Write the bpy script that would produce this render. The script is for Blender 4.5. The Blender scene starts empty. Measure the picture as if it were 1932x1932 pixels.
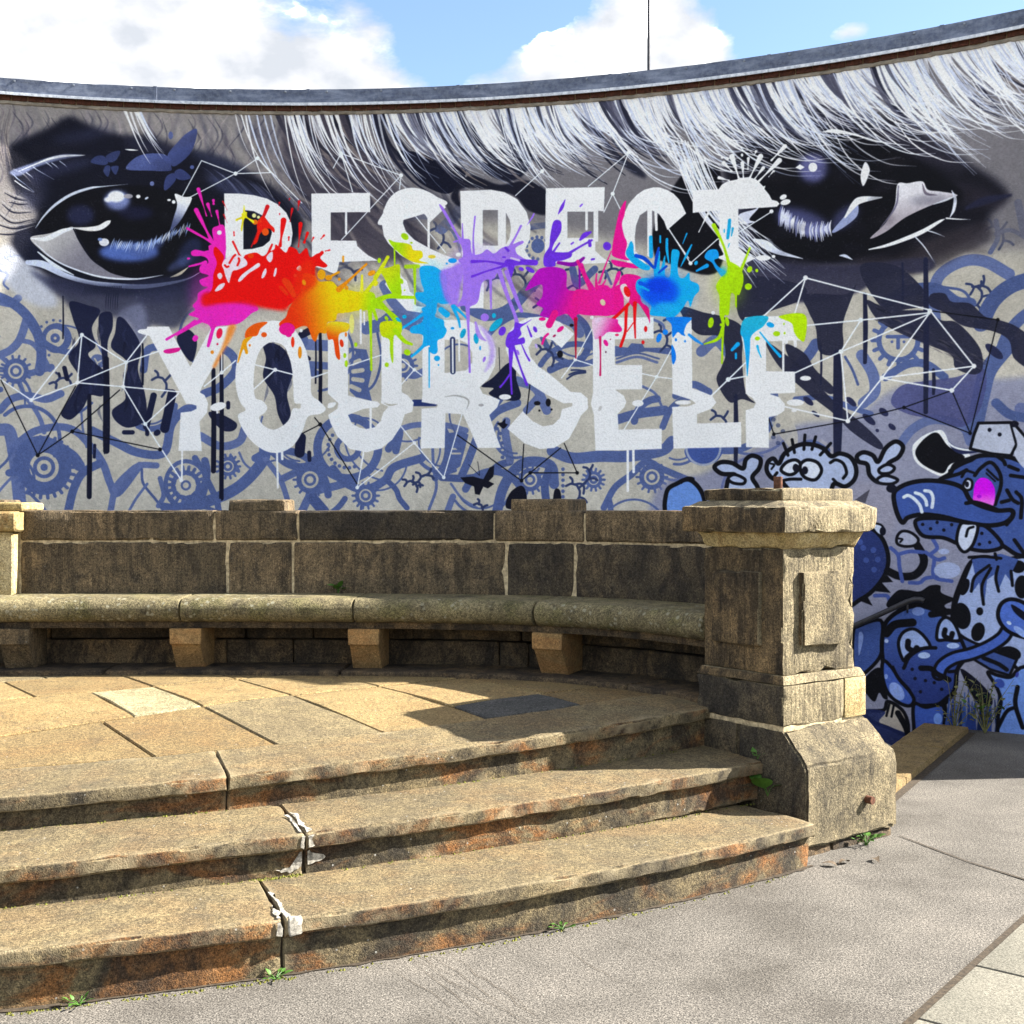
import bpy, bmesh, math, random
import numpy as np
from mathutils import Vector, noise as mn
random.seed(7)
R_ = math.radians
scene = bpy.context.scene
COL = scene.collection

# ------------------------------------------------------------------ camera
FPX, HY, EYE = 2250.0, 960.0, 1.6        # focal length and horizon measured on a 1932-px-wide copy of the photo
cam_d = bpy.data.cameras.new('camera')
cam = bpy.data.objects.new('camera', cam_d); COL.objects.link(cam)
cam.location = (0, 0, EYE); cam.rotation_euler = (R_(90), 0, 0)
cam_d.sensor_width = 36; cam_d.sensor_fit = 'HORIZONTAL'
cam_d.lens = 36 * FPX / 1932
cam_d.shift_y = -(966 - HY) / 1932
cam_d.clip_end = 2000
scene.camera = cam

# ------------------------------------------------------------------ sun and sky
SUN_EL = R_(36); SUN_AZ = R_(84.5)          # azimuth from +Y (away from the camera) towards +X: from the right, a little behind
to_sun = Vector((math.sin(SUN_AZ) * math.cos(SUN_EL), math.cos(SUN_AZ) * math.cos(SUN_EL), math.sin(SUN_EL)))
sl = bpy.data.lights.new('sun', 'SUN'); sl.energy = 4.7; sl.angle = R_(0.5); sl.color = (1.0, 0.95, 0.87)
so = bpy.data.objects.new('sun', sl); COL.objects.link(so)
so.rotation_euler = to_sun.to_track_quat('Z', 'Y').to_euler()
so.location = (20, 10, 20)

world = bpy.data.worlds.new('World'); scene.world = world; world.use_nodes = True
wt = world.node_tree; wt.nodes.clear()
def wn(t, **k):
    n = wt.nodes.new(t)
    for a, v in k.items(): setattr(n, a, v)
    return n
def wl(a, b): wt.links.new(a, b)
def wmath(op, a, b=None, c=None):
    n = wn('ShaderNodeMath', operation=op)
    for i, v in enumerate((a, b, c)):
        if v is None: continue
        if isinstance(v, (int, float)): n.inputs[i].default_value = v
        else: wl(v, n.inputs[i])
    return n.outputs[0]
w_out = wn('ShaderNodeOutputWorld'); w_bg = wn('ShaderNodeBackground'); w_bg.inputs['Strength'].default_value = 0.056
sky = wn('ShaderNodeTexSky', sky_type='NISHITA', sun_disc=False)
sky.sun_elevation = SUN_EL; sky.sun_rotation = SUN_AZ; sky.air_density = 1.0; sky.dust_density = 0.3; sky.ozone_density = 1.6
tc = wn('ShaderNodeTexCoord'); sp = wn('ShaderNodeSeparateXYZ'); wl(tc.outputs['Generated'], sp.inputs[0])
az = wmath('ARCTAN2', sp.outputs[0], sp.outputs[1]); el = wmath('ARCSINE', sp.outputs[2])
cmb = wn('ShaderNodeCombineXYZ'); wl(az, cmb.inputs[0]); wl(wmath('MULTIPLY', el, 1.7), cmb.inputs[1])
n1 = wn('ShaderNodeTexNoise'); n1.inputs['Scale'].default_value = 5.0; n1.inputs['Detail'].default_value = 9; n1.inputs['Roughness'].default_value = 0.62; n1.inputs['Distortion'].default_value = 0.25
mp = wn('ShaderNodeMapping'); wl(tc.outputs['Generated'], mp.inputs[0]); mp.inputs['Location'].default_value = (3.1, 1.7, 0.4); mp.inputs['Scale'].default_value = (1, 1, 1.7)
wl(mp.outputs[0], n1.inputs['Vector'])
val = n1.outputs[0]
# the cloud banks seen above the wall: (azimuth, elevation, half-widths, how much cloud)
for (x, y, wx, wy, a) in ((260, 30, 420, 200, 0.26), (620, 140, 130, 45, 0.22), (868, 60, 125, 110, -0.50), (1190, 95, 200, 70, 0.30),
                          (1010, 10, 90, 50, -0.16), (1470, 10, 150, 110, -0.30), (1800, 20, 280, 160, -0.34), (1605, 60, 62, 30, 0.42), (1415, 25, 20, 40, 0.12)):
    a0 = math.atan((x - 966) / FPX); e0 = math.atan((HY - y) / math.hypot(FPX, x - 966))
    dx = wmath('DIVIDE', wmath('SUBTRACT', az, a0), wx / FPX); dy = wmath('DIVIDE', wmath('SUBTRACT', el, e0), wy / FPX)
    r2 = wmath('ADD', wmath('MULTIPLY', dx, dx), wmath('MULTIPLY', dy, dy))
    g = wmath('MULTIPLY', wmath('EXPONENT', wmath('MULTIPLY', r2, -1.0)), a)
    val = wmath('ADD', val, g)
ramp = wn('ShaderNodeValToRGB'); ramp.color_ramp.elements[0].position = 0.43; ramp.color_ramp.elements[1].position = 0.57
wl(val, ramp.inputs[0])
n2 = wn('ShaderNodeTexNoise'); n2.inputs['Scale'].default_value = 19.0; n2.inputs['Detail'].default_value = 9; wl(mp.outputs[0], n2.inputs['Vector'])
cr = wn('ShaderNodeValToRGB'); cr.color_ramp.elements[0].position = 0.36; cr.color_ramp.elements[1].position = 0.625
cr.color_ramp.elements[0].color = (2.7, 2.85, 3.1, 1); cr.color_ramp.elements[1].color = (26.0, 26.0, 25.5, 1)
for p_, c_ in ((.50, (3.55, 3.6, 3.75, 1)), (.56, (5.5, 5.5, 5.5, 1))): e_ = cr.color_ramp.elements.new(p_); e_.color = c_
wl(n2.outputs[0], cr.inputs[0])
mx = wn('ShaderNodeMix', data_type='RGBA'); wl(ramp.outputs[0], mx.inputs[0]); wl(sky.outputs[0], mx.inputs[6]); wl(cr.outputs[0], mx.inputs[7])
wl(mx.outputs[2], w_bg.inputs['Color']); wl(w_bg.outputs[0], w_out.inputs[0])

scene.view_settings.view_transform = 'Standard'; scene.view_settings.look = 'None'
scene.view_settings.gamma = 1.0; scene.view_settings.use_curve_mapping = False
scene.view_settings.exposure = 2.38
scene.render.engine = 'CYCLES'
scene.cycles.use_denoising = True
scene.cycles.max_bounces = 6

# ------------------------------------------------------------------ helpers
def tag(o, label=None, cat=None, group=None, kind=None):
    if label: o['label'] = label
    if cat: o['category'] = cat
    if group: o['group'] = group
    if kind: o['kind'] = kind
    return o
def empty(name, loc):
    e = bpy.data.objects.new(name, None); COL.objects.link(e); e.location = loc
    e.empty_display_size = 0.2
    return e
def link(name, me, mat=None, parent=None):
    o = bpy.data.objects.new(name, me); COL.objects.link(o)
    if mat and not me.materials: me.materials.append(mat)
    if parent is not None:
        o.parent = parent
        o.matrix_parent_inverse = world_of(parent).inverted()
    return o
def world_of(o):
    from mathutils import Matrix
    m = Matrix.LocRotScale(o.location, o.rotation_euler, o.scale)
    if o.parent is not None: m = world_of(o.parent) @ o.matrix_parent_inverse @ m
    return m
def mesh(name, verts, faces, smooth=False, fix=True):
    me = bpy.data.meshes.new(name); me.from_pydata([tuple(v) for v in verts], [], faces); me.validate()
    if fix:
        bm = bmesh.new(); bm.from_mesh(me); bmesh.ops.recalc_face_normals(bm, faces=bm.faces); bm.to_mesh(me); bm.free()
    if smooth is True:
        for p in me.polygons: p.use_smooth = True
    elif smooth:
        for p in me.polygons: p.use_smooth = True
        try: me.set_sharp_from_angle(angle=R_(smooth))
        except Exception: pass
    me.update(); return me
def jitter(v, amp, sc=9.0, seed=0.0):
    q = Vector((v[0] * sc + seed, v[1] * sc + 3.1, v[2] * sc + 7.7))
    n = mn.noise_vector(q) + 0.5 * mn.noise_vector(q * 2.7)
    return Vector(v) + n * amp

# unproject a photo position onto a known height or a known surface, to measure where things stand
def at_h(x, y, h):
    """plan position of a photo point that lies at height h(d)"""
    d = 5.0
    for _ in range(12):
        hh = h(d) if callable(h) else h
        d = FPX * (EYE - hh) / (y - HY)
    return Vector(((x - 966) / FPX * d, d))
def fit_circle(P):
    P = np.array([tuple(p) for p in P]); A = np.c_[2 * P, np.ones(len(P))]; b = (P ** 2).sum(1)
    s = np.linalg.lstsq(A, b, rcond=None)[0]
    return (float(s[0]), float(s[1])), float(math.sqrt(s[2] + s[0] ** 2 + s[1] ** 2))

class Curve:
    """a plan curve sampled finely; n > 0 lies on the left of the direction of travel"""
    def __init__(self, pts, flip=False):
        self.p = np.array([tuple(q) for q in pts], float)
        d = np.diff(self.p, axis=0); L = np.hypot(d[:, 0], d[:, 1])
        self.s = np.r_[0, np.cumsum(L)]; self.flip = -1.0 if flip else 1.0
    @property
    def length(self): return float(self.s[-1])
    def at(self, s, n=0.0):
        x = np.interp(s, self.s, self.p[:, 0]); y = np.interp(s, self.s, self.p[:, 1]); e = 0.03
        x0 = np.interp(s - e, self.s, self.p[:, 0]); x1 = np.interp(s + e, self.s, self.p[:, 0])
        y0 = np.interp(s - e, self.s, self.p[:, 1]); y1 = np.interp(s + e, self.s, self.p[:, 1])
        tx, ty = x1 - x0, y1 - y0; l = math.hypot(tx, ty) or 1
        tx /= l; ty /= l
        return (x - ty * n * self.flip, y + tx * n * self.flip)
    def s_of_px(self, U, n=0.0):
        """arc length at which the curve offset by n stands at photo column U"""
        ss = np.linspace(0, self.length, 700); best = None
        u = np.array([966 + FPX * (lambda q: q[0] / q[1])(self.at(s, n)) for s in ss])
        return float(np.interp(U, u, ss))

def rounded(profile, r, seg=3):
    out = []; N = len(profile)
    for i in range(N):
        p0 = Vector(profile[i - 1]); p = Vector(profile[i]); p1 = Vector(profile[(i + 1) % N])
        a = (p0 - p); b = (p1 - p); rr = min(r, a.length * .45, b.length * .45)
        A = p + a.normalized() * rr; B = p + b.normalized() * rr
        for k in range(seg + 1):
            t = k / seg
            out.append((A * (1 - t) ** 2 + p * 2 * t * (1 - t) + B * t * t))
    return out
def densify(poly, step):
    out = []; N = len(poly)
    for i in range(N):
        a = Vector(poly[i]); b = Vector(poly[(i + 1) % N]); k = max(1, int((b - a).length / step))
        for j in range(k): out.append(a.lerp(b, j / k))
    return out
def chip(bm, amt, sc=11.0):
    sd = random.random() * 90
    mv = []
    for v in bm.verts:
        if any(len(e.link_faces) == 2 and e.calc_face_angle(0) > .3 for e in v.link_edges):
            n = mn.noise(Vector((v.co.x * sc + sd, v.co.y * sc, v.co.z * sc))) + .5 * mn.noise(Vector((v.co.x * sc * 2.3, v.co.y * sc * 2.3 + sd, v.co.z * sc * 2.3)))
            if n > .12: mv.append((v, min(.6, n - .12)))
    for v, n in mv: v.co -= v.normal * n * amt
def sweep(name, curve, s0, s1, profile, ds=0.06, amp=0.003, r=0.008, step=0.07, zf=None, sc=9.0, edge=0.008, chips=0.0):
    """stone cut to a profile (n, z) that follows a plan curve; ends softened, surface uneven"""
    prof = rounded(profile, r) if r else [Vector(p) for p in profile]
    prof = densify(prof, step); N = len(prof)
    c = sum(prof, Vector((0, 0))) / N
    k = max(2, int((s1 - s0) / ds))
    stations = [(s0, edge)] + [(s0 + edge + (s1 - s0 - 2 * edge) * i / k, 0) for i in range(k + 1)] + [(s1, edge)]
    verts = []; faces = []
    seed = random.random() * 50
    for (s, ins) in stations:
        for q in prof:
            n, z = q
            if ins:
                d = (c - q); l = d.length or 1; q2 = q + Vector((math.copysign(min(ins, abs(d.x)), d.x), math.copysign(min(ins, abs(d.y)), d.y))); n, z = q2
            x, y = curve.at(s, n)
            zz = z + (zf(x, y) if zf else 0)
            verts.append(jitter((x, y, zz), amp, sc, seed))
    M = len(stations)
    for i in range(M - 1):
        for j in range(N):
            a = i * N + j; b = i * N + (j + 1) % N
            faces.append((a, b, b + N, a + N))
    faces.append(tuple(range(N))); faces.append(tuple(range((M - 1) * N, M * N))[::-1])
    me = mesh(name, verts, faces, smooth=35)
    if chips:
        bm = bmesh.new(); bm.from_mesh(me); bm.normal_update(); chip(bm, chips); bm.to_mesh(me); bm.free(); me.set_sharp_from_angle(angle=R_(35))
    return me
def block(name, corners, z0, z1, amp=0.004, r=0.012, step=0.06, sc=9.0, top=None, chips=0.0):
    """stone block on a plan quadrilateral (4 corners), optional smaller/larger top quadrilateral; bevelled and uneven"""
    bm = bmesh.new(); top = top or corners
    lo = [bm.verts.new((c[0], c[1], z0)) for c in corners]; hi = [bm.verts.new((c[0], c[1], z1)) for c in top]
    bm.faces.new(lo[::-1]); bm.faces.new(hi)
    for i in range(4): bm.faces.new((lo[i], lo[(i + 1) % 4], hi[(i + 1) % 4], hi[i]))
    bmesh.ops.recalc_face_normals(bm, faces=bm.faces)
    if r: bmesh.ops.bevel(bm, geom=list(bm.edges), offset=r, segments=2, affect='EDGES', profile=0.6)
    for _ in range(4):
        long = [e for e in bm.edges if e.calc_length() > step * 1.6]
        if not long: break
        bmesh.ops.subdivide_edges(bm, edges=long, cuts=1, use_grid_fill=True)
    seed = random.random() * 50
    for v in bm.verts: v.co = jitter(v.co, amp, sc, seed)
    bm.normal_update()
    if chips: chip(bm, chips)
    bmesh.ops.triangulate(bm, faces=[f for f in bm.faces if len(f.verts) > 4])
    me = bpy.data.meshes.new(name); bm.to_mesh(me); bm.free()
    for p in me.polygons: p.use_smooth = True
    me.set_sharp_from_angle(angle=R_(40)); return me
def tube(name, pts, rad, seg=8, rads=None):
    pts = [Vector(p) for p in pts]; verts = []; faces = []
    for i, p in enumerate(pts):
        t = (pts[min(i + 1, len(pts) - 1)] - pts[max(i - 1, 0)]).normalized()
        a = t.cross(Vector((0, 0, 1)) if abs(t.z) < .9 else Vector((1, 0, 0))).normalized(); b = t.cross(a)
        rr = rads[i] if rads else rad
        for k in range(seg):
            w = 2 * math.pi * k / seg; verts.append(p + a * math.cos(w) * rr + b * math.sin(w) * rr)
    for i in range(len(pts) - 1):
        for k in range(seg):
            faces.append((i * seg + k, i * seg + (k + 1) % seg, (i + 1) * seg + (k + 1) % seg, (i + 1) * seg + k))
    faces.append(tuple(range(seg))[::-1]); faces.append(tuple(range((len(pts) - 1) * seg, len(pts) * seg)))
    return mesh(name, verts, faces, smooth=50)

# ------------------------------------------------------------------ materials
def lin(c):
    c = [v / 255 for v in c]
    return tuple((v / 12.92 if v <= .04045 else ((v + .055) / 1.055) ** 2.4) for v in c) + (1,)
LIN = lin
class NT:
    def __init__(self, name):
        self.m = bpy.data.materials.new(name); self.m.use_nodes = True; self.t = self.m.node_tree; self.t.nodes.clear()
        self.out = self.n('ShaderNodeOutputMaterial'); self.b = self.n('ShaderNodeBsdfPrincipled'); self.l(self.b.outputs[0], self.out.inputs[0])
        self.b.inputs['Roughness'].default_value = .9; self.b.inputs['Specular IOR Level'].default_value = .25
        g = self.n('ShaderNodeNewGeometry'); self.pos = g.outputs['Position']; self.nrm = g.outputs['Normal']
        self.rnd = self.n('ShaderNodeObjectInfo').outputs['Random']
    def n(self, t, **k):
        x = self.t.nodes.new(t)
        for a, v in k.items(): setattr(x, a, v)
        return x
    def l(self, a, b): self.t.links.new(a, b)
    def map(self, scale=(1, 1, 1), rot=(0, 0, 0), offs=None, src=None):
        m = self.n('ShaderNodeMapping'); m.inputs['Scale'].default_value = scale; m.inputs['Rotation'].default_value = rot
        self.l(src or self.pos, m.inputs[0])
        if offs is not None: self.l(offs, m.inputs['Location'])
        return m.outputs[0]
    def noise(self, scale, detail=4, rough=.6, vec=None, dist=0):
        n = self.n('ShaderNodeTexNoise'); n.inputs['Scale'].default_value = scale; n.inputs['Detail'].default_value = detail
        n.inputs['Roughness'].default_value = rough; n.inputs['Distortion'].default_value = dist
        self.l(vec or self.pos, n.inputs['Vector']); return n.outputs[0]
    def voro(self, scale, vec=None, feature='F1', rnd=1.0):
        n = self.n('ShaderNodeTexVoronoi', feature=feature); n.inputs['Scale'].default_value = scale; n.inputs['Randomness'].default_value = rnd
        self.l(vec or self.pos, n.inputs['Vector']); return n
    def ramp(self, f, stops, interp='LINEAR'):
        r = self.n('ShaderNodeValToRGB'); cr = r.color_ramp; cr.interpolation = interp
        while len(cr.elements) < len(stops): cr.elements.new(.5)
        for e, (p, c) in zip(cr.elements, stops):
            e.position = p; e.color = c if isinstance(c, tuple) else (c, c, c, 1)
        self.l(f, r.inputs[0]); return r.outputs[0]
    def mix(self, f, a, b, mode='MIX'):
        m = self.n('ShaderNodeMix', data_type='RGBA', blend_type=mode)
        for i, v in ((0, f), (6, a), (7, b)):
            if isinstance(v, (int, float)): m.inputs[i].default_value = v if i == 0 else (v, v, v, 1)
            elif isinstance(v, tuple): m.inputs[i].default_value = v
            else: self.l(v, m.inputs[i])
        return m.outputs[2]
    def math(self, op, a, b=0.0):
        m = self.n('ShaderNodeMath', operation=op)
        for i, v in enumerate((a, b)):
            if isinstance(v, (int, float)): m.inputs[i].default_value = v
            else: self.l(v, m.inputs[i])
        return m.outputs[0]
    def bump(self, h, strength=.4, dist=.01, prev=None):
        b = self.n('ShaderNodeBump'); b.inputs['Strength'].default_value = strength; b.inputs['Distance'].default_value = dist
        self.l(h, b.inputs['Height'])
        if prev is not None: self.l(prev, b.inputs['Normal'])
        return b.outputs[0]
    def done(self, col, nrm=None):
        if isinstance(col, tuple): self.b.inputs['Base Color'].default_value = col
        else: self.l(col, self.b.inputs['Base Color'])
        if nrm is not None: self.l(nrm, self.b.inputs['Normal'])
        return self.m
def sandstone(name, c1, c2, c3, crust=(34, 30, 26), crust_amt=.3, rust=0.0, tool=0.0, lichen=0.0, grain=1.0, tint=.25, pale=0.0, moss=0.0, k=1.0, vert=0.0, specks=0.0, wear=0.0, streak=0.0):
    t = NT(name)
    lin = lambda c, k=k: tuple(v * k for v in LIN(c)[:3]) + (1,)
    off = t.n('ShaderNodeCombineXYZ')
    for i in range(3): t.l(t.math('MULTIPLY', t.rnd, (13.0, 29.0, 7.0)[i]), off.inputs[i])
    v = t.map(offs=off.outputs[0])
    big = t.noise(2.6, 6, .66, v, .4); mid = t.noise(12, 6, .7, v); fine = t.noise(75, 4, .75, v); grit = t.noise(210, 2, .6, v)
    col = t.ramp(big, [(.38, lin(c1)), (.5, lin(c2)), (.62, lin(c3))])
    col = t.mix(t.ramp(mid, [(.42, 0.0), (.60, .6)]), col, lin([q * .78 for q in c1]))
    # each stone a little different
    col = t.mix(tint, col, t.ramp(t.rnd, [(0, lin([q * .9 for q in c1])), (.5, lin(c2)), (1, lin(c3))]))
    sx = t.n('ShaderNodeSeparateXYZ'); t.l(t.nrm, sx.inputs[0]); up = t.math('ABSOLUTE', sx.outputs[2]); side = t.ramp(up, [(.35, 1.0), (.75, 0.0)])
    if rust:
        rn = t.noise(2.4, 5, .65, t.map((1, 1, 2.6), offs=off.outputs[0]), .8)
        rm = t.ramp(rn, [(.46, 0.0), (.60, 1.0)])
        col = t.mix(t.math('MULTIPLY', rm, rust), col, lin((184, 124, 66)))
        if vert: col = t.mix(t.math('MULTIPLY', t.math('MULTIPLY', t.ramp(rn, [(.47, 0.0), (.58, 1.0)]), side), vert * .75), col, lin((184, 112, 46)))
    if pale:
        pn = t.noise(3.1, 5, .7, v, .5); col = t.mix(t.ramp(pn, [(.50, 0.0), (.60, pale)]), col, lin((232, 214, 170)))
    cr = t.noise(7.5, 7, .74, t.map((1, 1, .5), offs=off.outputs[0]), .5)
    lo = .60 - .24 * crust_amt
    m = t.ramp(cr, [(lo - .02, 0.0), (lo + .13, 1.0)])
    col = t.mix(t.math('MULTIPLY', m, min(.94, .5 + crust_amt * .5)), col, lin(crust))
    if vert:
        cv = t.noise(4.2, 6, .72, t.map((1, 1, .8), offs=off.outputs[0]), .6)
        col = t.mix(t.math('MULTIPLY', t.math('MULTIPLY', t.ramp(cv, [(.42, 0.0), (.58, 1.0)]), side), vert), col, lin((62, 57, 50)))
    if streak:
        sn_ = t.noise(3.0, 5, .7, t.map((5, 5, .45), offs=off.outputs[0]))
        col = t.mix(t.math('MULTIPLY', t.ramp(sn_, [(.48, 0.0), (.62, 1.0)]), streak), col, lin([q * .8 for q in crust]))
    if moss:
        mo = t.noise(5, 5, .7, v); col = t.mix(t.ramp(mo, [(.50, 0.0), (.62, moss)]), col, lin((104, 106, 44)))
    col = t.mix(grain, col, t.ramp(fine, [(.34, .42), (.5, 1.0), (.66, 1.5)]), 'MULTIPLY')
    col = t.mix(.9 * grain, col, t.ramp(grit, [(.34, .40), (.5, 1.0), (.66, 1.6)]), 'MULTIPLY')
    pits = t.voro(46, v); pm = t.ramp(pits.outputs['Distance'], [(.09, 1.0), (.16, 0.0)])
    sel = t.math('GREATER_THAN', t.noise(16, 2, .5, v), .55)
    col = t.mix(t.math('MULTIPLY', t.math('MULTIPLY', pm, sel), .8), col, lin((30, 25, 20)))
    if wear:
        g_ = t.n('ShaderNodeNewGeometry'); pw = t.math('ADD', g_.outputs['Pointiness'], t.math('MULTIPLY', t.math('SUBTRACT', mid, .5), .12))
        col = t.mix(t.math('MULTIPLY', t.ramp(pw, [(.52, 0.0), (.58, 1.0)]), wear), col, lin((226, 206, 164)))
    if specks:
        sk = t.voro(22, v); km = t.ramp(sk.outputs['Distance'], [(.07, 1.0), (.10, 0.0)]); ks_ = t.math('GREATER_THAN', t.noise(2.2, 3, .6, v), .53)
        col = t.mix(t.math('MULTIPLY', t.math('MULTIPLY', km, ks_), specks), col, (.30, .29, .26, 1))
    if lichen:
        li = t.voro(24, v); lm = t.ramp(t.math('ADD', li.outputs['Distance'], t.math('MULTIPLY', t.noise(50, 3, .6, v), .7)), [(.55, 1.0), (.64, 0.0)])
        ls = t.ramp(t.noise(2.4, 3, .6, v), [(.47, 0.0), (.53, 1.0)])
        col = t.mix(t.math('MULTIPLY', t.math('MULTIPLY', lm, ls), lichen), col, (.27, .26, .19, 1))
    h = t.mix(.5, mid, fine)
    nr = t.bump(h, .8 * grain, .014); nr = t.bump(grit, .6 * grain, .005, nr)
    if tool:
        wv = t.n('ShaderNodeTexWave', wave_type='BANDS', bands_direction='X'); wv.inputs['Scale'].default_value = 30; wv.inputs['Distortion'].default_value = 5; wv.inputs['Detail'].default_value = 3; wv.inputs['Detail Scale'].default_value = 3
        t.l(t.map((1, 1, .10), rot=(0, 0, R_(35))), wv.inputs['Vector'])
        fade = t.math('MULTIPLY', t.ramp(t.noise(4, 3, .6, v), [(.40, .15), (.58, 1.0)]), tool)
        col = t.mix(t.math('MULTIPLY', fade, .5), col, t.ramp(wv.outputs[0], [(.15, .45), (.6, 1.15)]), 'MULTIPLY')
        nr = t.bump(wv.outputs[0], tool * .5, .005, nr)
    return t.done(col, nr)
def plain(name, c, rough=.7, metal=0.0, nscale=30, var=.35, bump=.2):
    t = NT(name); n = t.noise(nscale, 5, .65); t.b.inputs['Roughness'].default_value = rough; t.b.inputs['Metallic'].default_value = metal
    col = t.mix(var, lin(c), t.ramp(n, [(.36, lin([v * .45 for v in c])), (.5, lin(c)), (.64, lin([min(255, v * 1.35) for v in c]))]))
    return t.done(col, t.bump(n, bump, .006))

M = {}
M['back'] = sandstone('weathered sandstone', (100, 88, 68), (130, 112, 86), (158, 134, 100), crust=(50, 47, 43), crust_amt=.42, tool=.5, streak=.55, tint=.3, k=.68, specks=.3)
M['back_dark'] = sandstone('blackened sandstone', (78, 70, 58), (98, 87, 70), (126, 108, 82), crust=(48, 44, 41), crust_amt=.6, tool=.45, k=.62)
M['seat'] = sandstone('lichen-spotted bench stone', (124, 114, 86), (152, 140, 104), (168, 154, 116), crust=(70, 64, 52), crust_amt=.35, lichen=.6, moss=.3, k=.52)
M['corbel'] = sandstone('new sandstone', (150, 120, 80), (170, 138, 92), (184, 148, 96), crust=(110, 92, 66), crust_amt=.25, rust=.3, grain=.7, k=.66)
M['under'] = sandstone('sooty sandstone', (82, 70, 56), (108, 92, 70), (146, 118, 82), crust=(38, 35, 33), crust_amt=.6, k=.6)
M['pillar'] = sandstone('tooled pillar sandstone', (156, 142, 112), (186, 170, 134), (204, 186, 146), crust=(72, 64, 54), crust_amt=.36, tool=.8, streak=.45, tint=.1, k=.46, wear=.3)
M['pillar_dark'] = sandstone('soot-and-shade pillar sandstone', (108, 92, 68), (138, 116, 84), (166, 138, 98), crust=(50, 45, 39), crust_amt=.55, tool=.7, streak=.6, tint=.1, k=.56)  # darker copy for left-facing sides: soot crust, with their shade painted in
M['pillar_new'] = sandstone('eroded pale sandstone', (196, 170, 112), (214, 190, 134), (228, 208, 156), crust=(156, 116, 68), crust_amt=.3, grain=.8, pale=.6, k=.5)
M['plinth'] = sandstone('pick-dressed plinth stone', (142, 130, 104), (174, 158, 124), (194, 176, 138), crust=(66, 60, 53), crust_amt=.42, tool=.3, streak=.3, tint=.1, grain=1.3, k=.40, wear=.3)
M['plinth_dark'] = sandstone('crust-and-shade plinth stone', (92, 84, 70), (112, 100, 80), (136, 118, 90), crust=(46, 43, 41), crust_amt=.6, tint=.1, k=.54, specks=.3)  # left-facing plinth and die: real black crust, deepened in colour as shade
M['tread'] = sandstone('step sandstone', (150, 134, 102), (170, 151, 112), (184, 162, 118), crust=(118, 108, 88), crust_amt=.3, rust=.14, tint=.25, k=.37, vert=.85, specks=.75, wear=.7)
M['slab'] = sandstone('paving sandstone', (164, 140, 98), (190, 162, 110), (210, 182, 126), crust=(132, 116, 88), crust_amt=.25, rust=.18, tint=.7, k=.36, specks=.7)
M['slab_pale'] = sandstone('pale paving sandstone', (204, 190, 146), (216, 202, 158), (226, 210, 164), crust=(170, 152, 116), crust_amt=.25, tint=.1, k=.38)
M['slab_grey'] = sandstone('greyer paving sandstone', (166, 148, 112), (182, 162, 120), (194, 174, 130), crust=(132, 118, 92), crust_amt=.25, tint=.15, k=.36, specks=.6)
M['slab_dark'] = sandstone('dark grey paving stone', (96, 96, 94), (108, 106, 102), (120, 116, 110), crust=(80, 78, 74), crust_amt=.3, tint=.15, k=.42, specks=.5)
M['kerb'] = sandstone('kerb sandstone', (160, 134, 88), (178, 150, 98), (188, 160, 110), crust=(100, 88, 68), crust_amt=.25, k=.44)
M['mortar'] = plain('old lime mortar', (164, 148, 118), .95, 0, 40, .5, .5)
t = NT('slab joint filling'); jn = t.noise(4, 6, .75); c = t.ramp(jn, [(.42, LIN((52, 44, 34))), (.5, LIN((104, 92, 68))), (.58, LIN((150, 138, 110)))])
M['joint'] = t.done(t.mix(.8, c, t.ramp(t.noise(90, 3, .7), [(.36, .4), (.5, 1.0), (.64, 1.5)]), 'MULTIPLY'), t.bump(t.noise(90, 3, .7), .6, .006))
M['dirt'] = plain('joint dirt', (60, 52, 42), .95, 0, 60, .5, .6)
M['rust'] = plain('rusty iron', (88, 58, 44), .8, .3, 60, .6, .4)
M['whitefill'] = plain('white repair mortar', (138, 133, 123), .95, 0, 60, .7, .4)
M['galv'] = plain('dull rail paint', (58, 58, 62), .5, .5, 40, .3, .1)
M['brick'] = plain('dark red brick', (74, 44, 34), .9, 0, 50, .6, .4)
M['concrete'] = plain('rough concrete', (132, 124, 112), .95, 0, 12, .35, .3)
M['moss'] = plain('moss', (84, 84, 34), .95, 0, 90, .7, .5)
M['leaf'] = plain('green leaf', (62, 96, 34), .55, 0, 30, .3, .1)
M['leaf_dry'] = plain('dead leaf', (84, 72, 58), .8, 0, 40, .4, .2)
M['stalk'] = plain('dry weed stalk', (104, 104, 66), .8, 0, 40, .4, .2)
t = NT('zinc coping sheet'); nz = t.noise(3, 6, .7, t.map((1, 1, 4))); t.b.inputs['Metallic'].default_value = .35; t.b.inputs['Roughness'].default_value = .55
M['zinc'] = t.done(t.mix(t.ramp(t.noise(30, 4, .7), [(.4, 0.0), (.75, .35)]), t.ramp(nz, [(.3, lin((56, 62, 78))), (.5, lin((84, 92, 112))), (.66, lin((118, 126, 144)))]), lin((150, 156, 166))), t.bump(t.noise(5, 3), .25, .02))
t = NT('fine worn asphalt'); g1 = t.noise(1.6, 7, .7); g2 = t.noise(70, 4, .75); g3 = t.noise(170, 2, .6)
c = t.ramp(g1, [(.36, lin((118, 113, 106))), (.5, lin((140, 135, 128))), (.64, lin((156, 150, 142)))])
c = t.mix(.75, c, t.ramp(g2, [(.36, .45), (.5, 1.0), (.64, 1.5)]), 'MULTIPLY'); c = t.mix(.9, c, t.ramp(g3, [(.38, .25), (.5, 1.0), (.60, 1.8)]), 'MULTIPLY')
wv = t.n('ShaderNodeTexWave', wave_type='BANDS', bands_direction='X'); wv.inputs['Scale'].default_value = 5.5; wv.inputs['Distortion'].default_value = 9; wv.inputs['Detail'].default_value = 5; wv.inputs['Detail Scale'].default_value = 2.2
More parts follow.
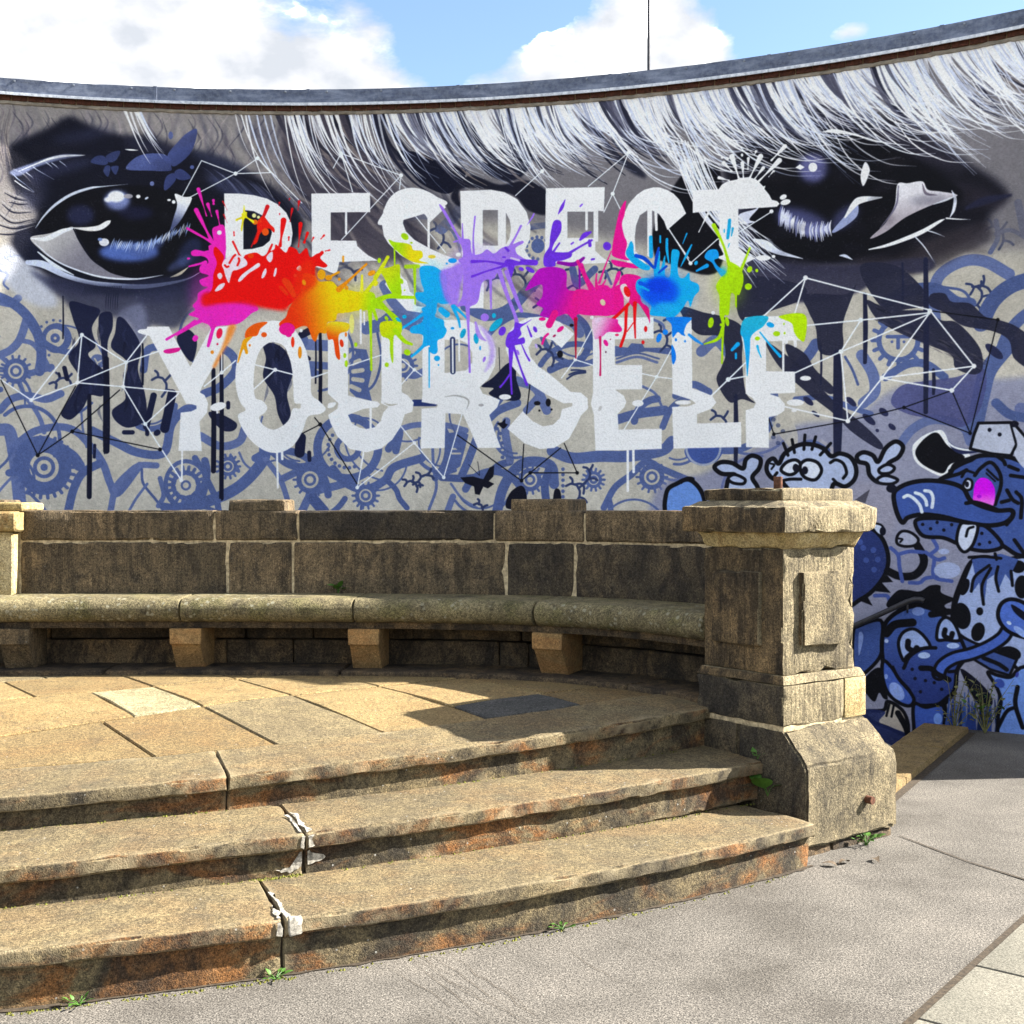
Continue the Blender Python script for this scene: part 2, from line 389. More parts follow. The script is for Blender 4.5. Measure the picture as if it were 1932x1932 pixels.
t.l(t.map((1, .35, 1), rot=(0, 0, R_(38))), wv.inputs['Vector'])
ck = t.math('MULTIPLY', t.ramp(wv.outputs[0], [(.0, 1.0), (.035, 0.0)]), t.ramp(t.noise(1.3, 4, .6), [(.56, 0.0), (.64, 1.0)]))
c = t.mix(t.math('MULTIPLY', ck, .12), c, lin((52, 46, 40)))
hh = t.math('SUBTRACT', t.mix(.5, g2, g3), t.math('MULTIPLY', ck, .15))
c = t.mix(1.0, c, (.345, .338, .325, 1), 'MULTIPLY'); M['asphalt'] = t.done(c, t.bump(hh, .7, .008))
t = NT('pale granite paving'); g2 = t.noise(150, 3, .7); c = t.ramp(t.noise(2, 4), [(.3, lin((150, 146, 134))), (.7, lin((172, 166, 152)))])
c = t.mix(.9, c, t.ramp(g2, [(.36, .5), (.5, 1.0), (.64, 1.45)]), 'MULTIPLY'); c = t.mix(1.0, c, (.40, .40, .385, 1), 'MULTIPLY'); M['granite'] = t.done(c, t.bump(g2, .5, .006))
# ------------------------------------------------------------------ plan of the place
WC, WR = (-1.84, 0.046), 10.03            # the wall is an arc: centre in plan, radius of its painted face
PH0, PH1 = -0.62, 0.765                   # where the wall begins and ends (angle from +Y)
WALL_TOP = 4.955; PIT = -1.25
RX, RY = 0.807, 0.590                     # directions along the pillar's two visible faces
LX, LY = -0.590, 0.807
PC = (1.265, 5.557)                       # near corner of the pillar's die
def rl(a, b): return (PC[0] + a * RX + b * LX, PC[1] + a * RY + b * LY)
def plaza_h(x, y): return min(max(.605 + .08 * (y - 5.95), .44), .62)
def tread2_h(x, y): return .345 + .034 * (y - 4.0)
def wall_pt(ph, r=WR): return (WC[0] + r * math.sin(ph), WC[1] + r * math.cos(ph))

# step noses, measured along their edges
N1 = [(1539, 1554.2), (1351.6, 1597.8), (1220.8, 1621.7), (1090, 1650), (919.8, 1680.2), (711.4, 1715), (593.4, 1727), (534.7, 1735.8), (347.2, 1758.4), (173.6, 1777.5), (0, 1794.8)]
N2 = [(0, 1642), (208, 1616), (382, 1595), (569.4, 1570.9), (607.3, 1566), (850.3, 1537.9), (1090, 1499.7), (1220.8, 1477.9), (1325, 1458.3), (1399.5, 1445), (1434, 1437)]
N3 = [(0, 1513.6), (173.6, 1491), (427, 1461.5), (503, 1454), (850.3, 1416.4), (1024, 1390.3), (1174, 1367.8), (1203.4, 1362), (1337.6, 1336)]
def arc_curve(c, r, x0, x1, k=120):
    a0 = math.acos((x0 - c[0]) / r); a1 = math.acos((x1 - c[0]) / r)
    return Curve([(c[0] + r * math.cos(a0 + (a1 - a0) * i / k), c[1] - r * math.sin(a0 + (a1 - a0) * i / k)) for i in range(k + 1)])
c1, r1 = fit_circle([at_h(x, y, .2) for x, y in N1])
c2, r2 = fit_circle([at_h(x, y, lambda d: tread2_h(0, d)) for x, y in N2])
c3, r3 = fit_circle([at_h(x, y, lambda d: plaza_h(0, d)) for x, y in N3])
print('steps', c1, r1, c2, r2, c3, r3)
nose1 = arc_curve(c1, r1, -5.6, 1.36); nose2 = arc_curve(c2, r2, -5.4, 1.22); nose3 = arc_curve(c3, r3, -5.2, 1.02)
# left of travel (towards +X) is away from the camera: n > 0 runs inwards under the next step

# bench front edge
def bench_y(x):
    u = x + 2.0
    return 7.0 - .03 * u * u - .00115 * u ** 6
bench = Curve([(x, bench_y(x)) for x in np.linspace(-4.95, .955, 260)])

# ------------------------------------------------------------------ ground
def tri_sheet(name, outer, holes, z):
    bm = bmesh.new(); es = []
    for loop in [outer] + holes:
        vs = [bm.verts.new((p[0], p[1], z)) for p in loop]
        es += [bm.edges.new((vs[i], vs[(i + 1) % len(vs)])) for i in range(len(vs))]
    bmesh.ops.triangle_fill(bm, use_beauty=True, use_dissolve=False, edges=es)
    bmesh.ops.recalc_face_normals(bm, faces=bm.faces)
    for f in bm.faces:
        if f.normal.z < 0: f.normal_flip()
    me = bpy.data.meshes.new(name); bm.to_mesh(me); bm.free(); return me
KD = Vector((0.52, 0.854)); KN = Vector((-0.854, 0.52))          # direction of the kerb strip and its left normal
K0 = Vector((2.21, 6.79))                                        # a point on the strip's right edge
kl0 = K0 - KD * 1.2 + KN * .31; kl1 = K0 + KD * 2.3 + KN * .31
pit = [tuple(kl0), tuple(kl1)] + [wall_pt(p, WR + .15) for p in np.linspace(.46, -.30, 12)] + [(-4.3, 8.6), (-2.0, 8.3), (0.2, 8.0), (1.0, 7.2)]
ground = link('ground', tri_sheet('ground', [(-400, -300), (400, -300), (400, 600), (-400, 600)], [pit], 0.0), M['asphalt'])
tag(ground, kind='structure')
# stairwell behind the bench, leading down along the wall
pit_floor = link('stairwell', mesh('stairwell', [(p[0], p[1], PIT) for p in pit] + [(p[0], p[1], 0) for p in pit],
                 [tuple(range(len(pit)))] + [(i, (i + 1) % len(pit), (i + 1) % len(pit) + len(pit), i + len(pit)) for i in range(len(pit))]), M['concrete'])
tag(pit_floor, kind='structure')
for i in range(6):
    a = kl0 + KN * (.30 * i + .002); b = kl1 - KD * .4 + KN * (.30 * i + .002)
    st = link('stair_tread', block('stair_tread', [tuple(a), tuple(a + KN * .30), tuple(b + KN * .30), tuple(b)], PIT + .02, -.17 * (i + 1), r=.01, step=.4), M['under'], pit_floor)
# pale kerb strip
kerb = empty('kerb', (K0.x, K0.y, 0)); tag(kerb, kind='structure')
for (a, b) in ((-1.2, .15), (.16, 1.15), (1.16, 2.02)):
    p, q = K0 + KD * a, K0 + KD * b
    link('kerb_stone', block('kerb_stone', [tuple(p), tuple(q), tuple(q + KN * .31), tuple(p + KN * .31)], -.25, .045, amp=.003, r=.012, step=.12), M['kerb'], kerb)
link('kerb_gutter', mesh('kerb_gutter', [(*(K0 + KD * a - KN * w), .004) for a, w in ((-1.2, .0), (2.02, .0), (2.02, .05), (-1.2, .05))], [(0, 1, 2, 3)]), M['dirt'], kerb)
# crack between two asphalt bays, from the pillar to the right
ck = [at_h(x, y, 0) for x, y in ((1697, 1578), (1760, 1602), (1830, 1628), (1932, 1660), (2080, 1702), (2300, 1760))]
vs = []; 
for i, p in enumerate(ck):
    w = .006 + .004 * (i % 2); vs += [(p.x, p.y - w * 1.6, .004), (p.x, p.y + w * 1.6, .004)]
link('asphalt_joint', mesh('asphalt_joint', vs, [(2 * i, 2 * i + 2, 2 * i + 3, 2 * i + 1) for i in range(len(ck) - 1)]), M['dirt'], ground)
# hairline cracks in the asphalt in front of the steps
rc = random.Random(3); vs = []; fs = []
for k in range(12):
    U0, V0 = rc.gauss(850, 170), rc.uniform(1770, 1905)
    if V0 < 1735 + (900 - U0) * .09: continue
    n = rc.randint(5, 11); dx, dy = rc.uniform(14, 24), rc.uniform(9, 15)
    for i in range(n + 1):
        p = at_h(U0 + dx * i + rc.uniform(-5, 5), V0 + dy * i + rc.uniform(-4, 4), 0); w = .0007 * math.sin(math.pi * (i + .15) / (n + .3)) * rc.uniform(.6, 1.4)
        vs += [(p.x - w, p.y - w, .003), (p.x + w, p.y + w, .003)]
        if i: b = len(vs); fs.append((b - 4, b - 2, b - 1, b - 3))
tag(link('asphalt_crack', mesh('asphalt_crack', vs, fs), M['dirt'], ground), kind='stuff')
# pale slabs at the lower right corner
E0 = at_h(1839.6, 1826.5, 0); ED = Vector((.629, .778)); EN = Vector((.778, -.629))
pav = empty('pavement', (E0.x, E0.y, 0)); tag(pav, kind='structure')
link('slab_edge_dirt', mesh('slab_edge_dirt', [(*(E0 + ED * a + EN * w), .004) for a, w in ((-6, -.03), (9, -.022), (9, 3.4), (-6, 3.4))], [(0, 1, 2, 3)]), M['dirt'], pav)
for i in range(-6, 14):
    for j in range(5):
        o = (0.0 if j % 2 == 0 else .27)
        a = E0 + ED * (i * .552 + .006 + o) + EN * (.004 + j * .66); b = a + ED * .540; 
        link('paving_slab', block('paving_slab', [tuple(a), tuple(b), tuple(b + EN * .652), tuple(a + EN * .652)], -.05, .010 + random.uniform(-.002, .003), amp=.001, r=.005, step=.4), M['granite'], pav)

# ------------------------------------------------------------------ steps and plaza
steps = empty('stone_steps', (0, 4.6, 0))
tag(steps, 'three curved sandstone steps with overhanging noses leading up beside the pillar', 'steps')
def step_stones(curve, cuts, z0, zt, zf, depth, mat, name):
    """zt is the thickness under the tread; top = zf or constant"""
    for i in range(len(cuts) - 1):
        prof = [(0, -.060), (0, 0), (depth, 0), (depth, -zt), (.034, -zt), (.034, -.066), (.022, -.060)]
        me = sweep(name, curve, cuts[i] + .0035, cuts[i + 1] - .0035, prof, ds=.035, amp=.0035, r=.011, step=.05, zf=zf, sc=7, edge=.006, chips=.02)
        link(name, me, mat, steps)
dz = lambda u, lo: (lambda x, y: u)
s1c = [0, 1.6, nose1.s_of_px(536), nose1.length - .005]
s2c = [0, 1.5, nose2.s_of_px(577), nose2.length]
s3c = [0, 1.5, nose3.s_of_px(430), nose3.length]
step_stones(nose1, s1c, 0, .26, lambda x, y: .2, .62, M['tread'], 'bottom_step_stone')
step_stones(nose2, s2c, 0, .19, tread2_h, .62, M['tread'], 'middle_step_stone')
step_stones(nose3, s3c, 0, .20, lambda x, y: plaza_h(x, y) + .004, .40, M['tread'], 'top_step_stone')
# dirt in the stone joints and behind each tread
for cv, cuts, zf, zt in ((nose1, s1c, lambda x, y: .2, .2), (nose2, s2c, tread2_h, .18), (nose3, s3c, plaza_h, .18)):
    for s in cuts[1:-1]:
        link('joint_dirt', sweep('joint_dirt', cv, s - .006, s + .006, [(.05, -zt), (.05, -.03), (.39, -.02), (.39, -zt)], amp=0, r=0, zf=zf, edge=0, step=.2), M['dirt'], steps)

fr = random.Random(9)
ft = []
for i in range(240):
    s_ = nose1.length * i / 239; x, y = nose1.at(s_, .03); ft.append((x, y, .004)); w = .030 * max(0, mn.noise(Vector((s_ * 14, 1, 0))) + .1) + .03 * max(0, mn.noise(Vector((s_ * 2.3, 5, 0)))) - .022
    x, y = nose1.at(s_, .03 - w - .03); ft.append((x, y, .004))
link('foot_dirt', mesh('foot_dirt', ft, [(2 * i, 2 * i + 1, 2 * i + 3, 2 * i + 2) for i in range(239)]), M['dirt'], steps)
plaza = empty('plaza', (-1.5, 6.0, .5)); tag(plaza, kind='structure')
bed = []
gx = np.linspace(-5.4, 1.6, 29); gy = np.linspace(3.6, 7.9, 20)
def inside_plaza(x, y):
    return math.hypot(x - c3[0], y - c3[1]) < r3 - .12 and y < bench_y(min(max(x, -4.9), 1.0)) + .3
bedpts = [nose3.at(s, .1) for s in np.linspace(0, nose3.length, 60)] + [bench.at(s, .2) for s in np.linspace(bench.length, 0, 60)]
bm = bmesh.new(); vv = [bm.verts.new((p[0], p[1], plaza_h(*p) - .0045)) for p in bedpts]
ee = [bm.edges.new((vv[i], vv[(i + 1) % len(vv)])) for i in range(len(vv))]; bmesh.ops.triangle_fill(bm, use_beauty=True, edges=ee)
me = bpy.data.meshes.new('joint_bed'); bm.to_mesh(me); bm.free(); link('joint_bed', me, M['joint'], plaza)
def clip_poly(poly, inside, cross):
    out = []
    for i in range(len(poly)):
        a, b = poly[i - 1], poly[i]; ia, ib = inside(a), inside(b)
        if ia != ib:
            lo, hi = Vector(a), Vector(b)
            for _ in range(24):
                m = (lo + hi) / 2
                if inside(m) == ia: lo = m
                else: hi = m
            out.append(tuple((lo + hi) / 2))
        if ib: out.append(tuple(b))
    return out
def slab_mesh(poly):
    bm = bmesh.new(); dzr = random.uniform(-.003, .003)
    lo = [bm.verts.new((p[0], p[1], plaza_h(*p) - .06)) for p in poly]; hi = [bm.verts.new((p[0], p[1], plaza_h(*p) + dzr)) for p in poly]
    bm.faces.new(hi); n = len(poly)
    for i in range(n): bm.faces.new((lo[i], lo[(i + 1) % n], hi[(i + 1) % n], hi[i]))
    bmesh.ops.recalc_face_normals(bm, faces=bm.faces)
    top = [e for e in bm.edges if e.verts[0] in hi and e.verts[1] in hi]
    bmesh.ops.bevel(bm, geom=top, offset=.006, segments=1, affect='EDGES')
    me = bpy.data.meshes.new('paving_slab'); bm.to_mesh(me); bm.free(); return me
rows = [(4.28, 5.02, (-3.2, -2.4, -1.6, -.8, -.1, .5, 1.05)), (4.0, 5.02, (3.3, 3.84, 4.6)), (5.02, 5.76, (-3.3, -2.6, -1.9, -1.1, -.4, .3, 1.05, 1.78, 2.285, 2.77, 3.3, 3.9, 4.6)),
        (5.76, 6.48, (-3.2, -2.4, -1.5, -.8, .0, .62, 1.30, 1.94, 2.285, 2.77, 3.3, 3.84, 4.5, 5.2)), (6.48, 7.16, (-2.8, -2.0, -1.2, -.4, .4, 1.0, 1.66, 2.285, 2.77, 3.3, 3.84, 4.5, 5.2)),
        (7.16, 7.9, (-2.6, -1.8, -1.0, -.2, .6, 1.2, 1.9, 2.6, 3.3, 4.0)), (7.9, 8.7, (-2.0, -1.2, -.4, .4, 1.2, 2.0, 2.8)), (8.7, 9.5, (-2., -1.2, -.4, .4, 1.2))]
ins3 = lambda p: math.hypot(p[0] - c3[0], p[1] - c3[1]) < r3 - .405
insb = lambda p: p[1] < bench_y(min(max(p[0], -4.9), 1.0)) + .1 and -5 < p[0] < 1.4
for (b0, b1, cuts) in rows:
    for i in range(len(cuts) - 1):
        g = .0045
        a0, a1 = cuts[i] + g, cuts[i + 1] - g
        q = [(a0 * RX + bb * LX, a0 * RY + bb * LY) for bb in (b0 + g,)]
        if b0 == 5.02 and 1.0 <= cuts[i] < 3.2: b0_ = 4.0
        else: b0_ = b0
        P = [(a * RX + b * LX, a * RY + b * LY) for a, b in ((a0, b0_ + .012), (a1, b0_ + .012), (a1, b1 - .012), (a0, b1 - .012))]
        D = []
        for k in range(4):
            for j in range(6): D.append(tuple(Vector(P[k]).lerp(Vector(P[(k + 1) % 4]), j / 6)))
        D = clip_poly(D, ins3, None)
        if len(D) > 2: D = clip_poly(D, insb, None)
        if len(D) < 3: continue
        ar = abs(sum(D[k - 1][0] * D[k][1] - D[k][0] * D[k - 1][1] for k in range(len(D)))) / 2
        if ar < .01: continue
        mat = M['slab']
        if abs(cuts[i] - 3.3) < .01 and b0 == 4.0: mat = M['slab_dark']
        if mat is M['slab_dark']: pass
        elif abs(cuts[i] - 1.94) < .01 or random.random() < .06: mat = M['slab_pale']
        elif (abs(cuts[i] - 2.285) < .01 and b0 < 5.1) or random.random() < .12: mat = M['slab_grey']
        link('paving_slab', slab_mesh(D), mat, plaza)

# ------------------------------------------------------------------ curved stone bench
ben = empty('stone_bench', (-2, 7.2, .6))
tag(ben, 'long curved sandstone bench with round-nosed seat, corbels and low back wall', 'bench')
SEAT = 1.072
n_back = .40
sb = lambda U: bench.s_of_px(U, n_back)
sn = lambda U: bench.s_of_px(U, 0.02)
up = [0.05, .95, sb(-150), sb(37), sb(404.5), sb(562.5), sb(932), sb(1102.5), bench.length - .02]
lo = [0.05, .8, sb(-120), sb(37), sb(429), sb(552), sb(955), sb(1084), bench.length - .02]
for i in range(len(lo) - 1):
    g = .007
    mat = M['back_dark'] if i in (6, 7) else M['back']
    link('back_stone', sweep('back_stone', bench, lo[i] + g, lo[i + 1] - g, [(n_back, SEAT - .02), (n_back, 1.393), (.70, 1.393), (.70, SEAT - .02)], ds=.045, amp=.004, r=.012, chips=.03), mat, ben)
for i in range(len(up) - 1):
    g = .005
    o = link('coping_stone', sweep('coping_stone', bench, up[i] + g, up[i + 1] - g, [(n_back - .004, 1.405), (n_back - .004, 1.590), (.72, 1.590), (.72, 1.405)], ds=.045, amp=.004, r=.014, chips=.03), M['back'] if i != 5 else M['back_dark'], ben)
    if i in (2, 4, 6):
        link('raised_hump', sweep('raised_hump', bench, up[i] + .085, up[i + 1] - .085, [(n_back + .002, 1.575), (n_back + .002, 1.658), (.71, 1.658), (.71, 1.575)], ds=.045, amp=.004, r=.016, chips=.03), M['back'], o)
link('mortar', sweep('mortar', bench, .06, bench.length - .03, [(n_back + .010, SEAT), (n_back + .010, 1.572), (.69, 1.572), (.69, SEAT)], ds=.08, amp=.003, r=0), M['mortar'], ben)
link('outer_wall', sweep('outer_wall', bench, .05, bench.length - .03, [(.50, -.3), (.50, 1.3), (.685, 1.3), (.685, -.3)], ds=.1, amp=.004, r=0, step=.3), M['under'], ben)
seat_cuts = [0.05, sn(-900) if sn(-900) > .2 else .9, sn(-330), sn(5 - 0), sn(339), sn(666), sn(1007), bench.length - .02]
seat_cuts = [.05, 1.0, 1.95, sn(339), sn(666), sn(1007), bench.length - .02]
hr = .070
for i in range(len(seat_cuts) - 1):
    prof = [(hr - hr * math.cos(a) * 1.0, SEAT - hr + hr * math.sin(a)) for a in np.linspace(-math.pi / 2, math.pi / 2, 13)]
    prof = [(p[0], p[1]) for p in prof] + [(.44, SEAT + .006), (.44, SEAT - 2 * hr)]
    link('seat_stone', sweep('seat_stone', bench, seat_cuts[i] + .004, seat_cuts[i + 1] - .004, prof, ds=.05, amp=.0035, r=0, step=.05, edge=.006), M['seat'], ben)
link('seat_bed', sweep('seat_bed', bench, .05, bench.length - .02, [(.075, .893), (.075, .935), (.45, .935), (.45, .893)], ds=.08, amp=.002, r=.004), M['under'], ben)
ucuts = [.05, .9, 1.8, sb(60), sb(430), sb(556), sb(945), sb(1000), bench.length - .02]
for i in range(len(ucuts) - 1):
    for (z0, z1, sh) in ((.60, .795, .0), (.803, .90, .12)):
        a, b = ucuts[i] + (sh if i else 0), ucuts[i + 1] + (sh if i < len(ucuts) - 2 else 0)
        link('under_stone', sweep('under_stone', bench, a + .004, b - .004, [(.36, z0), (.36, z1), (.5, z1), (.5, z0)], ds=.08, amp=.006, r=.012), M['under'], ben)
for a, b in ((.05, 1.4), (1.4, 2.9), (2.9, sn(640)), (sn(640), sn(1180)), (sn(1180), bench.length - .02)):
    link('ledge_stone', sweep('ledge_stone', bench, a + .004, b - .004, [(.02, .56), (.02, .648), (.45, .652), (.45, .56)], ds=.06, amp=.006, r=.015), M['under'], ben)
def corbel(s):
    w = .094; prof = [(.045, .893), (.045, .800), (.058, .796), (.165, .646), (.42, .646), (.42, .893)]
    vs = []; fs = []
    for k, ww in enumerate((-w, w)):
        for (n, z) in prof:
            x0, y0 = bench.at(s, 0); x1, y1 = bench.at(s, 1.0); nx, ny = x1 - x0, y1 - y0
            ww2 = ww if z > .79 and n < .05 or n > .3 else ww * .93
            vs.append((x0 + nx * n + ny * ww2, y0 + ny * n - nx * ww2, z))
    n = len(prof)
    bm = bmesh.new(); V = [bm.verts.new(v) for v in vs]
    bm.faces.new(V[:n]); bm.faces.new(V[n:][::-1])
    for i in range(n): bm.faces.new((V[i], V[(i + 1) % n], V[n + (i + 1) % n], V[n + i]))
    bmesh.ops.recalc_face_normals(bm, faces=bm.faces)
    bmesh.ops.bevel(bm, geom=list(bm.edges), offset=.004, segments=1, affect='EDGES')
    me = bpy.data.meshes.new('corbel'); bm.to_mesh(me); bm.free(); return me
for U in (-300, 22, 347, 684, 1028):
    if U == 22: mat = M['back']
    else: mat = M['corbel']
    link('corbel', corbel(sn(U)) if U > -200 else corbel(1.25), mat, ben)

# pier standing in the bench back at the left edge
ps = sb(37) - .30
def pier_block(a, b, n0, n1, z0, z1, r=.012):
    return sweep('pier_block', bench, ps + a, ps + b, [(n0, z0), (n0, z1), (n1, z1), (n1, z0)], ds=.1, amp=.004, r=r, edge=.01)
px0, py0 = bench.at(ps, .5)
pier = empty('stone_pier', (px0, py0, 1.07)); tag(pier, 'pale sandstone pier in the bench back, cut by the left edge', 'pier')
link('shaft', pier_block(-.3, .295, .30, .74, SEAT, 1.46), M['pillar_new'], pier)
link('cap', pier_block(-.36, .325, .25, .80, 1.462, 1.585, .03), M['pillar_new'], pier)
link('cap_block', pier_block(-.30, .34, .34, .74, 1.587, 1.64, .015), M['pillar_new'], pier)

# ------------------------------------------------------------------ pillar at the end of the bench
pil = empty('stone_pillar', (*rl(.3, .3), 0)); tag(pil, 'tall square sandstone pillar with raised panels, moulded cap and flared plinth', 'pillar')
def rect(a0, a1, b0, b1): return [rl(a0, b0), rl(a1, b0), rl(a1, b1), rl(a0, b1)]
# plinth: left side flush with the die, flared to the right and the back
def hull_block(name, lo, hi, z0, zm, z1, amp=.006):
    bm = bmesh.new()
    L = [[bm.verts.new((*p, z)) for p in q] for q, z in ((lo, z0), (lo, zm), (hi, z1))]
    bm.faces.new(L[0][::-1]); bm.faces.new(L[2])
    for k in range(2):
        for i in range(4): bm.faces.new((L[k][i], L[k][(i + 1) % 4], L[k + 1][(i + 1) % 4], L[k + 1][i]))
    bmesh.ops.recalc_face_normals(bm, faces=bm.faces)
    bmesh.ops.bevel(bm, geom=list(bm.edges), offset=.012, segments=2, affect='EDGES')
    for _ in range(4):
        long = [e for e in bm.edges if e.calc_length() > .07]
        if not long: break
        bmesh.ops.subdivide_edges(bm, edges=long, cuts=1, use_grid_fill=True)
    sd = random.random() * 50
    for v in bm.verts: v.co = jitter(v.co, amp, 9, sd)
    bm.normal_update(); chip(bm, .03)
    bmesh.ops.triangulate(bm, faces=[f for f in bm.faces if len(f.verts) > 4])
    me = bpy.data.meshes.new(name); bm.to_mesh(me); bm.free()
    for p in me.polygons: p.use_smooth = True
    me.set_sharp_from_angle(angle=R_(40)); return me
plinth = link('plinth', hull_block('plinth', rect(0, .674, -.1376, .285), rect(0, .605, -.002, .285), .045, .415, .570), M['plinth'], pil)
link('plinth_stone', hull_block('plinth_stone', rect(0.004, .674, .293, .66), rect(0.004, .605, .293, .60), .045, .415, .568), M['plinth'], pil)
for i, (a0, a1) in enumerate(((.02, .20), (.21, .42), (.43, .66))):
    link('footing_stone', block('footing_stone', rect(a0, a1, -.115, .3), -.1, .04, amp=.008, r=.012), M['under'], pil)
link('mortar_joint', block('mortar_joint', rect(.008, .59, .008, .57), .555, .584, amp=.003, r=.004), M['mortar'], pil)
dado = link('die', block('die', rect(0, .440, 0, .565), .580, .772, amp=.004, r=.012, step=.04, chips=.03), M['pillar'], pil)
link('repair_stone', block('repair_stone', rect(.444, .603, -.003, .18), .580, .772, amp=.001, r=.004), M['pillar_new'], pil)
link('die_stone', block('die_stone', rect(.444, .600, .184, .565), .580, .772, amp=.003, r=.01), M['pillar'], pil)
link('die_moulding', block('die_moulding', rect(-.004, .606, -.004, .57), .774, .816, amp=.003, r=.010, top=rect(.012, .585, .012, .545)), M['pillar'], pil)
shaft = link('shaft', block('shaft', rect(.015, .540, .015, .530), .816, 1.415, amp=.004, r=.014, step=.04, chips=.05), M['pillar'], pil)
link('panel', block('panel', rect(.125, .430, -.014, .05), .946, 1.300, amp=.003, r=.010, step=.04, chips=.025), M['plinth'], shaft)
link('panel', block('panel', rect(-.010, .05, .144, .455), .946, 1.300, amp=.003, r=.010, step=.04, chips=.025), M['plinth'], shaft)
link('neck', block('neck', rect(.013, .542, .013, .532), 1.412, 1.492, amp=.010, r=.012, top=rect(-.025, .565, -.025, .555), step=.03, chips=.03), M['pillar_new'], pil)
link('cap', block('cap', rect(-.075, .60, -.075, .60), 1.488, 1.612, amp=.005, r=.016, step=.04, chips=.05), M['pillar'], pil)
link('cap_slope', block('cap_slope', rect(-.065, .59, -.065, .59), 1.606, 1.640, amp=.003, r=.004, top=rect(.035, .585, .035, .585)), M['pillar'], pil)
link('cap_block', block('cap_block', rect(.05, .572, .05, .569), 1.632, 1.700, amp=.005, r=.014, step=.04, chips=.04), M['pillar'], pil)
link('iron_bracket', block('iron_bracket', rect(.095, .11, .10, .145), 1.69, 1.755, amp=.002, r=.003), M['rust'], pil)
bp = rl(.432, -.1376)
bx = Vector((*bp, .212)); bn = Vector((-LX, -LY, 0))
link('iron_pin', tube('iron_pin', [bx - bn * .03, bx + bn * .035, bx + bn * .037], .019, 10), M['rust'], pil)

# the pillar's left side: black crust, plus its shade darkened into the colour
def crust_shaded(o, mat):
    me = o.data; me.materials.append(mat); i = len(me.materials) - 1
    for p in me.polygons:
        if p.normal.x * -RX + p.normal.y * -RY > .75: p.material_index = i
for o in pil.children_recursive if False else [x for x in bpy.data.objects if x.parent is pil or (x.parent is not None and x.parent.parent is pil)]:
    if o.name.split('.')[0] in ('plinth', 'plinth_stone', 'die', 'die_stone'): crust_shaded(o, M['plinth_dark'])
    elif o.name.split('.')[0] in ('shaft', 'panel', 'cap', 'cap_block', 'die_moulding'): crust_shaded(o, M['pillar_dark'])
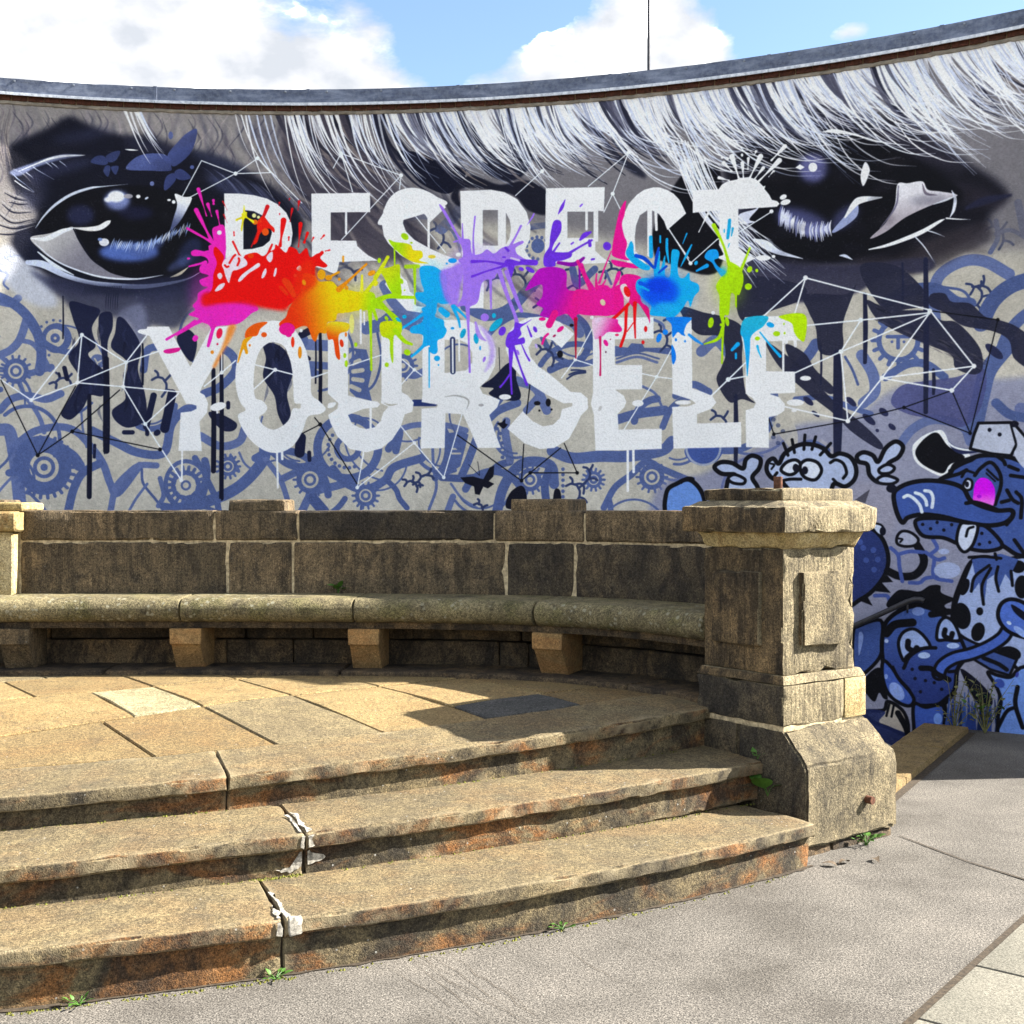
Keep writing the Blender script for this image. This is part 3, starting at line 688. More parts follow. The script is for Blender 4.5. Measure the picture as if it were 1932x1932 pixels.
# ------------------------------------------------------------------ the mural: brush strokes and shapes laid down in wall coordinates (arc length, height)
def paint_mural():
    RES = 0.004; s0, h0 = PH0 * WR, -.40
    W = int(round((PH1 - PH0) * WR / RES)); Hh = int(round((WALL_TOP + .40) / RES))
    C = np.zeros((Hh, W, 3), np.float32)
    rng = np.random.default_rng(5); rnd = random.Random(11)
    REG = {'U': (0, 0, 1.0), 'A': (0, 125.8, .34722), 'B': (628.9, 125.8, .34722), 'C': (1261.2, 0, .34722), 'D': (0, 503.1, .34722), 'E': (628.9, 503.1, .34722),
           'F': (1261.2, 503.1, .34722), 'G': (1261.2, 754.7, .34722), 'S': (335.4, 335.4, .21702), 'T': (712.8, 352.2, .21702), 'V': (1090.1, 318.6, .23872),
           'H': (1593.2, 880.5, .27343), 'I': (0, 184.5, .21702)}
    def toU(reg, pts):
        x, y, k = REG[reg]; P = np.asarray(pts, float); return np.c_[x + P[:, 0] * k, y + P[:, 1] * k]
    def toT(P):
        dx = (P[:, 0] - 966) / FPX; dzz = (HY - P[:, 1]) / FPX
        A = dx * dx + 1; B = -2 * (WC[0] * dx + WC[1]); Cc = WC[0] ** 2 + WC[1] ** 2 - WR * WR
        d = (-B + np.sqrt(B * B - 4 * A * Cc)) / (2 * A)
        ph = np.arctan2(dx * d - WC[0], d - WC[1])
        return np.c_[(ph * WR - s0) / RES, (EYE + dzz * d - h0) / RES], d / FPX / RES      # texel position, texels per photo pixel
    def crom(P, closed, k=8):
        P = np.asarray(P, float); n = len(P)
        if n < 3: return P
        Q = np.r_[P[-1:], P, P[:2]] if closed else np.r_[2 * P[:1] - P[1:2], P, 2 * P[-1:] - P[-2:-1]]
        segs = n if closed else n - 1; t = np.linspace(0, 1, k, endpoint=False)[:, None]; out = []
        for i in range(segs):
            a, b, c, d = Q[i], Q[i + 1], Q[i + 2], Q[i + 3]
            out.append(.5 * (2 * b + (c - a) * t + (2 * a - 5 * b + 4 * c - d) * t ** 2 + (3 * b - a - 3 * c + d) * t ** 3))
        if not closed: out.append(P[-1:])
        return np.concatenate(out)
    def box(a, r, ax):
        if r < 1: return a
        n = 2 * r + 1; pad = [(0, 0)] * a.ndim; pad[ax] = (r + 1, r)
        c = np.cumsum(np.pad(a, pad, mode='edge'), axis=ax, dtype=np.float64)
        hi = np.take(c, range(n, c.shape[ax]), axis=ax); lo = np.take(c, range(0, c.shape[ax] - n), axis=ax)
        return ((hi - lo) / n).astype(np.float32)
    def blurm(a, r):
        r = int(round(r / 1.7))
        for _ in range(3): a = box(box(a, r, 0), r, 1)
        return a
    def fbm(cell, seed, octv=4, ax=1.0):
        g = np.random.default_rng(seed); out = np.zeros((Hh, W), np.float32); amp = 1; tot = 0
        for o in range(octv):
            c = max(2.0, cell / 2 ** o); ny, nx = int(Hh / c * ax) + 3, int(W / c) + 3; v = g.random((ny, nx), dtype=np.float32)
            yy = np.linspace(0, ny - 2.001, Hh); xx = np.linspace(0, nx - 2.001, W); yi = yy.astype(int); xi = xx.astype(int)
            fy = (yy - yi)[:, None]; fx = (xx - xi)[None]; fy = fy * fy * (3 - 2 * fy); fx = fx * fx * (3 - 2 * fx)
            r0 = v[yi]; r1 = v[yi + 1]
            out += amp * ((r0[:, xi] * (1 - fx) + r0[:, xi + 1] * fx) * (1 - fy) + (r1[:, xi] * (1 - fx) + r1[:, xi + 1] * fx) * fy); tot += amp; amp *= .5
        return out / tot
    def comp(m, x0, y0, col, a=1.0):
        h, w = m.shape; X0, Y0 = max(0, x0), max(0, y0); X1, Y1 = min(W, x0 + w), min(Hh, y0 + h)
        if X1 <= X0 or Y1 <= Y0: return
        mm = (m[Y0 - y0:Y1 - y0, X0 - x0:X1 - x0] * a)[..., None]
        if callable(col):
            yy, xx = np.mgrid[Y0:Y1, X0:X1]; cc = col(xx, yy)
        else: cc = np.array(col, np.float32) / 255
        C[Y0:Y1, X0:X1] = C[Y0:Y1, X0:X1] * (1 - mm) + cc * mm
    def raster(loops, margin=2, ss=3):
        A = np.concatenate(loops); x0, y0 = np.floor(A.min(0)).astype(int) - margin; x1, y1 = np.ceil(A.max(0)).astype(int) + margin
        x0, y0 = max(x0, -60), max(y0, -60); x1, y1 = min(x1, W + 60), min(y1, Hh + 60)
        if x1 - x0 < 2 or y1 - y0 < 2: return None
        w, h = (x1 - x0) * ss, (y1 - y0) * ss
        g = np.zeros((h, w + 1), np.int16)
        for P in loops:
            Q = (P - (x0, y0)) * ss; N = np.roll(Q, -1, 0)
            for (ax_, ay), (bx_, by) in zip(Q, N):
                if ay == by: continue
                if ay > by: ax_, ay, bx_, by = bx_, by, ax_, ay
                r0 = max(0, int(math.ceil(ay - .5))); r1 = min(h - 1, int(math.ceil(by - .5)) - 1)
                if r1 < r0: continue
                rows = np.arange(r0, r1 + 1); xs = ax_ + (rows + .5 - ay) * (bx_ - ax_) / (by - ay)
                np.add.at(g, (rows, np.clip(np.ceil(xs - .5), 0, w).astype(int)), 1)
        f = (np.cumsum(g, 1)[:, :w] & 1).astype(np.float32)
        return f.reshape(h // ss, ss, w // ss, ss).mean((1, 3)), x0, y0
    def fill(reg, pts, col, sm=True, a=1.0, blur=0, holes=(), wob=0):
        P = toU(reg, pts)
        if sm: P = crom(P, True)
        elif wob == 0: P = np.concatenate([np.linspace(P[i], P[(i + 1) % len(P)], 8, endpoint=False) for i in range(len(P))])
        T, k = toT(P); loops = [T]
        for hh_ in holes:
            Q = toU(reg, hh_); Q = crom(Q, True) if sm else Q; loops.append(toT(Q)[0])
        r = raster(loops, margin=int(blur * 3.5 * k.mean() * REG[reg][2]) + 3)
        if r is None: return
        m, x0, y0 = r
        if blur: m = blurm(m, blur * k.mean() * REG[reg][2])
        comp(m, x0, y0, col, a)
    def st(reg, pts, w, col, a=1.0, taper=None, sm=True, blur=0):
        """brush stroke; w = width in the zoom's pixels, or one width per point"""
        P = toU(reg, pts); n = len(P); ws = np.full(n, float(w)) if np.isscalar(w) else np.asarray(w, float)
        if taper is not None: ws = ws * np.interp(np.linspace(0, 1, n), np.linspace(0, 1, len(taper)), taper)
        if sm and n > 2:
            D = crom(np.c_[P, ws], False, 7); P, ws = D[:, :2], D[:, 2]
        elif n == 2:
            t = np.linspace(0, 1, 5)[:, None]; ws = ws[0] + (ws[1] - ws[0]) * t[:, 0]; P = P[0] + (P[1] - P[0]) * t
        T, k = toT(P); R = np.maximum(ws * REG[reg][2] * k / 2, .35)
        mg = int(R.max() + blur * 3 * k.mean() * REG[reg][2] + 3)
        x0, y0 = np.floor(T.min(0)).astype(int) - mg; x1, y1 = np.ceil(T.max(0)).astype(int) + mg
        if x1 < 0 or y1 < 0 or x0 > W or y0 > Hh: return
        m = np.zeros((y1 - y0 + 1, x1 - x0 + 1), np.float32)
        for i in range(len(T) - 1):
            p, q = T[i] - (x0, y0), T[i + 1] - (x0, y0); ra, rb = R[i], R[i + 1]; e = max(ra, rb) + 1.5
            bx0, by0 = np.maximum(np.floor(np.minimum(p, q) - e).astype(int), 0); bx1, by1 = np.ceil(np.maximum(p, q) + e).astype(int) + 1
            sub = m[by0:by1, bx0:bx1]
            if sub.size == 0: continue
            yy, xx = np.mgrid[by0:by0 + sub.shape[0], bx0:bx0 + sub.shape[1]].astype(np.float32) + .5
            d = q - p; L = float(d @ d) or 1e-6; t = np.clip(((xx - p[0]) * d[0] + (yy - p[1]) * d[1]) / L, 0, 1)
            dist = np.hypot(xx - p[0] - t * d[0], yy - p[1] - t * d[1]); rr = ra + (rb - ra) * t
            np.maximum(sub, np.clip(rr - dist + .5, 0, 1) * np.minimum(1, rr / .5), out=sub)
        if blur: m = blurm(m, blur * k.mean() * REG[reg][2])
        comp(m, x0, y0, col, a)
    def dot(reg, c, rx, ry, col, rot=0, a=1.0, blur=0):
        t = np.linspace(0, 2 * np.pi, 28, endpoint=False); r = math.radians(rot)
        x = rx * np.cos(t); y = ry * np.sin(t)
        fill(reg, np.c_[c[0] + x * math.cos(r) - y * math.sin(r), c[1] + x * math.sin(r) + y * math.cos(r)], col, sm=False, a=a, blur=blur, wob=1)
    def ring(reg, c, r, w, col, a0=0, a1=360, sq=1.0):
        t = np.radians(np.linspace(a0, a1, max(8, int(abs(a1 - a0) / 10)))); st(reg, np.c_[c[0] + r * np.cos(t), c[1] + r * sq * np.sin(t)], w, col)
    def gear(reg, c, r, n, w, col):
        for k in range(n):
            t = 2 * math.pi * k / n; st(reg, [(c[0] + math.cos(t) * r, c[1] + math.sin(t) * r), (c[0] + math.cos(t) * (r + w), c[1] + math.sin(t) * (r + w))], w * .9, col)
    def drop(reg, p, q, w0, w1, col, a=1.0):
        """splash finger from p to q that ends in a round head"""
        p, q = np.array(p, float), np.array(q, float)
        st(reg, [p, p * .7 + q * .3, p * .35 + q * .65, q], [w0, w0 * .55, w0 * .35 + w1 * .5, w1], col, a)
    def grad(c0, c1, reg, p, q):
        T, _ = toT(toU(reg, [p, q])); d = T[1] - T[0]; L = float(d @ d); a = np.array(c0, np.float32) / 255; b = np.array(c1, np.float32) / 255; o = T[0]
        def f(xx, yy):
            t = np.clip(((xx - o[0]) * d[0] + (yy - o[1]) * d[1]) / L, 0, 1)[..., None]; t = t * t * (3 - 2 * t)
            return a * (1 - t) + b * t
        return f
    BEI = (182, 177, 166); BLU = (86, 101, 146); DBL = (54, 66, 104); BLK = (15, 16, 26); INK = (20, 22, 40); WHT = (236, 240, 248); SMK = (62, 62, 80)

    # bare plaster, a little bluer towards the right
    C[...] = np.array(BEI, np.float32) / 255
    n1 = fbm(160, 1)[..., None]; n2 = fbm(12, 2, 3)[..., None]
    C *= 1 + .10 * (n1 - .5) + .10 * (n2 - .5)

    # ---- blue line work over the whole lower wall
    def lw(reg, items):
        for pts, w in items: st(reg, pts, w, rnd.choice([BLU, (94, 108, 152), (80, 95, 140), (100, 113, 156)]))
    lw('D', [([(0, 480), (60, 450), (110, 390), (150, 270)], 42), ([(-20, 470), (40, 520), (90, 590), (130, 690), (180, 760), (220, 830), (240, 900)], 24), ([(110, 400), (180, 420), (240, 500), (270, 560)], 26),
        ([(90, 600), (180, 575), (280, 545)], 34), ([(0, 780), (60, 720), (150, 700), (250, 720), (330, 690)], 40), ([(0, 885), (50, 895), (75, 1000), (95, 1150), (112, 1330)], 66),
        ([(60, 1000), (120, 940), (200, 890), (330, 870), (420, 900), (500, 985), (560, 1070), (600, 1180), (640, 1230), (760, 1080)], 40), ([(500, 890), (620, 950), (750, 1010), (890, 1010), (930, 860), (1000, 780), (1060, 770)], 46),
        ([(600, 1330), (630, 1200), (700, 1120), (760, 1080), (850, 1080)], 34), ([(770, 1100), (780, 1180), (850, 1270), (890, 1330)], 14), ([(860, 1300), (890, 1240), (870, 1150)], 26), ([(1090, 1290), (1250, 1225), (1350, 1150), (1430, 1050), (1440, 980)], 62),
        ([(1190, 1330), (1170, 1250), (1100, 1110), (1060, 1040)], 34), ([(1440, 1040), (1520, 1150), (1560, 1260), (1575, 1330)], 30), ([(1090, 920), (1200, 975), (1300, 950), (1330, 880)], 44), ([(1540, 1150), (1640, 1100), (1720, 1040)], 40),
        ([(780, 560), (805, 450), (900, 440), (960, 470)], 40), ([(1170, 420), (1260, 480), (1280, 560), (1200, 650), (1110, 690)], 46), ([(160, 1230), (220, 1290), (250, 1330)], 16), ([(370, 1330), (400, 1210), (450, 1120), (540, 1070)], 44),
        ([(700, 1330), (740, 1260), (800, 1180)], 14), ([(1300, 1010), (1330, 1070), (1380, 1110)], 12), ([(1260, 1030), (1300, 1110)], 12), ([(440, 760), (450, 880), (470, 980)], 12), ([(350, 780), (430, 790), (500, 740)], 14),
        ([(1640, 420), (1790, 430)], 60), ([(1650, 530), (1790, 540)], 40), ([(1640, 1330), (1700, 1230), (1830, 1190), (1932, 1160)], 44), ([(1700, 1260), (1760, 1330)], 60), ([(-30, 1250), (30, 1180), (90, 1120)], 14), ([(-10, 1100), (40, 1050), (70, 990)], 14),
        ([(1310, 0), (1380, 50), (1450, 100), (1470, 200)], 18), ([(0, 190), (60, 200), (100, 170)], 40), ([(0, 20), (40, 40), (20, 90), (45, 120)], 12)])
    dot('D', (240, 1090), 150, 150, BLU); st('D', [(100, 1080), (140, 980), (240, 950), (380, 1020), (430, 1080)], 60, BLU); gear('D', (240, 1090), 148, 26, 20, BLU); dot('D', (240, 1090), 80, 80, BEI); ring('D', (240, 1090), 50, 20, BLU); dot('D', (240, 1090), 20, 20, BLU)
    dot('D', (1010, 1185), 122, 140, BLU); dot('D', (1010, 1180), 98, 112, BEI); gear('D', (1010, 1185), 78, 18, 20, BLU); ring('D', (1010, 1188), 68, 26, BLU); gear('D', (1010, 1188), 40, 12, 12, BEI); dot('D', (1010, 1188), 38, 38, BEI); ring('D', (1010, 1188), 22, 12, BLU)
    dot('D', (308, 388), 82, 82, BLU); dot('D', (300, 388), 50, 50, BEI); dot('D', (300, 388), 26, 26, BLU); dot('D', (300, 388), 8, 8, BEI)
    for k in range(9): t = math.radians(110 + k * 22); dot('D', (300 + 98 * math.cos(t), 388 + 98 * math.sin(t)), 8, 8, BLU)
    ring('D', (1890, 985), 165, 46, BLU); ring('D', (1890, 985), 60, 32, BLU)
    for k in range(16): t = math.radians(70 + k * 15); dot('D', (1890 + 108 * math.cos(t), 985 + 108 * math.sin(t)), 10, 10, BLU)
    dot('D', (530, 515), 40, 40, BLU, a=.9); st('D', [(515, 500), (530, 520), (550, 510)], 8, BEI); st('D', [(530, 520), (525, 545)], 8, BEI)
    lw('E', [([(370, 880), (450, 860), (600, 860), (720, 890)], 32), ([(0, 1100), (60, 1170), (170, 1210), (280, 1160), (330, 1090), (480, 1040)], 46), ([(160, 1200), (150, 1330)], 14), ([(290, 1160), (340, 1210), (360, 1260), (400, 1310)], 30),
        ([(540, 990), (545, 1100), (560, 1200), (520, 1320)], 16), ([(590, 1145), (720, 1150), (830, 1130), (900, 1080), (960, 1060)], 40), ([(890, 1330), (920, 1210), (980, 1110), (1060, 1060), (1180, 1080), (1200, 1180)], 56), ([(780, 930), (735, 1050), (700, 1130)], 44),
        ([(840, 830), (900, 780), (1000, 740)], 44), ([(940, 840), (935, 900), (960, 1050)], 44), ([(1190, 1000), (1300, 1040), (1450, 1030), (1600, 1030), (1780, 1000), (1840, 950)], 62), ([(1180, 560), (1250, 530), (1340, 510), (1390, 420), (1370, 320), (1290, 250)], 40),
        ([(1540, 520), (1650, 490), (1760, 520)], 14), ([(1540, 500), (1650, 470), (1770, 500)], 10), ([(1545, 830), (1650, 800), (1800, 780)], 52), ([(1790, 870), (1830, 780), (1900, 720), (1960, 700)], 36), ([(1680, 650), (1750, 690), (1790, 770)], 14),
        ([(1700, 1070), (1760, 1130), (1850, 1160), (1960, 1150)], 14), ([(1470, 1310), (1530, 1200), (1620, 1130), (1700, 1060), (1790, 1100), (1932, 1160)], 36), ([(640, 1180), (700, 1260), (780, 1310)], 14), ([(620, 1330), (650, 1250)], 36),
        ([(1160, 780), (1100, 660), (1000, 620)], 50), ([(1050, 780), (1120, 700)], 40), ([(300, 990), (360, 900), (340, 1000)], 40), ([(380, 580), (440, 590), (490, 570)], 40), ([(240, 360), (260, 500), (220, 640), (130, 700)], 14), ([(1180, 1080), (1150, 1180), (1160, 1300)], 44)])
    fill('E', [(85, 440), (180, 450), (210, 560), (190, 650), (210, 730), (90, 700)], BLU, sm=False)
    for k in range(6): t = math.radians(-50 + k * 20); st('E', [(20 + 90 * math.cos(t), 590 + 120 * math.sin(t)), (20 + 140 * math.cos(t), 590 + 160 * math.sin(t))], 24, BEI)
    fill('E', [(620, 905), (700, 893), (735, 912), (690, 1085), (605, 1135)], BLU, sm=False); st('E', [(640, 990), (690, 990)], 10, BEI); st('E', [(640, 1015), (690, 1015)], 10, BEI)
    fill('E', [(1530, 430), (1600, 440), (1620, 415), (1680, 420), (1690, 440), (1840, 440), (1840, 480), (1700, 460), (1530, 490)], BLU, sm=False)
    for k in range(7): dot('E', (890 + (k % 2) * 12 + k * 5, 880 + k * 26), 11, 10, BLU); dot('E', (1248, 1100 + k * 30), 10, 10, BLU)
    # denser minor arcs, rings and cogs
    for k in range(42):
        x = rnd.uniform(-20, 1500); y = rnd.uniform(560, 985); r = rnd.uniform(38, 90); a0 = rnd.uniform(0, 360); w_ = rnd.choice([3.5, 5, 7, 11, 14])
        ring('U', (x, y), r, w_, BLU, a0, a0 + rnd.uniform(50, 170))
        if rnd.random() < .3: ring('U', (x, y), r * .8, 3.5, BLU, a0 + 10, a0 + 120)
    for (x, y, r) in ((585, 905, 26), (30, 700, 24), (1000, 905, 22), (430, 880, 18), (760, 690, 22), (1230, 900, 24), (1120, 905, 16), (690, 935, 20)):
        dot('U', (x, y), r, r, BLU); gear('U', (x, y), r, 14, 5, BLU); dot('U', (x, y), r * .62, r * .62, BEI); ring('U', (x, y), r * .35, 5, BLU)
    # cracks: small branching ticks
    def branch(reg, x, y, s, ang, col=DBL, w=13):
        for (px, py, qx, qy) in ((0, 0, 40, 10), (40, 10, 60, -30), (40, 10, 62, 52), (62, 52, 110, 62), (62, 52, 50, 96), (0, 0, -26, -28), (0, 0, -28, 24)):
            c, n = math.cos(ang) * s, math.sin(ang) * s; f = lambda a, b: (x + a * c - b * n, y + a * n + b * c)
            A_, B_ = f(px, py), f(qx, qy); M_ = ((A_[0] + B_[0]) / 2 + 5, (A_[1] + B_[1]) / 2 - 5); st(reg, [A_, M_, B_], w, col)
    for a in (('E', 1300, 1180, 1.0, .4), ('E', 1390, 1110, 1.0, 1.3), ('E', 1130, 450, 1.0, -.1), ('E', 900, 20, 1.0, 1.6), ('E', 990, 40, 1.1, .2), ('E', 460, 1170, .8, -1.3), ('E', 400, 1170, .7, -.3), ('E', 790, 1290, .7, .6), ('E', 1780, 350, 1.0, .5), ('F', 1690, 120, 1.1, 1.0), ('D', 860, 600, 1.0, .3),
              ('B', 1120, 1290, 1, .2), ('B', 560, 880, 1, .4), ('B', 1840, 1280, 1, .9), ('F', 260, 810, 1.0, .1), ('D', 300, 630, .8, -1), ('C', 1660, 1560, 1.2, -.4), ('C', 1760, 1230, 1.2, .2), ('B', 30, 1100, 1, -.5), ('E', 1300, 20, 1.0, .8), ('E', 1480, 30, .9, -.8)): branch(*a)
    for k in range(3): st('E', [(1270 + 12 * k, 610 + 16 * k - k * 40), (1310 + 8 * k, 585 - 12 * k), (1370, 575 - 4 * k - 0)], 10, DBL)
    # swirls between and beyond the letters, and past the edges of the photograph
    lw('B', [([(380, 830), (440, 800), (500, 800)], 60), ([(590, 880), (640, 830), (690, 770)], 60), ([(560, 890), (630, 880), (670, 940), (690, 1000)], 14), ([(720, 1300), (830, 1350), (950, 1320), (1060, 1210), (1100, 1170)], 62), ([(0, 1060), (60, 1070), (110, 1040), (160, 990)], 16), ([(280, 1190), (330, 1280), (400, 1340), (500, 1380)], 62),
        ([(850, 1449), (900, 1400), (1000, 1350), (1110, 1360)], 30), ([(1300, 1100), (1330, 1180), (1420, 1100)], 40), ([(1230, 1360), (1310, 1400), (1340, 1449)], 50), ([(1075, 870), (1155, 860)], 34), ([(1730, 1370), (1790, 1400), (1800, 1449)], 14), ([(1480, 1110), (1510, 1180)], 14), ([(180, 1420), (260, 1400), (330, 1360), (420, 1400)], 70)])
    dot('B', (1112, 973), 36, 40, BLU)
    for k in range(11): t = math.radians(90 + k * 25); dot('B', (1112 + 62 * math.cos(t), 985 + 60 * math.sin(t)), 9, 10, BLU)
    for k in range(46):
        x = rnd.choice([rnd.uniform(-800, -30), rnd.uniform(1990, 2900)]); y = rnd.uniform(480, 1300); r = rnd.uniform(40, 120); a0 = rnd.uniform(0, 360)
        ring('U', (x, y), r, rnd.choice([6, 12, 18, 22]), BLU, a0, a0 + rnd.uniform(90, 300))
        if k % 4 == 0: ring('U', (x, y), r * .5, 12, BLU); dot('U', (x, y), r * .18, r * .18, BLU)

    # ---- right lower field: blue washes and big discs
    LB = (104, 118, 176)
    fill('F', [(700, 860), (1000, 820), (1300, 640), (1932, 600), (2600, 500), (2600, 2400), (-100, 2400), (-100, 1300), (200, 1120), (450, 1000)], (112, 118, 158), blur=20, a=.62)
    fill('F', [(560, 840), (640, 800), (700, 900), (690, 1000), (640, 960)], BEI, a=.8); fill('F', [(820, 940), (930, 1010), (1010, 1100), (900, 1100)], (168, 162, 164), a=.6)
    lw('C', [([(1450, 1750), (1440, 1600), (1480, 1490), (1600, 1420), (1720, 1420), (1850, 1490)], 62), ([(1700, 1760), (1760, 1640), (1850, 1560), (1960, 1520), (2100, 1500)], 84), ([(1190, 1640), (1300, 1580), (1450, 1570), (1560, 1640), (1640, 1650)], 64), ([(1500, 1560), (1600, 1580), (1650, 1640)], 14), ([(1780, 1200), (1790, 1290), (1750, 1370)], 26), ([(1780, 1270), (1860, 1250), (1940, 1290)], 22), ([(1900, 1100), (1930, 1250)], 40)])
    dot('F', (1250, 400), 120, 120, BLU); gear('F', (1250, 400), 118, 16, 24, BLU); dot('F', (1250, 400), 92, 92, BEI); st('F', [(1190, 380), (1305, 380)], 20, BLU); st('F', [(1248, 380), (1248, 440)], 20, BLU); dot('F', (1215, 408), 8, 8, BLU); dot('F', (1280, 408), 8, 8, BLU)
    lw('F', [([(690, 560), (760, 480), (800, 420)], 60), ([(1180, 600), (1300, 530), (1400, 530), (1500, 600)], 44), ([(1050, 480), (1110, 580), (1120, 680), (1060, 740)], 60), ([(960, 490), (1000, 560), (1030, 640)], 14), ([(690, 720), (850, 710), (980, 760), (1100, 800)], 30), ([(180, 460), (260, 400), (340, 480)], 60), ([(40, 700), (130, 640), (220, 680)], 40), ([(1250, 980), (1330, 880), (1450, 830), (1600, 870), (1640, 950)], 50), ([(1660, 880), (1700, 700), (1740, 560), (1850, 420)], 90), ([(1780, 740), (1850, 800), (1932, 820)], 50), ([(620, 1040), (760, 960), (860, 1000)], 40)])
    fill('F', [(1210, 740), (1260, 650), (1400, 620), (1560, 600), (1720, 560), (1700, 760), (1600, 870), (1450, 830), (1300, 800)], (78, 82, 128), a=.85)
    fill('F', [(100, 985), (280, 985), (270, 1050), (190, 1080), (110, 1050)], (70, 90, 150)); ring('F', (190, 985), 92, 12, (150, 158, 180), 0, 180)
    for k in range(5): dot('F', (570 + 26 * (k % 3), 830 + 32 * k), 13, 12, DBL, a=.6)

    # ---- smoky airbrush behind the eyes and the hair
    fill('U', [(-300, 170), (150, 185), (500, 200), (700, 200), (700, 470), (560, 560), (400, 600), (250, 600), (120, 560), (20, 470), (-60, 400), (-300, 420)], (122, 118, 120), blur=24, a=.72)
    for k in range(260):
        x = rnd.uniform(-120, 640); y = rnd.uniform(185, 330); l = rnd.uniform(30, 90); an = rnd.uniform(.5, 1.2)
        st('U', [(x, y), (x + l * .3 * math.cos(an), y + l * .45), (x - l * .2 * math.cos(an), y + l)], [1, 3.5, 1], rnd.choice([(150, 140, 142), (70, 68, 84), (46, 48, 66), (120, 112, 120), (170, 160, 158)]), a=rnd.uniform(.25, .6))
    for k in range(150):
        x = rnd.uniform(-60, 640); y = rnd.uniform(190, 250); l = rnd.uniform(60, 150); sw = rnd.uniform(-.5, .9)
        st('U', [(x, y), (x + l * .2 * sw, y + l * .4), (x + l * .8 * sw, y + l)], [2, rnd.uniform(4, 10), 1], rnd.choice([(156, 148, 146), (84, 80, 92), (54, 56, 76), (176, 168, 160), (120, 116, 128)]), a=rnd.uniform(.15, .45), blur=2.5)
    fill('U', [(640, 205), (900, 190), (1200, 165), (1500, 120), (1960, 60), (2400, -40), (2400, 380), (1900, 470), (1700, 420), (1500, 400), (1300, 470), (1100, 440), (900, 420), (760, 430), (640, 380)], (104, 102, 110), blur=18, a=.8)
    fill('B', [(-260, 230), (60, 230), (200, 420), (330, 640), (420, 800), (560, 1000), (200, 1060), (-60, 900), (-250, 600)], (66, 62, 74), blur=30, a=.85)
    for k in range(120):
        x = rnd.uniform(420, 960); y = rnd.uniform(230, 480)
        l = rnd.uniform(50, 140); st('U', [(x, y), (x + l * .35, y + l * .6), (x + l * .95, y + l)], [2, 7, 2], rnd.choice([(150, 142, 136), (60, 58, 72), (36, 38, 58), (112, 104, 106)]), a=rnd.uniform(.2, .55), blur=1)
    fill('B', [(345, 470), (430, 460), (560, 500), (700, 540), (720, 580), (690, 640), (620, 690), (520, 660), (440, 600)], (18, 22, 44), blur=2)
    fill('B', [(820, 500), (900, 420), (1010, 330), (1080, 480), (1030, 590), (930, 620), (810, 560)], (24, 28, 48), blur=4)
    fill('B', [(640, 700), (740, 590), (900, 640), (1060, 620), (1180, 700), (1160, 800), (1060, 780), (960, 690), (700, 660), (690, 760)], (28, 30, 48), blur=5); fill('B', [(1030, 220), (1110, 250), (1090, 370), (1040, 300)], BLK, blur=2); fill('B', [(320, 250), (370, 270), (365, 340), (335, 310)], BLK, blur=1)
    fill('B', [(1380, 230), (1500, 330), (1620, 480), (1700, 600), (1600, 560), (1450, 400)], (44, 46, 62), blur=8); fill('B', [(1740, 880), (1820, 700), (1932, 560), (2100, 560), (2100, 1100), (1800, 1060), (1740, 1000)], BLK, blur=5)
    fill('C', [(0, 560), (200, 520), (500, 430), (760, 420), (700, 560), (480, 700), (300, 700), (100, 680)], (40, 42, 58), blur=16, a=.8)

    # ---- left eye
    fill('I', [(60, 560), (90, 420), (240, 340), (420, 260), (560, 175), (640, 170), (760, 230), (900, 290), (1100, 330), (1300, 340), (1500, 420), (1760, 470), (1950, 530), (2160, 640), (2400, 800), (2600, 1000), (2620, 1180), (2300, 1500), (1760, 1620), (1500, 1680), (1100, 1720), (760, 1680), (520, 1600), (330, 1480), (180, 1380), (100, 1240), (210, 1120), (330, 1040), (260, 900), (110, 760)], (22, 24, 40), blur=36)
    for (x, y, rx, ry, c_, r_, a_) in ((2050, 800, 300, 70, (84, 90, 122), 28, .7), (2330, 1000, 200, 60, (104, 108, 138), 40, .6), (1900, 560, 260, 50, (70, 76, 104), 20, .6), (500, 620, 330, 50, (58, 62, 92), -14, .7), (300, 820, 120, 160, (60, 64, 90), 20, .5), (1300, 420, 240, 60, (60, 60, 84), 10, .5),
                                       (700, 330, 260, 50, (52, 56, 84), -10, .6), (600, 1640, 220, 60, (70, 72, 100), 15, .7), (1500, 1700, 320, 70, (64, 66, 92), -8, .7), (2000, 1500, 260, 90, (70, 72, 98), -25, .6)): dot('I', (x, y), rx, ry, c_, rot=r_, a=a_, blur=50)
    fill('I', [(330, 1120), (460, 950), (700, 820), (1100, 760), (1500, 800), (1780, 900), (1800, 1200), (1650, 1480), (1300, 1560), (1000, 1540), (760, 1440), (560, 1250)], BLK, blur=14)
    for k in range(60):
        x = rnd.uniform(1650, 2560); st('I', [(x, 560 + (x - 1650) * .30), (x + 120, 640 + (x - 1650) * .36), (x + 260, 800 + (x - 1650) * .40)], [1, 9, 1], rnd.choice([(90, 96, 128), (50, 52, 74), (120, 124, 150), (32, 34, 52)]), a=rnd.uniform(.2, .55), blur=1.5)
    fill('I', [(60, 1280), (180, 1380), (330, 1500), (430, 1620), (500, 1800), (300, 1800), (60, 1620), (-40, 1400)], (190, 196, 214), blur=26, a=.75)
    fill('I', [(200, 1100), (400, 1420), (330, 1480), (200, 1400), (130, 1250)], (30, 34, 56), blur=14, a=.8)
    st('I', [(95, 640), (150, 700), (230, 760), (300, 820)], [3, 8, 3, 1], (190, 206, 236)); st('I', [(130, 720), (200, 770), (290, 820)], [8, 8, 1], WHT)
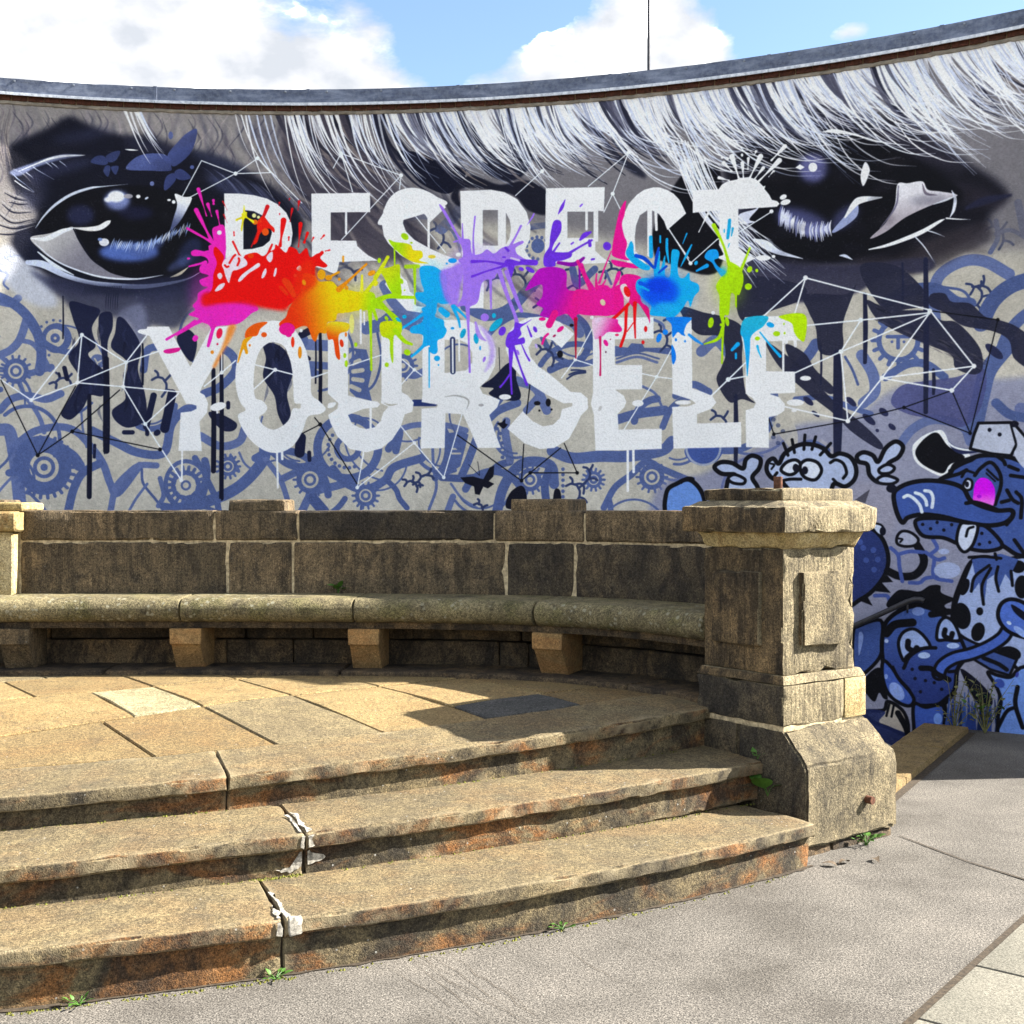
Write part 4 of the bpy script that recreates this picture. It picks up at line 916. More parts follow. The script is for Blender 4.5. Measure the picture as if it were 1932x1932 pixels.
    for (p, q, m) in (((120, 620), (280, 740), (200, 660)), ((40, 800), (230, 880), (140, 850)), ((80, 880), (240, 910), (170, 900)), ((20, 900), (280, 980), (120, 970)), ((-40, 960), (300, 1040), (110, 1060)), ((-60, 1060), (310, 1080), (120, 1110)), ((-80, 1150), (310, 1110), (110, 1160))):
        st('I', [p, m, q], [10, 12, 2], (150, 148, 150), a=.85); st('I', [(p[0], p[1] + 26), (m[0], m[1] + 26), (q[0], q[1] + 14)], [6, 14, 3], (30, 32, 50))
    for k in range(40):
        x = rnd.uniform(-60, 120); st('I', [(x, rnd.uniform(60, 200)), (x - 40, rnd.uniform(300, 420)), (x - 10 + rnd.uniform(-30, 60), rnd.uniform(560, 760))], [2, 7, 2], rnd.choice([(170, 160, 150), (60, 58, 70), (130, 124, 126)]), a=.45)
    fill('I', [(90, 640), (300, 560), (420, 520), (560, 490), (720, 500), (600, 520), (440, 560), (300, 610), (160, 680)], (150, 160, 196), blur=8, a=.8)
    st('I', [(160, 640), (300, 580), (430, 530), (560, 505), (740, 498)], [3, 10, 20, 20, 3], WHT)
    for (x, y) in ((290, 600), (400, 560), (450, 565), (520, 550), (230, 650)): st('I', [(x, y), (x + 40, y + 30), (x + (180 if x == 290 else 60), y + (110 if x == 290 else 50))], [8, 6, 1], (205, 214, 236))
    st('I', [(310, 1130), (380, 1030), (480, 930), (620, 840), (780, 785), (900, 770), (1110, 750)], [4, 14, 22, 24, 20, 8, 2], (200, 208, 224))
    fill('I', [(265, 1215), (420, 1180), (560, 1140), (640, 1125), (680, 1230), (760, 1350), (860, 1450), (960, 1520), (1100, 1560), (1200, 1570), (1060, 1580), (860, 1560), (660, 1490), (470, 1410), (350, 1320)], grad((184, 182, 182), (128, 126, 136), 'I', (400, 1200), (700, 1480)))
    st('I', [(265, 1222), (400, 1225), (540, 1160), (650, 1130)], [4, 40, 40, 8], (226, 230, 238)); st('I', [(640, 1130), (760, 1140), (860, 1130), (930, 1090), (962, 1066)], [8, 34, 44, 40, 4], (232, 230, 226))
    st('I', [(300, 1260), (480, 1410), (680, 1500), (900, 1560), (1180, 1575), (1420, 1540)], [4, 12, 14, 16, 14, 3], (214, 220, 234)); st('I', [(640, 1140), (700, 1250), (800, 1400), (930, 1500)], [10, 22, 16, 6], (20, 22, 38))
    dot('I', (1120, 1340), 260, 84, (92, 118, 190), a=.9, blur=30); dot('I', (1300, 1290), 140, 50, (90, 110, 170), rot=-20, a=.55, blur=20)
    for k in range(44):
        x = 980 + k * 15.5; y = 1265 + 22 * math.sin(k * .12) - max(0, (x - 1300)) * .33; l = rnd.uniform(50, 120)
        st('I', [(x + rnd.uniform(0, 20), y - l * .5), (x - 6, y), (x - 14 - rnd.uniform(0, 18), y + l * .6)], [3, rnd.uniform(6, 13), 2], rnd.choice([(225, 234, 250), (180, 200, 240), (140, 164, 220)]), a=.9)
    dot('I', (700, 1020), 120, 90, (60, 66, 110), a=.6, blur=30); dot('I', (1180, 1000), 150, 60, (40, 44, 84), a=.6, blur=30); dot('I', (1650, 1350), 90, 150, (56, 66, 108), a=.6, rot=30, blur=26); dot('I', (1560, 1440), 120, 40, (84, 98, 146), a=.6, rot=-30, blur=20)
    dot('I', (905, 1255), 44, 34, (210, 212, 220)); dot('I', (870, 1230), 20, 14, (120, 140, 190))
    dot('I', (1020, 890), 110, 84, (150, 164, 220), a=.85, blur=26); dot('I', (1010, 858), 72, 50, WHT, blur=10); dot('I', (940, 885), 34, 22, WHT, blur=5); dot('I', (1115, 855), 40, 20, (150, 148, 156)); dot('I', (1202, 857), 19, 16, WHT); dot('I', (1275, 872), 18, 9, (210, 220, 240), rot=-30)
    fill('I', [(1520, 835), (1600, 860), (1668, 870), (1620, 980), (1560, 1080), (1500, 1140), (1480, 1150), (1510, 1040), (1540, 930)], grad((240, 243, 250), (90, 100, 140), 'I', (1600, 870), (1500, 1130))); dot('I', (1510, 905), 16, 16, WHT); dot('I', (1470, 888), 16, 10, WHT)
    st('I', [(240, 1430), (380, 1450), (560, 1540), (760, 1600), (1000, 1630), (1240, 1640), (1480, 1610), (1640, 1570), (1750, 1510)], [40, 64, 46, 36, 40, 38, 26, 12, 2], (204, 214, 240), a=.95); st('I', [(330, 1340), (470, 1450), (640, 1540)], [10, 30, 8], (214, 222, 240))
    for k in range(22): x = 740 + k * 15; st('I', [(x, 1640), (x - 12, 1680), (x - 30, 1720)], [7, 5, 2], (16, 18, 30))
    for k in range(6): x = 930 + k * 20; st('I', [(x, 1690), (x - 8, 1760), (x - 10, 1840)], [6, 9, 2], (24, 26, 44))
    st('I', [(1480, 1560), (1560, 1530), (1640, 1470)], [4, 24, 3], (200, 190, 170))
    fill('D', [(160, 20), (320, 160), (420, 240), (560, 260), (700, 300), (760, 420), (820, 320), (960, 330), (1050, 200), (1120, 60), (900, 60), (600, 90), (300, 60)], (44, 48, 76), blur=18, a=.72)
    fill('D', [(640, 260), (760, 200), (800, 280), (770, 420), (690, 400)], (130, 134, 160), blur=18, a=.6)
    BF = (84, 96, 146)
    for w_ in ([(1100, 620), (1150, 540), (1250, 490), (1400, 485), (1470, 520), (1490, 600), (1470, 635), (1280, 632)], [(1460, 490), (1540, 390), (1620, 310), (1710, 270), (1695, 390), (1640, 500), (1520, 595), (1480, 560)], [(1425, 760), (1450, 680), (1515, 655), (1525, 720), (1440, 805)], [(1520, 640), (1580, 620), (1660, 690), (1600, 715), (1535, 700)]):
        fill('I', w_, grad(BF, (60, 70, 116), 'I', (1300, 480), (1600, 700)), a=.95)
    for w_ in ([(790, 560), (830, 510), (900, 505), (940, 560), (900, 585)], [(920, 510), (980, 470), (1045, 465), (1010, 540), (950, 560)], [(900, 640), (920, 590), (960, 600), (940, 685)], [(965, 600), (1030, 595), (1010, 665), (985, 650)]): fill('I', w_, (58, 68, 108))
    dot('I', (1484, 326), 20, 34, BF, a=.9); dot('I', (1670, 602), 18, 17, BF); dot('I', (1322, 745), 19, 20, (110, 122, 170)); st('I', [(1090, 448), (1140, 452), (1200, 455)], [4, 14, 3], WHT)

    # ---- right eye
    fill('C', [(300, 900), (480, 740), (640, 640), (850, 570), (1050, 610), (1250, 660), (1450, 770), (1620, 880), (1780, 980), (1850, 1070), (1760, 1150), (1700, 1260), (1560, 1330), (1400, 1400), (1150, 1440), (900, 1450), (650, 1460), (400, 1400), (300, 1250), (380, 1150)], (24, 24, 36), blur=30)
    for (x, y, rx, ry, c_, r_, a_) in ((800, 660, 300, 50, (78, 76, 96), -5, .6), (1350, 800, 300, 50, (70, 66, 80), 25, .6), (1650, 1060, 180, 50, (62, 56, 66), 15, .6), (1450, 1350, 260, 60, (84, 76, 78), -25, .6), (800, 1450, 320, 50, (66, 64, 84), 0, .6), (430, 1200, 90, 160, (60, 62, 86), 0, .5)): dot('C', (x, y), rx, ry, c_, rot=r_, a=a_, blur=40)
    fill('C', [(500, 960), (620, 780), (820, 700), (1050, 760), (1300, 850), (1500, 960), (1600, 1060), (1500, 1180), (1300, 1300), (1050, 1400), (800, 1420), (560, 1360), (440, 1220), (480, 1080)], BLK, blur=16)
    fill('C', [(1000, 1400), (1300, 1380), (1500, 1310), (1700, 1200), (1750, 1300), (1560, 1400), (1420, 1470), (1200, 1500)], (52, 48, 56), blur=20, a=.7); st('C', [(1620, 1130), (1720, 1090), (1860, 1060)], [20, 44, 14], (40, 42, 66), blur=5)
    fill('C', [(1245, 1000), (1300, 995), (1380, 985), (1410, 1030), (1480, 1040), (1570, 1062), (1440, 1110), (1290, 1180), (1180, 1260), (1095, 1295), (1180, 1210), (1230, 1110)], grad((222, 220, 226), (166, 158, 166), 'C', (1280, 1020), (1300, 1220)))
    st('C', [(1250, 1010), (1235, 1120), (1150, 1240)], [5, 10, 3], (120, 118, 140)); st('C', [(1380, 1000), (1400, 1050), (1460, 1060)], [4, 14, 3], (120, 112, 124)); st('C', [(1440, 1110), (1510, 1085), (1570, 1060)], [3, 12, 3], WHT)
    dot('C', (730, 1200), 150, 60, (104, 108, 160), a=.7, rot=18, blur=30); dot('C', (960, 1180), 90, 50, (90, 94, 140), a=.6, rot=-40, blur=24); dot('C', (785, 912), 80, 80, (120, 122, 176), a=.8, blur=26); dot('C', (785, 908), 24, 25, WHT, blur=2); fill('C', [(690, 910), (715, 892), (740, 908), (718, 922)], WHT, sm=False); fill('C', [(1068, 880), (1094, 915), (1085, 960), (1058, 1010), (1044, 950)], (228, 230, 240))
    fill('C', [(890, 1255), (960, 1170), (1000, 1105), (1030, 1110), (1020, 1180), (920, 1255)], (150, 160, 200)); st('C', [(960, 1180), (1010, 1110), (1050, 1085), (1160, 1072)], [10, 34, 36, 6], WHT)
    for k in range(34):
        t = k / 33; x = 600 + 270 * t; y = 1150 + 90 * math.sin(t * 2.2) + 10; l = rnd.uniform(50, 120)
        st('C', [(x + 14, y - l * .4), (x + 6, y), (x - 2 + 18 * t, y + l * .55)], [3, rnd.uniform(8, 18), 3], rnd.choice([(214, 218, 240), (150, 156, 200), (110, 114, 160), (235, 236, 244)]), a=.9)
    st('C', [(1090, 1355), (1180, 1335), (1280, 1300), (1380, 1258), (1470, 1205), (1500, 1190)], [6, 16, 22, 24, 16, 4], (232, 236, 246)); st('C', [(465, 1300), (530, 1330), (600, 1370), (730, 1405)], [10, 46, 26, 3], (214, 220, 240)); st('C', [(1540, 1035), (1558, 1080), (1550, 1140), (1530, 1180)], [4, 16, 16, 4], (214, 218, 232))
    st('C', [(1510, 1185), (1570, 1190), (1640, 1192)], [8, 6, 1], WHT); st('C', [(1340, 1285), (1390, 1340), (1448, 1428)], [6, 6, 2], (214, 220, 236)); st('C', [(1400, 1250), (1450, 1265), (1500, 1285)], [6, 5, 1], (214, 220, 236)); st('C', [(930, 1388), (960, 1390), (1000, 1410)], [4, 16, 3], (206, 214, 236))
    fill('C', [(385, 1165), (460, 1140), (490, 1130), (440, 1190), (470, 1205), (400, 1215)], (206, 210, 228)); st('C', [(390, 1280), (450, 1340), (500, 1390)], [4, 10, 2], (110, 120, 160))
    for k in range(26):
        x = rnd.uniform(420, 1700); y = rnd.uniform(760, 1400); dot('C', (x, y), rnd.uniform(40, 120), rnd.uniform(14, 40), rnd.choice([(40, 38, 52), (34, 36, 56), (50, 44, 50), (12, 12, 20)]), rot=rnd.uniform(-40, 20), a=.28, blur=20)
    for k in range(30):
        x = rnd.uniform(200, 2300); y = rnd.uniform(260, 1600); dot('I', (x, y), rnd.uniform(60, 200), rnd.uniform(20, 60), rnd.choice([(44, 44, 66), (34, 38, 66), (56, 52, 64), (10, 10, 18)]), rot=rnd.uniform(-30, 40), a=.16, blur=30)
    # smoke and roots under the right eye
    fill('C', [(390, 1400), (700, 1440), (1000, 1440), (1400, 1400), (1420, 1470), (1180, 1500), (1000, 1600), (760, 1640), (480, 1640), (400, 1560)], (56, 56, 78), blur=12, a=.92)
    RT = (44, 46, 68)
    for p_ in ([(1080, 180), (1200, 232), (1400, 240), (1480, 290), (1560, 300), (1640, 370), (1700, 460), (1705, 560), (1650, 585), (1560, 550), (1535, 480), (1400, 420), (1300, 380), (1200, 330), (1120, 270)], [(1425, 150), (1500, 145), (1540, 190), (1640, 200), (1720, 270), (1800, 290), (1900, 330), (1990, 420), (1990, 560), (1880, 500), (1850, 400), (1760, 350), (1600, 320), (1500, 250), (1420, 210)],
               [(740, 150), (960, 150), (1020, 100), (950, 300), (950, 430), (900, 480), (820, 460), (800, 330), (760, 240)], [(380, 60), (560, 60), (740, 110), (720, 180), (560, 240), (420, 300), (370, 220)], [(60, 220), (200, 250), (290, 270), (400, 330), (400, 500), (420, 680), (470, 740), (400, 720), (330, 735), (262, 620), (290, 540), (310, 470), (280, 380), (150, 360)],
               [(530, 410), (640, 480), (740, 560), (900, 730), (1050, 850), (1160, 960), (1140, 990), (1000, 900), (900, 800), (760, 690), (600, 540)], [(1040, 0), (1250, 0), (1420, 180), (1300, 230), (1160, 220)], [(640, 420), (740, 470), (800, 560), (900, 660), (870, 690), (760, 600), (660, 500)]): fill('F', p_, RT, blur=2, a=.95)
    for k in range(60):
        x = rnd.uniform(1100, 1680); y = 210 + (x - 1080) * .5 + rnd.uniform(-30, 60); st('F', [(x, y), (x + 30, y + 12), (x + 60, y + 30)], [2, 8, 2], rnd.choice([(92, 88, 96), (26, 28, 44), (70, 70, 92)]), a=.5)
    for (x, y0_, y1_, w_) in ((918, 470, 1010, 52), (1398, -40, 790, 30), (1068, 150, 520, 26), (1272, -20, 215, 13), (828, 430, 640, 12), (365, 700, 1080, 26), (1440, 560, 690, 20)): st('F', [(x, y0_), (x + 3, (y0_ + y1_) / 2), (x, y1_)], [w_ * .8, w_, w_ * .8], (38, 42, 70))
    for (x, y, rx, ry) in ((760, 730, 34, 16), (990, 730, 30, 16), (1090, 830, 44, 18), (1170, 790, 30, 18), (1215, 870, 24, 14), (1770, 460, 60, 24), (800, 800, 26, 10), (1000, 740, 26, 14), (1135, 890, 10, 9)): dot('F', (x, y), rx, ry, (46, 50, 82), rot=40)

    # ---- hair: fine curved strands from under the coping
    def ytop(x): return float(np.interp(x, [-200, 0, 340, 671, 955, 1261, 1608, 1932, 2300], [188, 192, 205, 208, 197, 168, 115, 62, -10]))
    def strands(n, xa, xb, la, lb, cols, wa, wb, lean=(.25, .55), curl=(.55, 1.0), al=(.6, 1.0), jit=8):
        for k in range(n):
            x = rnd.uniform(xa, xb); y = ytop(x) + rnd.uniform(-2, jit); L = rnd.uniform(la, lb); a = rnd.uniform(*lean); c = rnd.uniform(*curl)
            P = [(x, y)]
            for j in range(1, 6):
                t = j / 5; ang = math.pi / 2 - (a + c * t * t); P.append((P[-1][0] + L / 5 * math.cos(ang), P[-1][1] + L / 5 * math.sin(ang)))
            w = rnd.uniform(wa, wb); st('U', P, [w * 1.1, w, w * .85, w * .6, w * .4, w * .15], rnd.choice(cols), a=rnd.uniform(*al))
    WH = [(244, 246, 252), (232, 237, 248), (236, 236, 240), (206, 214, 236)]; DK = [(36, 38, 58), (64, 62, 76), (120, 112, 112), (28, 30, 48)]; MD = [(168, 164, 170), (140, 142, 160), (190, 186, 188)]
    strands(70, 520, 1180, 90, 200, DK, 5, 12, lean=(.2, .45)); strands(90, 1100, 2100, 90, 200, DK, 5, 12, lean=(.3, .6)); strands(60, 900, 2000, 60, 130, MD, 8, 18, lean=(.2, .5), al=(.35, .6), jit=4)
    strands(14, 440, 560, 100, 190, WH, 2, 4, lean=(.1, .3), curl=(.3, .6)); strands(56, 540, 760, 90, 210, WH, 1.6, 4.5, lean=(.1, .4), curl=(.35, .75)); strands(10, 232, 262, 60, 120, WH, 2, 4, lean=(.3, .5), curl=(.2, .4))
    def lock(xb, L, a, c, n, wa, wb, cols, al, sp=12):
        for k in range(n):
            x = xb + rnd.uniform(-sp, sp); y = ytop(x) + rnd.uniform(-2, 6); l = L * rnd.uniform(.55, 1.0); aa = a + rnd.uniform(-.10, .10); cc = c + rnd.uniform(-.12, .12); P = [(x, y)]
            for j in range(1, 7):
                t = j / 6; ang = math.pi / 2 - (aa + cc * t ** 1.6); P.append((P[-1][0] + l / 6 * math.cos(ang), P[-1][1] + l / 6 * math.sin(ang)))
            w = rnd.uniform(wa, wb); st('U', P, [w * .9, w, w * .9, w * .75, w * .55, w * .35, w * .12], rnd.choice(cols), a=rnd.uniform(*al))
    xb = 745
    while xb < 2320:
        r_ = min(1.0, max(0.0, (xb - 1250) / 500)); L = rnd.uniform(110, 215) * (1 + .30 * r_ + (.3 if xb > 1700 else 0)); a_ = rnd.uniform(.16, .42) + .16 * r_; c_ = rnd.uniform(.5, .95)
        if rnd.random() < (.55 if xb < 1250 else .3): lock(xb - 14, L * .9, a_, c_, 3, 6, 12, [(34, 36, 54), (60, 62, 82), (84, 84, 102)], (.6, .9), 8)
        lock(xb, L, a_, c_, rnd.randint(8, 12), 1.6, 5.6, WH, (.7, 1.0))
        for q in range(3): lock(xb + rnd.uniform(-8, 16), rnd.uniform(18, 52), rnd.uniform(.05, .4), .3, 1, 6, 12, [(234, 232, 230), (218, 218, 226)], (.6, .9), 4)
        lock(xb + rnd.uniform(-6, 10), L * rnd.uniform(.8, 1.15), a_ + .05, c_, 10, .9, 2.4, WH + [(176, 184, 210), (150, 158, 186)], (.55, .95), 18)
        xb += rnd.uniform(12, 26)
    for k in range(80):      # stray hairs crossing over the right eye and the letters
        x = rnd.uniform(1150, 1900); y = ytop(x) + rnd.uniform(60, 130); L = rnd.uniform(60, 170); a = rnd.uniform(.5, 1.0)
        st('U', [(x, y), (x + L * .4 * math.sin(a), y + L * .4 * math.cos(a)), (x + L * .85 * math.sin(a + .15), y + L * .75 * math.cos(a + .15)), (x + L * 1.25 * math.sin(a + .25), y + L * .95 * math.cos(a + .3))], [1, 2.4, 1.8, .5], rnd.choice(WH), a=rnd.uniform(.5, .95))
    for k in range(34):      # the lock that falls behind C and T
        x = rnd.uniform(1262, 1330); y = 255 + rnd.uniform(0, 60) + (x - 1262) * .3; st('U', [(x, y), (x + 30, y + 70), (x + 75, y + 130), (x + 130 + rnd.uniform(0, 50), y + 185 + rnd.uniform(0, 40))], [2.6, 2.4, 2.0, .7], rnd.choice(WH), a=.85)
    dot('C', (785, 908), 22, 23, WHT, blur=2); fill('C', [(1068, 885), (1092, 920), (1083, 960), (1058, 1008), (1046, 950)], (228, 230, 240)); st('C', [(840, 715), (900, 712), (1000, 728), (1150, 770), (1310, 790)], [4, 22, 12, 6, 2], WHT)

    # ---- dark drips, left
    DR = (28, 34, 66)
    for p_ in ([(380, 190), (480, 210), (545, 240), (500, 330), (520, 430), (480, 480), (560, 560), (592, 600), (560, 700), (490, 700), (450, 770), (385, 830), (335, 810), (345, 770), (400, 680), (430, 600), (372, 490), (430, 400), (395, 280)], [(545, 255), (605, 250), (612, 330), (585, 420), (592, 600), (597, 900), (580, 1000), (560, 980), (560, 600), (548, 420), (535, 320)], [(640, 275), (690, 300), (765, 430), (750, 560), (790, 700), (790, 830), (700, 875), (630, 840), (610, 780), (680, 720), (672, 640), (690, 520), (605, 440), (625, 360)],
               [(1430, 420), (1500, 420), (1560, 470), (1590, 580), (1560, 690), (1580, 800), (1550, 870), (1510, 800), (1490, 700), (1430, 600), (1445, 500)], [(1135, 790), (1200, 800), (1285, 850), (1270, 890), (1210, 890), (1150, 830)], [(960, 390), (1020, 340), (1070, 400), (1050, 510), (1010, 490)]): fill('D', p_, DR, blur=1.5, a=.95)
    for k in range(40):
        x = rnd.choice([rnd.uniform(380, 560), rnd.uniform(620, 780), rnd.uniform(1440, 1580)]); y = rnd.uniform(300, 760); st('D', [(x, y), (x + rnd.uniform(-14, 14), y + 40), (x + rnd.uniform(-20, 20), y + 90)], [3, 16, 3], rnd.choice([(52, 60, 96), (70, 74, 104), (18, 22, 44)]), a=.45, blur=2)
    for (x, y0_, y1_, w_) in ((342, 160, 390, 8), (485, 700, 1250, 26), (578, 500, 1000, 34), (775, 420, 640, 12), (1160, 560, 1110, 27), (1203, 470, 1260, 24), (1715, 360, 632, 9), (1740, 340, 765, 20)): st('D', [(x, y0_), (x + 2, (y0_ + y1_) / 2), (x, y1_)], [w_ * .8, w_, w_], (22, 26, 50))
    for (p, q, w_) in (((835, 700), (795, 870), 34), ((935, 690), (895, 880), 48), ((675, 900), (720, 900), 24), ((800, 880), (800, 910), 22), ((850, 905), (858, 900), 30), ((515, 970), (512, 1035), 16), ((350, 550), (365, 610), 24), ((320, 580), (325, 595), 14), ((1240, 740), (1240, 765), 22), ((1635, 930), (1628, 1010), 56), ((1680, 1010), (1682, 1050), 22), ((1640, 370), (1680, 350), 40), ((1668, 490), (1680, 500), 20)): st('D', [p, q], w_, DR)
    # butterflies and dark shapes low down
    fill('E', [(690, 1145), (760, 1140), (815, 1155), (850, 1090), (875, 1080), (870, 1140), (845, 1165), (875, 1180), (840, 1205), (815, 1195), (795, 1240), (770, 1235), (765, 1195), (715, 1175)], INK, sm=False); st('E', [(785, 1060), (795, 1130)], 3, INK); st('E', [(735, 1075), (795, 1135)], 3, INK)
    fill('E', [(805, 650), (870, 600), (940, 530), (990, 520), (995, 610), (1020, 700), (990, 728), (900, 718), (845, 690), (870, 660)], (26, 32, 62)); fill('E', [(890, 850), (915, 845), (935, 825), (935, 850), (948, 858), (925, 880), (905, 865)], INK); st('E', [(900, 440), (905, 570)], 4, INK)
    fill('E', [(940, 1310), (960, 1230), (1020, 1190), (1048, 1230), (1040, 1310)], INK); fill('E', [(1195, 1300), (1200, 1220), (1220, 1205), (1236, 1230), (1236, 1300)], INK)
    for (x, y, rx, ry) in ((1108, 742, 18, 12), (1168, 738, 14, 22), (1120, 782, 6, 6), (1186, 776, 6, 6), (1232, 475, 16, 20), (1295, 318, 12, 8)): dot('E', (x, y), rx, ry, (24, 24, 34))
    st('E', [(440, 740), (550, 740)], 36, (44, 60, 112))

    # ---- thin network lines with nodes
    def net(reg, lines, col, w, nodes=True, r=11):
        for L in lines:
            st(reg, L, w, col, sm=False)
            for p in L:
                pass
    def nodes(reg, pts, col, r):
        for p in pts: dot(reg, p, r, r, col)
    W2 = (226, 234, 250)
    net('A', [[(990, 705), (1095, 510), (1280, 580), (1400, 497), (1470, 575), (1280, 580), (1020, 715)], [(1400, 497), (1640, 740)]], W2, 5); nodes('A', [(1400, 497), (1280, 580)], W2, 11)
    net('B', [[(0, 550), (42, 470), (368, 590), (360, 665)], [(42, 470), (105, 680)], [(368, 590), (45, 940)], [(990, 700), (1135, 567)], [(1385, 650), (1605, 465), (1518, 690), (1470, 790)], [(1518, 690), (1560, 775)], [(1820, 880), (1932, 1040)], [(420, 780), (610, 1010)]], W2, 5); nodes('B', [(42, 470), (368, 590), (1135, 567), (1518, 690), (1605, 465)], W2, 11)
    net('D', [[(0, 610), (170, 725), (445, 370), (685, 520), (800, 370)], [(170, 725), (420, 630), (445, 370)], [(420, 630), (685, 520), (860, 460)], [(420, 630), (670, 652), (685, 520)], [(670, 652), (975, 680)], [(670, 652), (790, 855), (970, 690)], [(790, 855), (985, 1160)], [(1110, 650), (1205, 575), (1205, 450)], [(1205, 575), (1280, 510)], [(1375, 530), (1495, 560), (1590, 585)], [(1495, 560), (1375, 670)], [(1690, 605), (1780, 575)], [(-300, 700), (0, 610)]], W2, 7); nodes('D', [(170, 725), (445, 370), (420, 630), (685, 520), (670, 652), (790, 855), (985, 1160), (1205, 575), (1495, 560)], W2, 11)
    net('D', [[(5, 615), (205, 1025), (410, 650)], [(205, 1025), (393, 895), (650, 670)], [(393, 895), (870, 993)], [(1645, 905), (1740, 857), (1940, 1180)], [(1740, 857), (1710, 820)]], BLK, 6); nodes('D', [(205, 1025), (393, 895), (870, 993), (1740, 857)], BLK, 11)
    net('E', [[(80, 540), (260, 480)], [(370, 500), (440, 560), (480, 590)], [(440, 560), (370, 640)], [(370, 870), (440, 957), (130, 1200), (165, 1020)], [(440, 957), (600, 1145), (700, 800)], [(1240, 605), (1315, 505), (1410, 535)], [(1315, 505), (1405, 340)], [(1675, 580), (1757, 598), (1838, 608)], [(1838, 450), (1757, 598), (1580, 885)]], W2, 6); nodes('E', [(440, 560), (440, 957), (130, 1200), (600, 1145), (1315, 505), (1757, 598)], W2, 10)
    net('E', [[(675, 915), (1023, 1163), (1035, 965)], [(1023, 1163), (1070, 1120), (1235, 985)], [(1070, 1120), (1325, 1120), (1255, 960)], [(1070, 630), (1050, 800)]], BLK, 6); nodes('E', [(1023, 1163), (1070, 1120), (1325, 1120)], BLK, 10)
    net('F', [[(515, 270), (745, 60), (1420, 235), (1660, 540), (1540, 672), (1160, 605), (1420, 250)], [(745, 60), (685, 260)], [(740, 320), (1045, 290), (1420, 250)], [(1045, 290), (937, 462), (1420, 255)], [(937, 462), (680, 580)], [(937, 462), (975, 838), (1160, 605), (1660, 540)], [(630, 760), (975, 838)], [(235, 700), (325, 613), (420, 520)], [(325, 613), (420, 595)]], W2, 8)
    net('F', [[(1430, 240), (1790, 288), (1640, 905), (1280, 765), (1540, 672), (1640, 905)], [(1280, 765), (975, 838), (573, 910), (545, 825)]], BLK, 6); nodes('F', [(1790, 288), (1640, 905), (1280, 765), (573, 910)], BLK, 10); nodes('F', [(745, 60), (1420, 240), (1660, 540), (1540, 672), (1160, 605), (1045, 290), (937, 462), (975, 838), (325, 613)], W2, 13)
    net('C', [[(560, 1150), (385, 1260)], [(385, 1260), (265, 1300)], [(120, 1430), (265, 1300)], [(120, 1430), (0, 1240)]], W2, 6); nodes('C', [(560, 1148), (120, 1430)], W2, 11)

    # ---- lettering
    def L_(reg, pts, holes=(), sm=False): fill(reg, pts, WHT, sm=sm, holes=holes)
    L_('A', [(1218, 688), (1300, 689), (1380, 698), (1450, 716), (1510, 748), (1555, 792), (1582, 850), (1590, 905), (1582, 965), (1550, 1030), (1225, 1040)], [[(1322, 778), (1380, 785), (1430, 810), (1465, 850), (1478, 900), (1466, 945), (1430, 975), (1370, 990), (1322, 992)]])
    L_('U', [(587.5, 365), (698, 363.5), (698.5, 400), (624, 400.5), (624, 453.5), (672, 454), (674, 464), (685, 474), (695, 482), (713, 491.5), (640, 494), (638, 505), (634, 517), (622, 513), (606, 506), (589, 502)]); st('U', [(653, 400), (653, 440)], 4, WHT)
    fill('B', [(265, 860), (272, 790), (300, 722), (350, 676), (420, 658), (490, 668), (560, 705), (604, 757)], WHT)
    L_('B', [(265, 860), (272, 780), (300, 722), (350, 676), (420, 658), (490, 668), (560, 705), (612, 763), (525, 845), (500, 805), (462, 780), (420, 775), (388, 800), (378, 850), (395, 895), (440, 940), (520, 985), (600, 1022), (680, 1050), (714, 1066), (600, 1108), (480, 1092), (360, 1020), (300, 960), (275, 920)]); st('B', [(518, 830), (518, 985)], 13, WHT)
    L_('B', [(350, 1085), (372, 1140), (400, 1165), (415, 1220), (445, 1245), (450, 1300), (495, 1305), (470, 1335), (400, 1325), (340, 1260), (280, 1180)])
    L_('B', [(690, 675), (860, 669), (930, 682), (1000, 720), (1050, 790), (1072, 870), (1066, 940), (1040, 995), (1060, 1030), (1085, 1056), (1000, 1070), (700, 1100)], [[(812, 778), (895, 778), (895, 972), (812, 972)], [(938, 792), (958, 830), (966, 875), (958, 930), (938, 968)]]); L_('B', [(800, 1170), (818, 1172), (816, 1312), (735, 1312), (740, 1200)])
    L_('B', [(1155, 660), (1475, 654), (1470, 785), (1440, 782), (1440, 950), (1424, 950), (1424, 1000), (1455, 1030), (1505, 1065), (1380, 1070), (1250, 1082), (1150, 1040)], [[(1272, 787), (1414, 787), (1414, 930), (1272, 930)]]); st('B', [(1376, 785), (1376, 882)], 14, WHT)
    L_('B', [(1740, 655), (1775, 656), (1815, 670), (1850, 690), (1880, 722), (1900, 760), (1917, 797), (1815, 887), (1797, 838), (1770, 800), (1735, 782), (1705, 780), (1665, 808), (1645, 862), (1638, 930), (1642, 1000), (1700, 1070), (1600, 1070), (1560, 960), (1558, 880), (1575, 810), (1605, 745), (1650, 695), (1690, 668)]); st('B', [(1719, 780), (1719, 1020)], 26, WHT); st('B', [(1752, 790), (1756, 885)], 15, WHT)
    L_('C', [(132, 1035), (272, 1028), (290, 1003), (320, 985), (370, 975), (390, 966), (440, 962), (478, 975), (490, 985), (515, 1012), (528, 1008), (522, 1026), (548, 1058), (562, 1085), (590, 1092), (604, 1106), (590, 1122), (560, 1125), (380, 1136), (382, 1345), (420, 1380), (475, 1402), (440, 1420), (400, 1440), (385, 1470), (350, 1430), (275, 1405), (300, 1380), (275, 1330), (278, 1142), (132, 1156)])
